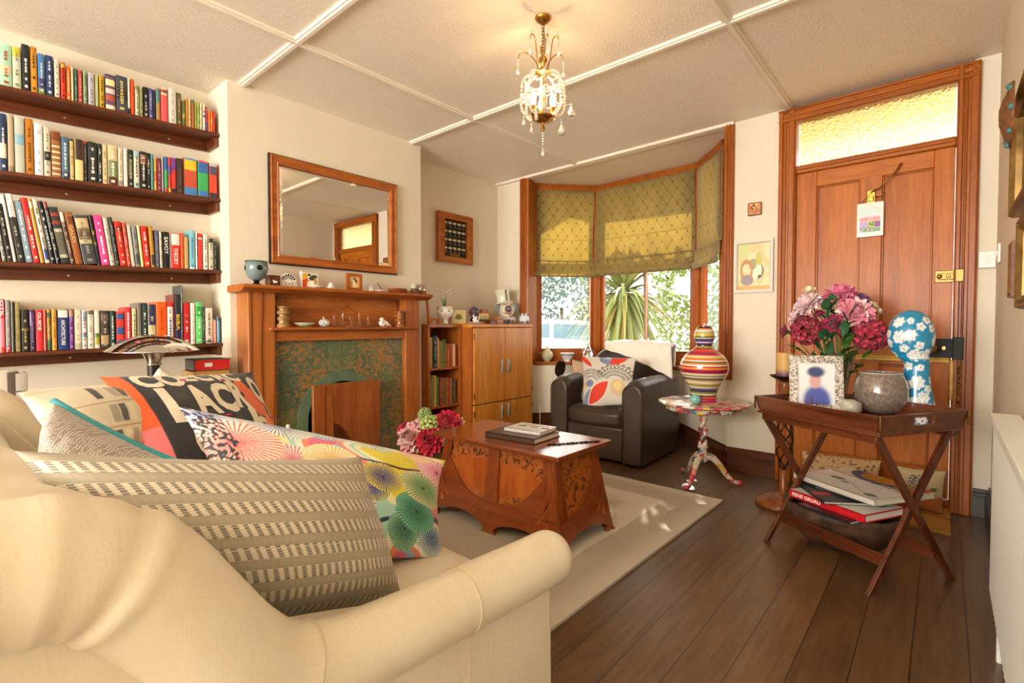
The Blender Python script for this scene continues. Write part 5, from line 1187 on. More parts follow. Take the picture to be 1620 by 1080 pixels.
def f(u, v):
    if u < .10 and v > .45 and noise.noise(V(u*70, v*40, 3)) > .02: return K_
    for cu, cv, r_, c1, c2, sp in FANS:
        x, y = (u-cu)*1.25, v-cv; d = sqrt(x*x+y*y)
        rr = r_*(1+.12*noise.noise(V(cu*30+atan2(y, x)*1.3, cv*9, 1)))
        if d < rr:
            a = atan2(y, x); k = fr(a/(2*pi)*44)
            t_ = d/rr
            if d < rr*.07: return hx('#241f33')
            if k < .50-.22*t_: return hx(c1)
            m_ = min(1, max(0, (t_-.35)*1.6)); a1, a2 = hx(c2), hx(c1)
            q = .75*(1-m_) if sp in (1, 2) else .7*max(0, 1-t_*1.7)
            base_ = tuple(a1[i]*(1-q)+a2[i]*q for i in range(3)); return base_
    n = noise.noise(V(u*3.2, v*4.5, 5)); n2 = noise.noise(V(u*9, v*11, 8))
    if .34 < fr(v*2.1+.15*sin(u*5)+n*.25) < .40: return hx('#5d2434') if n2 > 0 else hx('#2a3c5a')
    if n > .22: return hx('#dfcf36')
    if n > .06: return hx('#ece6b4')
    if n > -.06: return hx('#a9d8cc')
    if n > -.2: return hx('#f0e9da')
    if n > -.32: return hx('#e88a6a')
    return hx('#8fb6dd') if n2 > 0 else hx('#e0688a')
fc, fS, fO = cushion('sea_fan_cushion', 'big bright cushion printed with spiky sea-urchin fans, in the middle of the sofa', atX(282, 642, -1.42), atX(705, 728, -1.08), atX(700, 882, -.965), atX(380, 905, -1.02), .18, f, nu=330, nv=260, pinch=.075, wr=.005, seed=47, m=vcol('printed_satin', .38, sheen=.2))
# ================================================================== carved coffee table
ct = thing('carved_coffee_table', 'carved oak coffee table with splayed panelled sides and inlaid pear-wood trees', 'coffee table', (-1.66, 1.965, 0))
M_ct = wood('coffee_table_oak', '#8c421a', '#9f5122', 'X', .7, .28, .4, dark='#5c2810'); M_ct_z = wood('coffee_table_oak_upright', '#8c421a', '#9f5122', 'Z', .7, .28, .4, dark='#5c2810')
def inlay():
    m, t, N, L, b = _new('penwork_inlay'); co = _coord(N, L); n = _noise(N, L, _coord(N, L, (1, 1, 1)), 38, 2, .5, 1.0)
    L.new(_ramp(N, L, n.outputs[0], [(.40, hx('#5e2a0c')), (.47, hx('#b8661f'))]), b.inputs['Base Color']); b.inputs['Roughness'].default_value = .4; b.inputs['Coat Weight'].default_value = .3; return m
M_inl = inlay(); M_pear = wood('orange_pear_wood', '#b85c1c', '#cc7226', 'Z', .4, .35, .3, dark='#a04c14', bump=.03)
TLx, TWy, TH = .835, .455, .45
b = MB(); b.b2((-TLx/2, -TWy/2, TH-.018), (TLx/2, TWy/2, TH)); b.b2((-TLx/2+.008, -TWy/2+.008, TH-.026), (TLx/2-.008, TWy/2-.008, TH-.018)); b.build('tabletop', wood('polished_table_top', '#8c421a', '#9f5122', 'X', .7, .16, .7, dark='#5c2810', bump=.05), ct, bevel=.006, seg=3)
def panel_side(L_top, L_bot, zt, nbay, place, pre):
    """one splayed side in a 2D frame s (along), z; place(s, z, d) -> point, d = depth outwards"""
    half_t, half_b = L_top/2, L_bot/2
    def edge(z): return half_b+(half_t-half_b)*(z/zt)
    def slab(poly, d0, d1, nm, m):
        bb = MB(); n = len(poly); bb.add([place(s, z, d0) for s, z in poly]+[place(s, z, d1) for s, z in poly], [tuple(range(n-1, -1, -1)), tuple(range(n, 2*n))]+[(i, (i+1) % n, n+(i+1) % n, n+i) for i in range(n)]); return bb.build(nm, m, ct, bevel=.0015)
    # back board (inlay ground)
    slab([(-edge(.12)+.02, .12), (edge(.12)-.02, .12), (edge(zt)-.02, zt), (-edge(zt)+.02, zt)], -.012, -.006, 'inlay_ground', M_pear)
    # bottom rail with arches between feet
    feet = [-1, 1] if nbay == 1 else [-1, 0, 1]
    segs = [(-half_b+.05, half_b-.05)] if nbay == 1 else [(-half_b+.05, -.035), (.035, half_b-.05)]
    poly = [(-edge(.16), .16)]
    poly += [(-half_b-.0, .022), (-half_b-.012, .012), (-half_b-.012, 0), (-half_b+.06, 0), (-half_b+.06, .014), (-half_b+.045, .03)]
    for a, c in segs:
        for i in range(13):
            t_ = i/12; poly.append((a+(c-a)*t_, .035+.045*sin(pi*t_)**.6))
        if nbay == 2 and a < -.1: poly += [(-.03, .03), (-.045, .014), (-.045, 0), (.045, 0), (.045, .014), (.03, .03)]
    poly += [(half_b-.045, .03), (half_b-.06, .014), (half_b-.06, 0), (half_b+.012, 0), (half_b+.012, .012), (half_b, .022), (edge(.16), .16)]
    slab(poly, -.014, .006, 'bottom_rail', M_ct)
    for s in (-1, 1):
        slab([(s*edge(.15), .15), (s*(edge(.15)-.075), .15), (s*(edge(zt)-.055), zt), (s*edge(zt), zt)], -.014, .006, 'corner_stile', M_ct_z)
    if nbay == 2: slab([(-.045, .15), (.045, .15), (.035, zt), (-.035, zt)], -.014, .006, 'centre_stile', M_ct_z)
    # curved lower corners of each bay and the small leaf-shaped cuts
    bays = [(-edge(.3)+.055, -.036, -1), (.036, edge(.3)-.055, 1)] if nbay == 2 else [(-edge(.3)+.04, edge(.3)-.055, 1)]
    for a, c, s in bays:
        o_ = a if s < 0 else c; i_ = c if s < 0 else a; w2 = abs(c-a)
        pts2 = [(o_+s*.04, .14)]+[(i_+(o_-i_)*(k/12), .155+.19*(1-cos(pi/2*(k/12)**1.3))**1.0) for k in range(0, 13)]+[(o_+s*.03, .35)]
        slab(pts2 if s > 0 else pts2, -.013, .0055, 'curved_spandrel', M_ct)
        # foliage branch inlay
        up = [(i_+(o_-i_)*(k/12), zt-.03-.11*(k/12 if s < 0 else 1-k/12)**2-.0) for k in range(13)]
        crown = [(i_, zt-.012), (o_, zt-.012), (o_-s*.005, zt-.17)]+[(o_-s*(.03+.05*k/6), zt-.165+.0+.085*sin(pi/2*k/6)) for k in range(1, 7)]+[(i_, zt-.07 if nbay == 2 else zt-.10)]
        slab(crown, -.0058, -.0035, 'tree_inlay', M_inl)
        if nbay == 1: slab([(a, .20), (c-.05, .17), (c, .24), (c, zt-.1), (a, zt-.1)], -.0058, -.0036, 'flower_inlay', M_inl)
        slab([(i_+s*.0, .155), (i_+(o_-i_)*.62, .19), (i_+(o_-i_)*.5, .215), (i_, .185)], -.0058, -.0034, 'root_inlay', M_inl)
        cx_ = o_+s*.035
        slab([(cx_-s*.075, .125), (cx_-s*.045, .15), (cx_-s*.012, .215), (cx_-s*.008, .235), (cx_-s*.02, .185), (cx_-s*.048, .135)], .0058, .0072, 'leaf_cut', M_pear)
        slab([(cx_-s*.03, .10), (cx_-s*.005, .145), (cx_-s*.0, .095)], .0058, .0072, 'leaf_cut', M_pear)
hb, ht = .43, .355; db, dt_ = .225, .175; zt = TH-.026
for s in (-1, 1):
    panel_side(2*ht, 2*hb, zt, 2, lambda a, z, d, s=s: V(a*1, s*(db+(dt_-db)*z/zt+d), z), 'long')
    panel_side(2*dt_, 2*db, zt, 1, lambda a, z, d, s=s: V(s*(hb+(ht-hb)*z/zt+d), a*(1 if s > 0 else -1), z), 'end')
# books and a comb ornament on it
o = flat_book('coffee_table_book', 'large brown art book lying under the magazine on the coffee table', (-1.62, 1.955, TH+.0008), (.30, .235), .028, radians(4), '#4a3226', 'books on the coffee table', edge='#efe9dc')
mg = flat_book('magazine', 'white magazine lettered icon lying on the brown art book', (-1.60, 1.995, TH+.0300), (.215, .165), .016, radians(6), '#e9e7e2', 'books on the coffee table', edge='#f4f1ea')
lettering('icon', lambda u, v: (u+.01, v+.048, .0167), mat('magazine_ink', '#20232c', .4), mg, 'title_lettering', w=.15, h=.022, bold=.03)
for cx_, c in ((-.055, '#6a6f4c'), (.015, '#c98f6a'), (.085, '#9c5a58')):
    b = MB(); b.ball((cx_, .008, .0163), (.028, .016, .0006), 18, 4); b.build('cover_picture', mat('cover_'+c[1:], c, .5), mg)
b = MB(); b.b2((-.098, -.05, .0162), (.098, -.044, .0166)); b.b2((-.098, -.078, .0162), (.06, -.07, .0166)); b.build('cover_band', mat('grey_cover', '#a9a9a6', .5), mg)
t = thing('openwork_bookmark', 'thin black openwork strip lying across the glossy end of the coffee table', 'ornament', (-1.345, 2.0, TH+.0008), radians(58))
b = MB(); b.tube([(-.13+.26*i/40, .006*sin(i*1.3), .002) for i in range(41)], .0022, 5)
for i in range(11):
    x = -.12+.024*i; r_ = .006+.003*(i % 3); b.tube([(x+r_*cos(a), r_*sin(a), .0025) for a in [2*pi*k/10 for k in range(10)]], .0018, 5, closed=True)
b.ball((.13, 0, .003), (.018, .010, .003)); b.build('strip', M_black, t, smooth=True)
# ================================================================== dark leather armchair
M_dl = leather('dark_brown_leather', '#4a3d2f', '#382d22', .36, 200, .25)
ac = thing('dark_leather_armchair', 'dark brown leather tub armchair in the bay with a red and white cushion', 'armchair', (-1.99, 3.58, 0), radians(2))
aw, ad = .385, .365
def armchair_arm(s):
    b = MB(); prof = []
    for i in range(19): a = pi*i/18; prof.append((.073*cos(a), .545+.075*sin(a)))
    poly = [(.073, .02)]+prof+[(-.073, .02)]
    n = len(poly); ys = [(-ad, 1.0), (-ad+.02, 1.03), (0, 1.0), (ad, .95)]; NY = 24
    rows = []
    for j in range(NY+1):
        t_ = j/NY; y = -ad+2*ad*t_; dz = .012*sin(t_*pi)-.03*max(0, .08-t_)/.08-.05*max(0, t_-.7)
        rows.append([(s*(aw-.075)+x+s*.02*0, y, z+(dz if z > .3 else 0)) for x, z in poly])
    vs = [p for r_ in rows for p in r_]; fs = [(j*n+i, j*n+(i+1) % n, (j+1)*n+(i+1) % n, (j+1)*n+i) for j in range(NY) for i in range(n)]
    fs += [tuple(range(n-1, -1, -1)), tuple(range(NY*n, NY*n+n))]; b.add(vs, fs); o = b.build('armrest', M_dl, ac, bevel=.012, seg=3)
    b = MB(); b.tube([(s*(aw-.075)+x*1.0, -ad-.001, z-.03*.9 if z > .3 else z) for x, z in poly], .004, 6); b.build('piping', M_dl, ac, smooth=True)
for s in (-1, 1): armchair_arm(s)
b = MB(); b.b2((-aw+.14, -ad+.02, .02), (aw-.14, ad-.05, .27)); b.build('front_panel', M_dl, ac, bevel=.015)
b = MB(); softbox(b, (-aw+.15, -ad+.0, .265), (aw-.15, .25, .40), puff=.022, r_=.045); b.build('seat_cushion', M_dl, ac, smooth=True)
b = MB()
def bk(u, v):
    a = -pi/2*1.0+pi*u; 
    x = (aw-.06)*sin(a*.92); y = .20+.20*cos(a*.92)**.8 if cos(a*.92) > 0 else .20
    z = .10+.72*v; return V(x*(1+.02*v), y+.06*v, z)
NU = 30
outer_ = [[bk(i/NU, j/12) for i in range(NU+1)] for j in range(13)]
vs = []; fs = []
prof2 = [(0, 0.0), (0, .35), (0, .7), (0, .92), (-.02, .97), (-.05, .99), (-.085, .97), (-.11, .92), (-.12, .7), (-.12, .35), (-.12, 0)]
for i in range(NU+1):
    u = i/NU; hgt = .66+.16*sin(pi*u)**.5
    base_ = bk(u, 0); c = V(0, .0, 0); d = (V(base_.x, base_.y, 0)-c).normalized()
    for off, vz in prof2: vs.append(V(base_.x, base_.y, 0)+d*(off+.05*vz)+V(0, 0, .05+hgt*vz))
n = len(prof2)
fs = [(i*n+j, (i+1)*n+j, (i+1)*n+j+1, i*n+j+1) for i in range(NU) for j in range(n-1)]; fs += [tuple(range(n)), tuple(range(NU*n+n-1, NU*n-1, -1))]
b.add(vs, fs); b.build('backrest', M_dl, ac, smooth=50)
for x in (-.3, .3):
    for y in (-.3, .3):
        b = MB(); b.cyl((x, y, 0), (x, y, .03), .025, 12); b.build('foot', M_black, ac)
# throw over the back
M_throw = mat('fleece_throw', '#f7f0e2', .95, bump=.6, bs=60, sheen=.5)
def thr(u, v):
    x = -.26+.60*u; s = v*.62-.20     # s: along the drape, 0 = ridge
    ridge_y = .335; zt_ = .885-.02*((x-.02)/.3)**2
    if s < 0: y = ridge_y+.03+.02*sin(u*9); z = zt_+s*.9
    elif s < .12: a = s/.12*pi/2*1.2; y = ridge_y-.07*sin(a)+.0; z = zt_+.012*cos(a)
    else: y = ridge_y-.085-.12*(s-.12)-.035*u; z = zt_-(s-.12)*.75*(1.15-.9*(1-u))
    return V(x+.05*v, y-.01+.012*noise.noise(V(u*7, v*7, 0)), z+.012*noise.noise(V(u*6, v*6, 4)))
b = MB(); b.grid(thr, 50, 50); o = b.build('fleece_throw', M_throw, smooth=True); so = o.modifiers.new('s', 'SOLIDIFY'); so.thickness = .016; so.offset = 1
o.location = ac.location; o.rotation_euler = ac.rotation_euler; tag(o, 'white fleece throw draped over the back of the dark leather armchair', 'throw')
# armchair cushions
def f(u, v):
    bg_ = hx('#d8d2c4')
    def leaf(cu, cv, ru, rv, rot): 
        x, y = u-cu, v-cv; x, y = x*cos(rot)+y*sin(rot), -x*sin(rot)+y*cos(rot); return abs(x) < ru and abs(y) < rv*(1-(x/ru)**2)
    if leaf(.38, .24, .30, .13, .75): return hx('#e23c22')
    if leaf(.38, .24, .325, .15, .75): return hx('#efe8da')
    if leaf(.14, .13, .2, .10, 1.2): return hx('#8088ab')
    if blob(u, v, .2, .42, .09, .07) < 1: return hx('#8088ab')
    if blob(u, v, .1, .4, .09, .06) < 1: return hx('#e3c27a')
    if leaf(.10, .88, .2, .05, -.7): return hx('#d8402a')
    if v > .80 and blob(u, v, .62, 1.0, .26, .2) < 1: return hx('#e23c22') if u > .6 else hx('#8088ab')
    if blob(u, v, .78, .32, .14, .17) < 1: return hx('#d9b98f') if blob(u, v, .78, .36, .07, .1) > 1 else hx('#e4cf8c')
    for (cx_, cy, r0) in ((.72, .40, .18), (.72, .40, .25), (.72, .40, .32), (.72, .40, .39)):
        d = sqrt((u-cx_)**2+(v-cy)**2); a = atan2(v-cy, u-cx_)
        if .35 < a < 2.6:
            if abs(d-r0) < .007: return K_
            if abs(d-r0-.03) < .012 and fr(a*9/r0*.18) < .5: return K_
    for r0 in (.17, .24, .30):
        d = sqrt((u-.22)**2+(v-.38)**2); a = atan2(v-.38, u-.22)
        if .5 < a < 2.3 and (abs(d-r0) < .006 or (abs(d-r0-.025) < .01 and fr(a*14) < .5)): return K_
    return bg_
cushion('leaf_print_cushion', 'pale cushion printed with red and lilac leaves standing in the armchair', atY(921, 562, 3.44), atY(1006, 566, 3.43), atY(999, 640, 3.28), atY(922, 646, 3.26), .12, f, nu=150, nv=150, group='cushions in the armchair', seed=61, wr=.003)
cushion('oatmeal_cushion', 'oatmeal fleck cushion seen edge-on beside the red leaf cushion', atY(905, 568, 3.50), atY(935, 575, 3.60), atY(934, 634, 3.50), atY(908, 636, 3.38), .07, lambda u, v: hx('#d2b698') if noise.noise(V(u*60, v*60, 0)) > 0 else hx('#c3a284'), nu=60, nv=60, group='cushions in the armchair', seed=71, wr=.003)
t = thing('round_black_lampshade', 'round black disc-headed floor light behind the left arm of the armchair', 'lamp', (-2.66, 3.76, 0))
b = MB(); R = Matrix.Rotation(radians(75), 3, 'X')@Matrix.Rotation(radians(-20), 3, 'Y'); b.lathe([(0, 0), (.075, 0), (.08, .006), (.075, .014), (0, .02)], (0, 0, .62), 32, R=R); b.build('disc_head', M_black, t, smooth=40)
b = MB(); b.tube([(0, .0, .60), (0.01, .03, .5), (0, .02, .02)], .006, 8); b.build('stem', M_black, t); b = MB(); b.lathe([(0, 0), (.09, 0), (.09, .01), (0, .014)], n=28); b.build('base', M_black, t)
o = MB(); o.tube(spline([(-2.72, 3.52, .30), (-2.70, 3.50, .17), (-2.80, 3.62, .08), (-2.76, 3.74, .02), (-2.66, 3.62, .005), (-2.55, 3.55, .004), (-2.48, 3.62, .02)], 8), .0035, 6); o = o.build('white_cable', M_white, smooth=True); tag(o, 'thin white cable looping down to the floor beside the cabinet', 'cable')
# ================================================================== striped vase on the patchwork tripod table
st = thing('patchwork_tripod_table', 'small tripod table papered all over in a bright patchwork, with a scalloped round top', 'side table', (-1.17, 3.24, 0), radians(12))
def patchwork():
    m, t, N, L, b = _new('patchwork_decoupage'); co = _coord(N, L); v = N.new('ShaderNodeTexVoronoi'); v.inputs['Scale'].default_value = 26; L.new(co, v.inputs['Vector'])
    wn = N.new('ShaderNodeSeparateColor'); L.new(v.outputs['Color'], wn.inputs[0])
    c = _ramp(N, L, wn.outputs[0], [(0, hx('#d8364c')), (.13, hx('#e6d6c2')), (.3, hx('#3f7480')), (.4, hx('#e8b94a')), (.5, hx('#d9cdbb')), (.62, hx('#8c3a4a')), (.7, hx('#e59a8c')), (.82, hx('#6e8a58')), (.9, hx('#e9e0d2'))], 'CONSTANT')
    n = _noise(N, L, co, 90, 2); mx = N.new('ShaderNodeMixRGB'); L.new(_ramp(N, L, n.outputs[0], [(.55, (0, 0, 0)), (.6, (1, 1, 1))]), mx.inputs[0]); L.new(c, mx.inputs[1])
    mx.inputs[2].default_value = (*hx('#b9a08c'), 1); L.new(mx.outputs[0], b.inputs['Base Color']); b.inputs['Roughness'].default_value = .25; b.inputs['Coat Weight'].default_value = .5; return m
M_pw = patchwork(); ZT = .53
b = MB(); nn = 96
for k, (rs_, z) in enumerate(((.0, ZT), (.255, ZT), (.272, ZT-.004), (.275, ZT-.012), (.262, ZT-.02), (.235, ZT-.022), (.235, ZT-.05), (.225, ZT-.052), (0, ZT-.052))):
    for i in range(nn):
        a = 2*pi*i/nn; w_ = 1+(.02*abs(sin(a*4)) if rs_ > .25 else 0)+(.018*cos(a*8) if rs_ > .25 else 0); b.v.append(V(rs_*w_*cos(a)+1e-5*cos(a), rs_*w_*sin(a), z))
b.f = [(i*nn+j, i*nn+(j+1) % nn, (i+1)*nn+(j+1) % nn, (i+1)*nn+j) for i in range(8) for j in range(nn)]; b.m = [0]*len(b.f); b.build('tabletop', M_pw, st, smooth=45)
b = MB(); prof = [(0, .14), (.03, .14), (.034, .17), (.03, .2), (.024, .215), (.034, .235), (.026, .25)]; b.lathe(prof+[(0, .25)], n=28)
NT = 48; vs = []
for i in range(NT+1):   # barley twist
    z = .25+.19*i/NT
    for k in range(20):
        a = 2*pi*k/20; r_ = .021+.008*cos(2*a-i/NT*2*pi*2.2); vs.append((r_*cos(a), r_*sin(a), z))
b.add(vs, [(i*20+k, i*20+(k+1) % 20, (i+1)*20+(k+1) % 20, (i+1)*20+k) for i in range(NT) for k in range(20)])
b.lathe([(0, .44), (.024, .44), (.032, .455), (.022, .467), (.03, .478), (0, .4785)], n=28); b.build('twisted_stem', M_pw, st, smooth=50)
for k in range(3):
    a = radians(-107+120*k); d = V(cos(a), sin(a), 0); P = [V(0, 0, .165), d*.05+V(0, 0, .17), d*.10+V(0, 0, .125), d*.145+V(0, 0, .06), d*.185+V(0, 0, .022), d*.215+V(0, 0, .016)]
    P = spline(P, 5); b = MB(); b.tube(P, [.026-.012*min(1, i/len(P)*1.3) for i in range(len(P))], 10); lg = b.build('leg', M_pw, st, smooth=True)
    b = MB(); b.ball(d*.222+V(0, 0, .0165), (.018, .018, .016), 12, 8); b.build('foot', mat('pink_foot', '#d9486a', .3), lg, smooth=True)
vs_ = thing('striped_gourd_vase', 'tall gourd-shaped vase with horizontal stripes in many colours on the patchwork table', 'vase', (-1.165, 3.235, ZT+.0008))
prof = [(0, 0), (.076, 0), (.078, .006), (.079, .05), (.088, .085), (.115, .13), (.142, .175), (.150, .21), (.146, .25), (.128, .285), (.095, .318), (.062, .338), (.048, .352), (.046, .362), (.052, .375), (.062, .40), (.064, .425), (.058, .452), (.047, .472), (.042, .476), (.036, .478), (.036, .485), (.03, .486), (0, .486)]
stripes = ['#c62a58', '#c62a58', '#c62a58', '#e0703a', '#5a2f4a', '#e6d8b6', '#7f8c3c', '#3d3550', '#3d3550', '#8a7c9a', '#e9dcc0', '#7d8236', '#b9a040', '#e9dcc0', '#d8d0bc', '#9c8a3a', '#6a2f48', '#d8d4c0', '#8d9448', '#e6ddc6', '#c4303c', '#5b2344', '#d8303a', '#e8a24a', '#c8323a', '#e6dcc4', '#cf8a3a', '#8b5a34', '#e8e0cc', '#e0602c', '#d8b84a', '#e6dcc4', '#d4323c', '#8a2846', '#d63a44', '#e0503a', '#8a4a3a', '#b0a04a', '#4a2c52', '#4a2c52', '#d6cbd8', '#54346a', '#54346a', '#b9c0a0', '#5d6a3c', '#e0b93a', '#dcae30', '#9db4b0', '#e6dcd0', '#e59a3c', '#5c2c3a', '#6b3040']
b = MB(); b.lathe(sum([[(r0+(r1-r0)*k/6, z0+(z1-z0)*k/6) for k in range(6)] for (r0, z0), (r1, z1) in zip(prof, prof[1:])], [])+[prof[-1]], n=64)
cols = [hx(stripes[min(len(stripes)-1, max(0, int(v.z/.486*len(stripes))))]) for v in b.v]
# fine stripes: rebuild as dense profile so that the colour steps are crisp
b = MB(); dense = []
for i in range(321):
    z = .486*i/320; r_ = 0
    for (r0, z0), (r1, z1) in zip(prof[1:-1], prof[2:]):
        if z0 <= z <= z1+1e-9: t_ = (z-z0)/max(1e-9, z1-z0); r_ = r0+(r1-r0)*t_; break
    dense.append((r_, z))
sm_ = [(sum(dense[max(1, min(319, i+k))][0] for k in range(-9, 10))/19 if 10 < i < 310 else r_, z) for i, (r_, z) in enumerate(dense)]
b.lathe([(0, 0)]+sm_+[(0, .486)], n=72); cols = [hx(stripes[min(len(stripes)-1, max(0, int(v.z/.4861*len(stripes))))]) for v in b.v]
b.build('body', vcol('striped_glaze', .15, coat=.6), vs_, cols=cols, smooth=60)
b = MB(); b.ball((0, 0, .494), (.007, .007, .009)); b.build('knob', M_ceramic, vs_, smooth=True)
p = V(-1.162, 3.084, 0); t = thing('turquoise_bird', 'little turquoise egg-shaped bird beside the striped vase', 'ornament', (p.x, p.y, ZT+.0008))
b = MB(); b.ball((0, 0, .03), (.034, .034, .03), 22, 14); b.cyl((-.02, -.02, .05), (-.034, -.034, .056), .006, 8, r2=.001); b.build('body', mat('turquoise_glaze', '#86c4c0', .2, coat=.5, var=.2, vs=60), t, smooth=True)
# ================================================================== butler's tray table
M_mah = wood('dark_mahogany', '#5a2a16', '#713a20', 'X', .8, .28, .45, dark='#35170c'); M_mah_z = wood('dark_mahogany_leg', '#5a2a16', '#713a20', 'Z', .8, .28, .45, dark='#35170c')
TC, TR_ = V(-.298, 2.602, 0), radians(-31)
tt = thing('butlers_tray_table', 'dark mahogany tray table on crossed folding legs in front of the door', 'tray table', TC, TR_)
lx, ly, zt = .282, .230, .612
b = MB(); b.b2((-lx, -ly, zt), (lx, ly, zt+.012)); b.b2((-lx-.006, -ly-.006, zt-.004), (lx+.006, ly+.006, zt+.004)); b.build('tray_base', M_mah, tt, bevel=.002)
fl = .014
def wall(p, q, dx, dy, nm, hole=False):
    p, q = V(*p, zt+.012), V(*q, zt+.012); up = V(dx*fl, dy*fl, .062); n = V(dx, dy, 0)*-.009; d = (q-p).normalized(); bb = MB()
    def seg(s0, s1, h0, h1):
        L = (q-p).length; P = lambda s, h, k: p+d*(s*L)+up*h+n*k+d*((s-.5)*2*fl*h)
        bb.add([P(s0, h0, 0), P(s1, h0, 0), P(s1, h0, 1), P(s0, h0, 1), P(s0, h1, 0), P(s1, h1, 0), P(s1, h1, 1), P(s0, h1, 1)], [(3, 2, 1, 0), (4, 5, 6, 7), (0, 1, 5, 4), (1, 2, 6, 5), (2, 3, 7, 6), (3, 0, 4, 7)])
    if hole: seg(0, .38, 0, 1); seg(.62, 1, 0, 1); seg(.38, .62, 0, .28); seg(.38, .62, .78, 1)
    else: seg(0, 1, 0, 1)
    bb.build(nm, M_mah, tt)
wall((-lx, -ly), (lx, -ly), 0, -1, 'side_wall'); wall((lx, ly), (-lx, ly), 0, 1, 'side_wall'); wall((lx, -ly), (lx, ly), 1, 0, 'handle_wall', True); wall((-lx, ly), (-lx, -ly), -1, 0, 'handle_wall', True)
for sx in (-1, 1):
    for sy in (-1, 1):
        b = MB(); c = V(sx*(lx+.012), sy*(ly+.012), zt+.045)
        b.add([c+V(sx*.013, sy*.013, .03), c+V(sx*-.010, sy*-.010, -.03), c+V(-sx*.045, sy*.0, -.03), c+V(sx*.012, -sy*.0, -.03), c+V(0, -sy*.045, -.03)], [(0, 3, 2), (0, 4, 3)]) if False else b.b2(c+V(-.0035, -.0035, -.03), c+V(.0035, .0035, .03))
        b.build('corner_bracket', M_brass_old, tt, bevel=.001)
fx, fy = .2535, .2135
def bar(bb, p, q, w_, t_, up):
    p, q, up = Vector(p), Vector(q), Vector(up).normalized(); d = (q-p).normalized(); s = d.cross(up).normalized(); u = s.cross(d)
    vs = [e+s*a*w_/2+u*c*t_/2 for e in (p, q) for a, c in ((-1, -1), (1, -1), (1, 1), (-1, 1))]
    return bb.add(vs, [(3, 2, 1, 0), (4, 5, 6, 7), (0, 1, 5, 4), (1, 2, 6, 5), (2, 3, 7, 6), (3, 0, 4, 7)])
for sx in (-1, 1):
    for sy in (-1, 1):
        ox = .009 if sy > 0 else -.009; b = MB(); bar(b, (sx*(fx)+ox*sx, sy*fy, -.0), (sx*fx+ox*sx, -sy*(ly-.02), zt-.018), .017, .032, (0, 1, 0))
        for i, v in enumerate(b.v):
            if v.z < .03: v.z = 0.0
        b.build('leg', M_mah_z, tt, bevel=.0015)
for sy, z in ((-1, .115), (1, .115)):
    yy = sy*(fy-(fy+ly-.02)*z/(zt-.018)); b = MB(); b.b2((-fx-.0, yy-.007, z-.024), (fx, yy+.007, z+.024)); b.build('stretcher', M_mah, tt, bevel=.0015)
for sy in (-1, 1):
    b = MB(); b.b2((-fx-.015, sy*(ly-.02)-.015, zt-.034), (fx+.015, sy*(ly-.02)+.015, zt-.006)); b.build('top_rail', M_mah, tt, bevel=.002)
for sx in (-1, 1):
    b = MB(); b.cyl((sx*fx-.022, 0, .30), (sx*fx+.022, 0, .30), .006, 10); b.build('pivot', M_brass_old, tt)
ZTR = zt+.0125
def onT(px, py, z=ZTR): return atZ(px, py, z)
# photo frame with a blurred portrait
p = onT(1292, 652); pf = thing('glittery_photo_frame', 'silver glitter frame with a blurred photograph of a person in blue and a dark hat', 'photo frame', (p.x, p.y, ZTR), radians(18))
def P2(x, y, z): c, s = cos(radians(-11)), sin(radians(-11)); return V(x, y*c-z*s, y*s+z*c) if False else V(x, y+z*.19, z)
b = MB(); W2, H2, F2 = .107, .255, .034
rects = [((-W2, -W2+F2), (0, H2)), ((W2-F2, W2), (0, H2)), ((-W2+F2, W2-F2), (0, F2)), ((-W2+F2, W2-F2), (H2-F2, H2))]
for (x0, x1), (z0, z1) in rects:
    b.add([P2(x, y, z) for y in (0, .016) for x, z in ((x0, z0), (x1, z0), (x1, z1), (x0, z1))], [(3, 2, 1, 0), (4, 5, 6, 7), (0, 1, 5, 4), (1, 2, 6, 5), (2, 3, 7, 6), (3, 0, 4, 7)])
def glit():
    m, t, N, L, b = _new('glitter_mosaic'); v = N.new('ShaderNodeTexVoronoi'); v.inputs['Scale'].default_value = 170; L.new(_coord(N, L), v.inputs['Vector'])
    L.new(_ramp(N, L, v.outputs['Color'], [(.3, hx('#8f857a')), (.5, hx('#d8d0c4')), (.75, hx('#f4f0e8'))]), b.inputs['Base Color']); b.inputs['Metallic'].default_value = .5; b.inputs['Roughness'].default_value = .25; _bump(N, L, b, v.outputs['Color'], .8, .003); return m
b.build('frame', glit(), pf)
def sm(a, c, x): t_ = min(1, max(0, (x-a)/(c-a))); return t_*t_*(3-2*t_)
def mixc(a, c, t_): return tuple(a[i]*(1-t_)+c[i]*t_ for i in range(3))
def f(u, v):
    c = hx('#dfe4e2'); c = mixc(c, hx('#4a57a8'), 1-sm(.8, 1.25, sqrt(blob(u, v, .52, .08, .36, .36))))
    c = mixc(c, hx('#d0a298'), 1-sm(.7, 1.3, sqrt(blob(u, v, .48, .56, .16, .17)))); c = mixc(c, hx('#3a4470'), 1-sm(.7, 1.3, sqrt(blob(u, v, .50, .78, .24, .13))))
    return c
b = MB(); cols = []; n = 40
b.grid(lambda u, v: P2((-W2+F2)+(2*W2-2*F2)*u, .006, F2+(H2-2*F2)*v), n, n); cols = [f(i/n, j/n) for j in range(n+1) for i in range(n+1)]; b.build('photograph', vcol('photo_print', .3, coat=.3), pf, cols=cols)
b = MB(); b.add([P2(x, .0165, z) for x, z in ((-W2+.004, .004), (W2-.004, .004), (W2-.004, H2-.004), (-W2+.004, H2-.004))], [(0, 1, 2, 3)]); bar(b, (0, .03+.02, .15), (0, .10, .001), .03, .004, (0, 0, 1)); b.build('easel_back', M_black, pf)
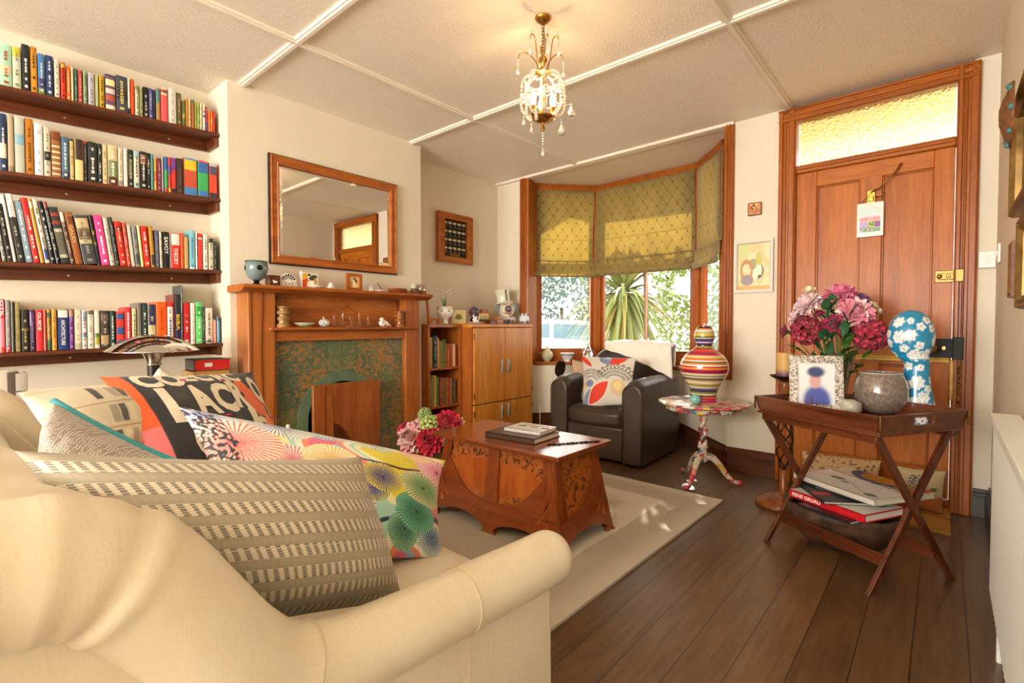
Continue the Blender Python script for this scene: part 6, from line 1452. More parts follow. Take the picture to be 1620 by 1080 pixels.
# crackle glass bowl
p = onT(1392, 652); t = thing('crackle_glass_bowl', 'rounded taupe crackle-glass candle bowl at the near corner of the tray', 'vase', (p.x, p.y, ZTR))
def crack():
    m, t_, N, L, b = _new('taupe_crackle_glass'); v = N.new('ShaderNodeTexVoronoi'); v.feature = 'DISTANCE_TO_EDGE'; v.inputs['Scale'].default_value = 44; co = _coord(N, L, (1, 1, .7))
    ns = _noise(N, L, co, 20, 2); mxv = N.new('ShaderNodeMixRGB'); mxv.inputs[0].default_value = .08; L.new(co, mxv.inputs[1]); L.new(ns.outputs[1], mxv.inputs[2]); L.new(mxv.outputs[0], v.inputs['Vector'])
    L.new(_ramp(N, L, v.outputs['Distance'], [(.0, hx('#75655a')), (.07, hx('#86766a')), (.25, hx('#948578'))]), b.inputs['Base Color']); b.inputs['Roughness'].default_value = .1; b.inputs['Coat Weight'].default_value = .8; b.inputs['Transmission Weight'].default_value = .15; return m
b = MB(); b.lathe([(0, 0), (.06, 0), (.085, .02), (.102, .06), (.104, .10), (.095, .145), (.081, .178), (.078, .18), (.076, .176), (.09, .145), (.098, .10), (.096, .06), (.08, .025), (0, .012)], n=56); b.build('body', crack(), t, smooth=True)
b = MB(); b.lathe([(.0765, .1785), (.0815, .1785), (.081, .182), (.077, .182)], n=56); b.build('rim', mat('clear_rim', '#cfc7bd', .05, coat=1), t, smooth=True)
# blue floral head form
p = onT(1449, 652); hd = thing('blue_floral_head_form', 'turquoise blue head-shaped stand covered in white flowers, at the right of the tray', 'ornament', (p.x, p.y-.01, ZTR))
b = MB(); prof = [(0, 0), (.082, 0), (.084, .01), (.074, .06), (.062, .12), (.054, .18), (.052, .235), (.06, .262)]
NS = 110; NA = 110; vs = []
for i in range(NS+1):
    tt_ = i/NS; z = .505*tt_
    for k in range(NA):
        a = 2*pi*k/NA
        rn = interp(prof[1:], 0) if False else None
        # neck radius
        if z < .262:
            for (r0, z0), (r1, z1) in zip(prof[1:], prof[2:]):
                if z0 <= z <= z1: r_ = r0+(r1-r0)*(z-z0)/(z1-z0); break
        else: r_ = 0
        hz_ = (z-.375)/.13
        hr = .100*sqrt(max(0, 1-hz_*hz_)) if abs(hz_) < 1 else 0
        s_ = sm(.235, .30, z)
        cx = -.028*s_; rr = max(r_, hr*s_) if z < .27 else hr
        if .245 < z < .30: rr = r_*(1-sm(.245, .29, z))+max(hr, .055)*sm(.245, .29, z) if r_ else max(hr, .07)
        vs.append(V((cx+rr*cos(a)*1.02), rr*sin(a)*.9, z))
b.add(vs, [(i*NA+k, i*NA+(k+1) % NA, (i+1)*NA+(k+1) % NA, (i+1)*NA+k) for i in range(NS) for k in range(NA)]); b.f.append(tuple(range(NA-1, -1, -1))); b.m.append(0)
rnd = random.Random(5); fl_ = []
for q in range(400):
    i, k = rnd.randrange(4, NS-3), rnd.randrange(NA)
    c = vs[i*NA+k]
    if all((c-o_[0]).length > .045 for o_ in fl_): fl_.append((c, rnd.choice((.034, .03, .022, .020, .018)), rnd.random()*6))
cols = []
for v in b.v:
    col = hx('#1f86b0')
    for c, r_, ph in fl_:
        d = v-c; dl = d.length
        if dl < r_*1.3:
            nrm = V(c.x+.02, c.y, (c.z-.375) if c.z > .27 else 0).normalized(); x = nrm.cross(V(0, 0, 1)).normalized(); y = nrm.cross(x); a = atan2(d.dot(y), d.dot(x))+ph
            big = r_ > .025; rr = r_*(.78+.22*abs(cos(a*(3.5 if big else 2.5))))
            if dl < rr: 
                k = fr(dl/r_*(3 if big else 1.5)+.3*cos(a*5)); col = hx('#f0efe9') if k > .22 else hx('#8fa9b8')
                if not big and dl < r_*.2: col = hx('#5b8aa8')
                break
    cols.append(col)
o_ = b.build('body', vcol('blue_floral_glaze', .18, coat=.6), hd, cols=cols, smooth=60); o_.scale = (.86, .86, .92)
t = thing('white_quartz_rock', 'rough pale translucent rock between the photo frame and the crackle bowl', 'rock', tuple(onT(1345, 655)))
b = MB(); b.ball((0, 0, .03), (.045, .04, .034), 20, 14); b.v = [v*(1+.16*noise.noise(v*42)) for v in b.v]; b.v = [V(v.x, v.y, max(0, v.z)) for v in b.v]; b.build('body', mat('pale_quartz', '#cfc8ba', .3, var=.25, vs=40, trans=.2), t, smooth=40)
t = thing('miniature_candelabra', 'tiny cream and copper ornament of upright rods in front of the photo frame', 'ornament', tuple(onT(1282, 655)), radians(-30))
b = MB(); b.b2((-.035, -.014, 0), (.0, .014, .032)); b.b2((.02, -.012, 0), (.075, .012, .018)); b.build('base', mat('cream_resin', '#e3d6b8', .4), t, bevel=.002)
for i, x in enumerate((-.025, -.010, .006, .03, .045, .062)):
    b = MB(); h = (.06, .055, .085, .06, .05, .055)[i]; b.cyl((x, 0, .0), (x, 0, h), .0035, 8, r2=.002); b.build('rod', mat('copper_rod', '#8d5638', .3, .8), t, smooth=40)
t = thing('small_oval_tin', 'little blue and white oval box seen through the tray handle', 'box', tuple(TC+Matrix.Rotation(TR_, 3, 'Z')@V(.235, .035, 0)+V(0, 0, ZTR)))
b = MB(); b.lathe([(0, 0), (.028, 0), (.031, .01), (.031, .03), (.026, .04), (0, .042)], n=32, sx=1.2); b.build('body', spotted('blue_marks_on_white', '#e9ecee', '#5676a0', 90, .35), t, smooth=50)
# ------------------------------------------------------------------ flowers
def petal(b, base, d, up, L, w_, curl, cup=.3, mi=0, n=4):
    d, up = Vector(d).normalized(), Vector(up).normalized(); s = d.cross(up).normalized(); up = s.cross(d).normalized()
    def P(u, v):
        x = (u-.5)*2; wv = w_*sin(pi*min(.92, .12+v*.80))**.7
        return base+d*(L*v*(1-.15*x*x*v))+s*(x*wv/2)+up*(curl*v*v*L+cup*w_*x*x*.5)
    b.grid(P, n, n, mi)
def bloom_mesh(r_, kind, rs):
    b = MB()
    if kind in ('peony', 'rose'):
        rings = [(6, .3, 82), (8, .5, 70), (10, .7, 54), (11, .85, 36), (12, 1.0, 16), (11, 1.05, -6)] if kind == 'peony' else [(3, .25, 86), (5, .42, 80), (6, .6, 70), (7, .78, 55), (7, .92, 32)]
        for j, (n, rad_, el) in enumerate(rings):
            for k in range(n):
                a = 2*pi*(k+.5*j)/n+rs.uniform(-.15, .15); e = radians(el+rs.uniform(-8, 8)); d = V(cos(a)*cos(e), sin(a)*cos(e), sin(e))
                petal(b, V(cos(a), sin(a), 0)*r_*.10*j/2, d, V(-cos(a)*sin(e), -sin(a)*sin(e), cos(e)), r_*(.62+.42*rad_), r_*(.45+.4*rad_), .28*(1 if el > 40 else -.2)+rs.uniform(-.05, .1), .35, mi=0 if rs.random() > .3 else 1)
    elif kind == 'daisy':
        for j in range(3):
            for k in range(12):
                a = 2*pi*(k+.4*j)/12; e = radians(12+22*j); d = V(cos(a)*cos(e), sin(a)*cos(e), sin(e)); petal(b, V(0, 0, 0), d, V(-cos(a)*sin(e), -sin(a)*sin(e), cos(e)), r_*(1-.12*j), r_*.34, .1, .2, mi=k % 2)
    else:   # hydrangea
        n = 70
        for k in range(n):
            z = 1-1.75*k/n; a = k*2.39996; q = sqrt(max(0, 1-z*z)); N_ = V(q*cos(a), q*sin(a), z); c = N_*r_*(.80+rs.uniform(-.06, .1)); x = N_.orthogonal().normalized(); y = N_.cross(x); ph = rs.random()*pi
            for m_ in range(4):
                aa = ph+m_*pi/2; d = (x*cos(aa)+y*sin(aa)+N_*.35).normalized(); petal(b, c, d, N_, r_*.27, r_*.27, .1, .25, mi=0 if rs.random() > .35 else 1, n=2)
    return b
def flower(name, label, c, nrm, r_, kind, c1, c2, foot, group, stem_c='#4f6f2c', seed=0):
    rs = random.Random(seed); t = thing(name, label, 'flower', c, 0, group); nrm = Vector(nrm).normalized(); R = nrm.to_track_quat('Z', 'Y').to_matrix()
    b = bloom_mesh(r_, kind, rs); b.v = [R@v for v in b.v]; b.build('bloom', [mat('petal_'+c1[1:], c1, .6, sheen=.2, sss=0), mat('petal_'+c2[1:], c2, .6, sheen=.2)], t, smooth=True)
    fo = Vector(foot)-Vector(c); b = MB(); b.tube(bez(nrm*-.0, -nrm*r_*1.1+fo*.25, fo, 10), .0028, 6); b.build('stem', mat('stem_green', stem_c, .5), t, smooth=True)
    b = MB(); b.ball(-nrm*r_*.12, (r_*.3, r_*.3, r_*.2), 10, 6, R=R); b.build('calyx', mat('stem_green', stem_c, .5), t, smooth=True)
    return t
def leaf_sprig(name, label, foot, tips, group, m=None, L=.07, w_=.035, seed=0):
    rs = random.Random(seed); t = thing(name, label, 'leaf sprig', foot, 0, group); foot = Vector(foot)
    for tp in tips:
        q = Vector(tp)-foot; P = bez((0, 0, 0), q*.5+V(0, 0, .03), q, 8); b = MB(); b.tube(P, .002, 5); b.build('stem', mat('stem_green', '#4f6f2c', .5), t)
        for k in (5, 7, 8):
            b = MB(); d = (P[k]-P[k-1]).normalized()+V(rs.uniform(-.6, .6), rs.uniform(-.6, .6), rs.uniform(-.35, .2)); petal(b, P[k], d, V(0, 0, 1), L*rs.uniform(.8, 1.15), w_, rs.uniform(-.35, 0), .15, n=6); b.build('leaf', m or M_leaf2, t, smooth=True)
    return t
p = onT(1312, 640); VB = V(p.x+.03, p.y+.10, ZTR); gB = 'artificial flowers in the glass vase on the tray'
fv = thing('flared_glass_vase', 'flared silvered glass vase holding the bouquet on the tray', 'vase', VB)
b = MB(); b.lathe([(0, 0), (.045, 0), (.045, .012), (.03, .02), (.034, .08), (.048, .17), (.066, .25), (.063, .25), (.045, .17), (.03, .08), (0, .03)], n=40); b.build('body', mat('silvered_vase_glass', '#b5aaa0', .06, .75), fv, smooth=50)
ZV = VB+V(0, 0, .24)
def bp(px, py, dx=0): q = atY(px, py, VB.y+dx); return q
FB = [('peony', 'pale blush peony with a cream crown at the upper left of the bouquet', 1279, 482, .062, 'peony', '#e9c8cc', '#f3e3dc', (-.4, -.5, .8), -.02), ('peony', 'small cream peony bud at the very top left of the bouquet', 1281, 463, .036, 'rose', '#efe6c0', '#dfe3a8', (-.1, -.3, 1), .03), ('peony', 'bright pink peony topmost in the bouquet', 1329, 467, .062, 'peony', '#dc6a8e', '#ee9cb4', (.0, -.4, 1), .0),
      ('dahlia', 'dusky purple dahlia at the top right of the bouquet', 1362, 475, .050, 'daisy', '#6a4468', '#8a5a86', (.5, -.3, .8), .04), ('dahlia', 'small purple dahlia peeping between the blush and bright pink peonies', 1309, 478, .034, 'daisy', '#5f3f66', '#7d5580', (0, -.5, .8), .06), ('peony', 'rosy pink and white peony in the middle right of the bouquet', 1354, 494, .066, 'peony', '#ef94a8', '#f6d9d4', (.3, -.9, .5), -.05),
      ('hydrangea', 'deep crimson hydrangea head at the lower left of the bouquet', 1277, 523, .080, 'hydrangea', '#7c1028', '#b4203e', (-.4, -.9, .2), -.04), ('hydrangea', 'deep crimson hydrangea head at the lower right of the bouquet', 1376, 530, .078, 'hydrangea', '#84122c', '#bb2442', (.5, -.8, .1), -.05), ('rose', 'dark magenta rose at the centre of the bouquet', 1320, 514, .050, 'rose', '#86183c', '#9e2a50', (0, -1, .25), -.10),
      ('rose', 'maroon rose at the far left edge of the bouquet', 1246, 525, .040, 'rose', '#7d1c3a', '#94284a', (-1, -.5, .2), .0), ('peony', 'pale pink peony tucked behind the left crimson hydrangea', 1262, 502, .045, 'peony', '#efc6ca', '#f6e0da', (-.7, -.5, .5), .05), ('freesia', 'tiny cream blossom sticking out at the right of the bouquet', 1380, 484, .022, 'rose', '#f1ead0', '#dfe0a8', (.6, -.3, .7), .03), ('freesia', 'tiny cream blossom lower on the right side of the bouquet', 1389, 492, .018, 'rose', '#f1ead0', '#cfd894', (.8, -.3, .3), .03),
      ('rose', 'crimson rose bud above the left hydrangea', 1298, 499, .030, 'rose', '#b03054', '#c9506c', (-.2, -.6, .8), .02)]
for i, (nm, lab, px, py, r_, kd, c1, c2, nv, dy) in enumerate(FB): flower(nm, lab, bp(px, py, dy), nv, r_*1.02, kd, c1, c2, VB+V(.012*cos(i*2.4), .012*sin(i*2.4), .05), gB, seed=i)
leaf_sprig('leaf_sprig', 'dark green leaf sprig among the blooms at the middle of the bouquet', VB+V(0, 0, .06), [bp(1310, 495, -.02), bp(1338, 510, -.06), bp(1300, 535, -.08), bp(1345, 480, 0)], gB, L=.075, w_=.045, seed=3)
leaf_sprig('leaf_sprig', 'leaf sprig standing between the pink blooms at the top of the bouquet', VB+V(0, 0, .06), [bp(1318, 482, -.04), bp(1305, 490, -.08), bp(1345, 500, -.11), bp(1372, 490, -.02), bp(1335, 530, -.12)], gB, L=.07, w_=.042, seed=13)
leaf_sprig('leaf_sprig', 'leaf sprig hanging at the lower left of the bouquet', VB+V(0, 0, .06), [bp(1256, 548, -.02), bp(1268, 555, -.05), bp(1296, 548, -.07)], gB, L=.06, w_=.04, seed=4)
leaf_sprig('leaf_sprig', 'light green leaf sprig trailing at the lower right of the bouquet', VB+V(0, 0, .06), [bp(1345, 560, -.08), bp(1358, 580, -.08), bp(1372, 560, -.04), bp(1340, 545, -.1)], gB, m=M_leaf, L=.065, w_=.038, seed=5)
# floor bouquet between sofa and coffee table
FBV = V(-2.33, 2.15, 0); gF = 'flowers in the low pot by the hearth'
t = thing('low_flower_pot', 'low dark pot on the floor beside the hearth full of red, pink and green blooms', 'plant pot', (FBV.x, FBV.y, .0125)); b = MB(); b.lathe([(0, 0), (.07, 0), (.095, .09), (.1, .13), (.09, .13), (.085, .1), (0, .09)], n=32); b.build('body', mat('dark_pot', '#3b2a20', .4, coat=.3), t, smooth=45)
def fp2(px, py, d=0):
    r0 = _ray(px, py); k = (FBV.x*_F.x+FBV.y*_F.y-.7*_F.z+d); return V(0, 0, CAMH)+r0*k
for i, (nm, lab, px, py, r_, kd, c1, c2, nv, d) in enumerate((('peony', 'large pale pink peony at the left of the low floor arrangement', 652, 692, .075, 'peony', '#e3a3a4', '#f0cfc8', (.3, -.8, .5), 0), ('peony', 'bright crimson peony in the lower middle of the low floor arrangement', 681, 697, .070, 'peony', '#c9143c', '#e0304e', (.4, -.8, .4), -.06), ('peony', 'bright crimson peony at the upper right of the low floor arrangement', 707, 669, .068, 'peony', '#cc1a40', '#e23a52', (.5, -.6, .7), .02),
        ('hydrangea', 'lime green hydrangea head at the top of the low floor arrangement', 680, 672, .062, 'hydrangea', '#a9bd62', '#cbd68c', (.2, -.6, .8), 0), ('hydrangea', 'small lime green hydrangea head at the right of the low floor arrangement', 704, 697, .036, 'hydrangea', '#b4c46c', '#d3dc98', (.6, -.6, .4), -.05), ('hydrangea', 'small sage green hydrangea head behind at the top left of the low floor arrangement', 672, 655, .042, 'hydrangea', '#8fa95c', '#b4c480', (-.1, -.3, 1), .08),
        ('peony', 'deep pink peony half hidden at the far left of the low floor arrangement', 640, 680, .045, 'peony', '#c22a50', '#d84a66', (-.4, -.7, .5), .06), ('rose', 'small blush rose at the far right of the low floor arrangement', 726, 669, .035, 'rose', '#efd0c8', '#f6e4d8', (.7, -.4, .6), .06), ('peony', 'pale pink peony behind the lime hydrangea of the low floor arrangement', 664, 672, .045, 'peony', '#ecb8b4', '#f4d8d0', (-.1, -.4, .9), .06))):
    flower(nm, lab, fp2(px, py, d), nv, r_*1.12, kd, c1, c2, V(FBV.x+.03*cos(i*2.4), FBV.y+.03*sin(i*2.4), .11), gF, seed=40+i)
leaf_sprig('leaf_sprig', 'dark leaves under the left side of the low floor arrangement', FBV+V(0, 0, .11), [fp2(640, 705), fp2(660, 712), fp2(655, 700, .05)], gF, seed=8); leaf_sprig('leaf_sprig', 'dark leaves under the right side of the low floor arrangement', FBV+V(0, 0, .11), [fp2(700, 712), fp2(716, 690), fp2(725, 680, .03)], gF, seed=9)
# candle stand
cs = thing('wrought_candle_stand', 'floor candle stand with a turned wooden foot and a twisted black iron cage', 'candle stand', (-.672, 3.12, 0))
M_st = wood('candle_stand_wood', '#8a4c22', '#a8642e', 'Z', .9, .3, .4)
b = MB(); b.lathe([(0, 0), (.135, 0), (.145, .012), (.14, .03), (.11, .042), (.10, .05), (.085, .054), (.05, .06), (.02, .075), (0, .076)], n=48); b.build('base', M_st, cs, smooth=50)
b = MB(); b.lathe([(0, .07), (.02, .07), (.026, .09), (.022, .1), (.02, .2), (.014, .205), (0, .206)], n=24); b.lathe([(0, .52), (.016, .52), (.02, .54), (.02, .66), (.026, .68), (.018, .70), (0, .70)], n=24); b.build('turned_post', M_st, cs, smooth=50)
for k in range(4):
    b = MB(); b.tube([(.045*sin(pi*i/30)**.8*cos(k*pi/2+i*.21)+.004*cos(k*pi/2), .045*sin(pi*i/30)**.8*sin(k*pi/2+i*.21), .2+.33*i/30) for i in range(31)], .0042, 7); b.build('iron_strand', M_black, cs, smooth=True)
b = MB(); b.lathe([(0, .70), (.02, .70), (.045, .715), (.075, .732), (.078, .738), (.06, .73), (0, .722)], n=40); b.build('drip_pan', mat('aged_bronze', '#4a3428', .35, .8), cs, smooth=50)
t = thing('pillar_candle', 'fat ochre pillar candle with a purple foot on the wrought stand', 'candle', (-.672, 3.12, .7245)); b = MB(); b.lathe([(0, 0), (.043, 0), (.044, .03), (.044, .135), (.041, .14), (0, .132)], n=40)
cols = [mixc(hx('#6d4258'), hx('#d0a45c'), sm(.015, .06, v.z)) for v in b.v]
b = MB(); b.lathe([(0, 0), (.043, 0)]+[(.044, .004+.131*i/24) for i in range(25)]+[(.041, .14), (0, .132)], n=40); cols = [mixc(hx('#6d4258'), hx('#d0a45c'), sm(.015, .06, v.z)) for v in b.v]; b.build('wax', vcol('candle_wax_two_tone', .5), t, cols=cols, smooth=60)
b = MB(); b.cyl((0, 0, .13), (0, 0, .146), .0012, 6); b.build('wick', M_black, t)
# carved root bowl with art books
bw = thing('carved_root_bowl', 'heavy rough carved wooden bowl on the floor under the tray table', 'bowl', (-.345, 2.73, 0))
b = MB(); b.lathe([(0, 0), (.09, 0), (.135, .03), (.178, .085), (.20, .15), (.205, .185), (.185, .188), (.175, .15), (.12, .06), (0, .04)], n=72, sx=1.2, sy=.95)
b.v = [V(v.x*(1+.10*noise.noise(v*7)), v.y*(1+.10*noise.noise(v*7)), v.z*(1+.06*noise.noise(V(v.x*9, v.y*9, 3)))) for v in b.v]; b.build('body', mat('rough_root_wood', '#5d4230', .55, var=.65, vs=14, bump=.8, bs=30), bw, smooth=True)
def cbook(label, F, L, R, z, h, cov, name='art_book', wk=1, edge='#efe9dc', ltr=None, art=None):
    """book lying flat: F is its near corner, L its far-left corner along the spine, R gives the width"""
    F, L, R = atZ(*F, z+h), atZ(*L, z+h), atZ(*R, z+h); ex = (F-L); lx_ = ex.length; ex.normalize(); ey = V(-ex.y, ex.x, 0); w_ = abs((R-F).dot(ey))*wk; ang = atan2(ex.y, ex.x)
    c = F-ex*lx_/2+ey*w_/2; o = flat_book(name, label, (c.x, c.y, z), (lx_, w_), h, ang, cov, 'art books stacked under the tray table', edge=edge, ltr=ltr)
    if art: paint_panel('cover_art', lx_*.98, w_*.98, art, o, loc=(0, 0, h+.0006), facing='Z', n=80)
    return o
zb = .192
def a0(u, v):
    c = '#e9e6de'
    if blob(u, v, .62, .5, .16, .18) < 1: c = '#c8a03a'
    if blob(u, v, .7, .35, .1, .1) < 1: c = '#e6dfa8'
    return hx(c)
cbook('dark-covered book at the bottom of the stack in the root bowl', (1345, 826), (1262, 796), (1425, 812), zb, .012, '#2a2a2e')
cbook('red-spined white art book lettered RENE GRUAU in the root bowl', (1368, 815), (1249, 773), (1428, 802), zb+.0125, .034, '#d8202c', ltr=('RENE GRUAU', .40, -.09), art=a0)
z2 = zb+.0475
cbook('black-edged slim book lying askew on the red-spined art book', (1303, 793), (1257, 760), (1355, 770), z2, .012, '#23252a', edge='#c9c4b6', art=lambda u, v: hx('#d83a4a') if .55 < u < .7 and v < .3 else hx('#3a3c42'))
cbook('grey and cream slim book second in the middle of the stack', (1365, 788), (1290, 768), (1420, 778), z2+.0125, .012, '#4a4c50', edge='#e6e0cc', art=lambda u, v: hx('#e6dfca'))
def a1(u, v):
    n = noise.noise(V(u*9, v*9, 1)); c = '#f3f0e8'
    if blob(u, v, .30, .38, .08, .05, .1) < 1 or blob(u, v, .88, .12, .06, .05, .1) < 1 or blob(u, v, .45, .30, .04, .03) < 1: c = '#1f7f6c'
    if abs(v-.25-.15*sin(u*5)) < .008: c = '#9a9c94'
    if v > .62:
        c = '#e4d9b8'
        if blob(u, v, .55, .95, .42, .33) < 1: c = '#3f5a78'
        if blob(u, v, .52, .9, .26, .2) < 1: c = '#c98a2c' if abs(fr(u*9+n*.5)-.5) > .1 else '#8a5a1c'
        if u > .75: c = '#b9903f' if n > 0 else '#7d8a4c'
        if u > .9: c = '#d8502c'
    if abs(v-.62+.1*u-.05) < .012: c = '#2f4f9a'
    return hx(c)
cbook('large white leaf-patterned art book, topmost of the stack under the tray table', (1383, 791), (1256, 747), (1456, 755), z2+.0255, .026, '#dcd6c4', wk=.68, edge='#e9e2c6', art=a1)
# door mat, tapestry cushions
def f_mat(u, v):
    c = hx('#c08a3c')
    if abs(v-.4-.2*sin(u*9)) < .02: c = hx('#6b4a2a')
    if blob(u, v, .3, .7, .05, .07) < 1: c = hx('#8a4a7a')
    return c
b = MB(); n = 50; b.grid(lambda u, v: V(-.33+.66*u, -.2+.40*v, .018+.003*noise.noise(V(u*50, v*40, 0))), n, n); cols = [f_mat(i/n, j/n) for j in range(n+1) for i in range(n+1)]
bb = MB(); bb.b2((-.33, -.2, 0), (.33, .2, .017)); b.add(bb.v, bb.f); cols += [hx('#b8843c')]*8
o = b.build('coir_doormat', vcol('coir', .95, bump=1, bs=260), cols=cols); o.location = (-.29, 3.40, .0005); tag(o, 'orange-brown coir doormat in front of the door', 'doormat')
def f(u, v):
    c = '#cbb68a'
    if v < .36: c = '#b4652f'
    if blob(u, v, .45, .62, .2, .24) < 1: c = '#4a4038' if noise.noise(V(u*28, v*28, 0)) > -.05 else '#cfc3a8'
    if abs(u-.45) < .02 and .3 < v < .45: c = '#4a4038'
    if blob(u, v, .78, .5, .1, .06, .6) < 1: c = '#6a6a48'
    return hx(c)
cushion('tapestry_cushion', 'small tapestry cushion with a dark flower propped against the right of the door', (-.20, 3.50, .235), (.02, 3.52, .24), (.01, 3.46, .025), (-.19, 3.45, .025), .09, f, nu=90, nv=80, group='tapestry cushions at the door foot', seed=81, wr=.003)
def f(u, v):
    c = '#c9a674'
    if v < .4: c = '#b8683a'
    if noise.noise(V(u*22, v*14, 3)) > .25: c = '#7a5a44'
    return hx(c)
cushion('tapestry_cushion', 'longer tapestry cushion lying against the left of the door behind the crossed legs', (-.66, 3.54, .235), (-.26, 3.52, .245), (-.26, 3.46, .02), (-.66, 3.46, .02), .09, f, nu=90, nv=60, group='tapestry cushions at the door foot', seed=91, wr=.003)
# ================================================================== roman blinds
def blind_mat():
    m, t, N, L, b = _new('olive_quilted_silk'); N.remove(b); o = N['Material Output']; co = _coord(N, L, src='UV')
    s = N.new('ShaderNodeSeparateXYZ'); L.new(co, s.inputs[0]); S = .095
    a = _m(N, L, 'ADD', _m(N, L, 'DIVIDE', s.outputs[0], S), _m(N, L, 'DIVIDE', s.outputs[1], S*1.35)); c = _m(N, L, 'SUBTRACT', _m(N, L, 'DIVIDE', s.outputs[0], S), _m(N, L, 'DIVIDE', s.outputs[1], S*1.35))
    def tri(x): return _m(N, L, 'ABSOLUTE', _m(N, L, 'SUBTRACT', _m(N, L, 'FRACT', x), .5))
    ta, tc_ = tri(a), tri(c); mn = _m(N, L, 'MAXIMUM', ta, tc_)
    line = _ramp(N, L, mn, [(.46, (1, 1, 1)), (.495, (0, 0, 0))]); btn = _ramp(N, L, _m(N, L, 'MINIMUM', ta, tc_), [(.40, (0, 0, 0)), (.43, (1, 1, 1))])
    n = _noise(N, L, _coord(N, L, (1, 1, .35)), 4, 4, .6, .8)
    base = _ramp(N, L, n.outputs[0], [(.3, hx('#7c693b')), (.7, hx('#937d49'))]); mx = N.new('ShaderNodeMixRGB'); L.new(btn, mx.inputs[0]); L.new(base, mx.inputs[1]); mx.inputs[2].default_value = (*hx('#4a3a18'), 1)
    bp_ = _bump(N, L, None, line, .8, .006); bp2 = _bump(N, L, None, n.outputs[0], .6, .012, bp_)
    d = N.new('ShaderNodeBsdfPrincipled'); L.new(mx.outputs[0], d.inputs['Base Color']); d.inputs['Roughness'].default_value = .42; d.inputs['Sheen Weight'].default_value = .4; L.new(bp2, d.inputs['Normal'])
    tr = N.new('ShaderNodeBsdfTranslucent'); hs = N.new('ShaderNodeHueSaturation'); hs.inputs['Saturation'].default_value = 1.15; hs.inputs['Value'].default_value = 1.3; L.new(mx.outputs[0], hs.inputs['Color']); L.new(hs.outputs[0], tr.inputs[0])
    ms = N.new('ShaderNodeMixShader'); ms.inputs[0].default_value = .34; L.new(d.outputs[0], ms.inputs[1]); L.new(tr.outputs[0], ms.inputs[2]); L.new(ms.outputs[0], o.inputs[0]); return m
M_blind = blind_mat()
def blind(label, P, Q, z0, seed):
    P, Q = V(*P, 0), V(*Q, 0); d = (Q-P); L_ = d.length; t = thing('roman_blind', label, 'blind', (P.x, P.y, 0), atan2(d.y, d.x), 'olive roman blinds in the bay')
    zt_ = 2.355; NU, NV = 60, 110; b = MB()
    def prof(s):   # s metres from the top, returns y offset towards the room (negative local y)
        y = 0
        for c in (.50, ): y += .010*math.exp(-((s-c)/.008)**2)
        Lf = zt_-z0
        if s > Lf-.165: y += .020*sm(Lf-.165, Lf-.15, s)
        if s > Lf-.06: y += .020*sm(Lf-.06, Lf-.05, s)
        return y
    def fn(u, v):
        s = v*(zt_-z0); wr = .010*noise.noise(V(u*3+seed, s*2.2, seed))+.004*noise.noise(V(u*9+seed, s*5, seed))
        edge = .012*sin(s*7+seed)*(abs(2*u-1)**8)
        return V(u*L_+edge*(1 if u > .5 else -1)*.5, -prof(s)+wr*(.3+.7*min(1, s*3)), zt_-s-.006*sin(u*pi)*(s/(zt_-z0)))
    b.grid(fn, NU, NV); o = b.build('blind_fabric', M_blind, t, smooth=True)
    uv = o.data.uv_layers.new(name='UVMap'); 
    for lp_ in o.data.loops: vi = lp_.vertex_index; uv.data[lp_.index].uv = ((vi % (NU+1))/NU*L_, (vi//(NU+1))/NV*(zt_-z0))
    b = MB(); b.b2((0, .004, zt_-.01), (L_, .03, zt_+.015)); b.build('headrail', M_frame, t)
    b = MB(); b.b2((.01, -.034, z0-.004), (L_-.01, -.028, z0+.012)); b.build('bottom_hem', M_blind, t)
    return t
blind('olive quilted roman blind lowered over the narrow left window of the bay', (-3.075, 3.888), (-2.672, 4.338), 1.50, 1.3)
blind('wide olive quilted roman blind over the centre window of the bay, sunlit from behind', (-2.655, 4.345), (-1.638, 4.298), 1.505, 4.1)
blind('olive quilted roman blind over the narrow right window of the bay', (-1.618, 4.285), (-1.272, 3.885), 1.50, 7.7)
# ================================================================== things on the bay sill
ZS = .6625
p = atZ(861, 571, .665); t = thing('lustre_swan_jug', 'round cream lustre jug with a looped handle at the left end of the bay sill', 'jug', (-2.955, 3.945, ZS), radians(-50))
b = MB(); b.lathe([(0, 0), (.025, 0), (.028, .008), (.05, .03), (.06, .06), (.052, .09), (.03, .108), (.026, .12), (.03, .128), (.024, .124), (0, .1)], n=36, sx=1.1); b.build('body', mat('cream_lustre', '#cdc79c', .2, coat=.5, var=.2, vs=20), t, smooth=50)
b = MB(); b.tube(spline([(-.055, 0, .07), (-.075, 0, .10), (-.06, 0, .135), (-.03, 0, .14), (-.02, 0, .12)], 6), .008, 8); b.build('handle', mat('cream_lustre', '#cdc79c', .2), t, smooth=True)
t = thing('patterned_footed_bowl', 'white footed bowl with a grey-blue patterned band on the bay sill', 'bowl', (-2.80, 4.065, ZS))
b = MB(); b.lathe([(0, 0), (.032, 0), (.03, .012), (.045, .03), (.066, .065), (.072, .085), (.069, .085), (.06, .06), (.03, .02), (0, .016)], n=44); b.build('body', M_ceramic, t, smooth=50)
b = MB()
for k in range(30): a = 2*pi*k/30; R = Matrix.Rotation(a, 3, 'Z'); b.box(R@V(.0695, 0, .068), (.003, .008, .016), R=R)
b.build('patterned_band', mat('band_grey_blue', '#5d6c70', .3), t)
t = thing('silver_teapot', 'bell-shaped silver teapot with a finial, between the windows on the bay sill', 'teapot', (-2.61, 4.145, ZS), radians(-25))
M_sil = mat('polished_silver', '#d6d0c4', .12, 1)
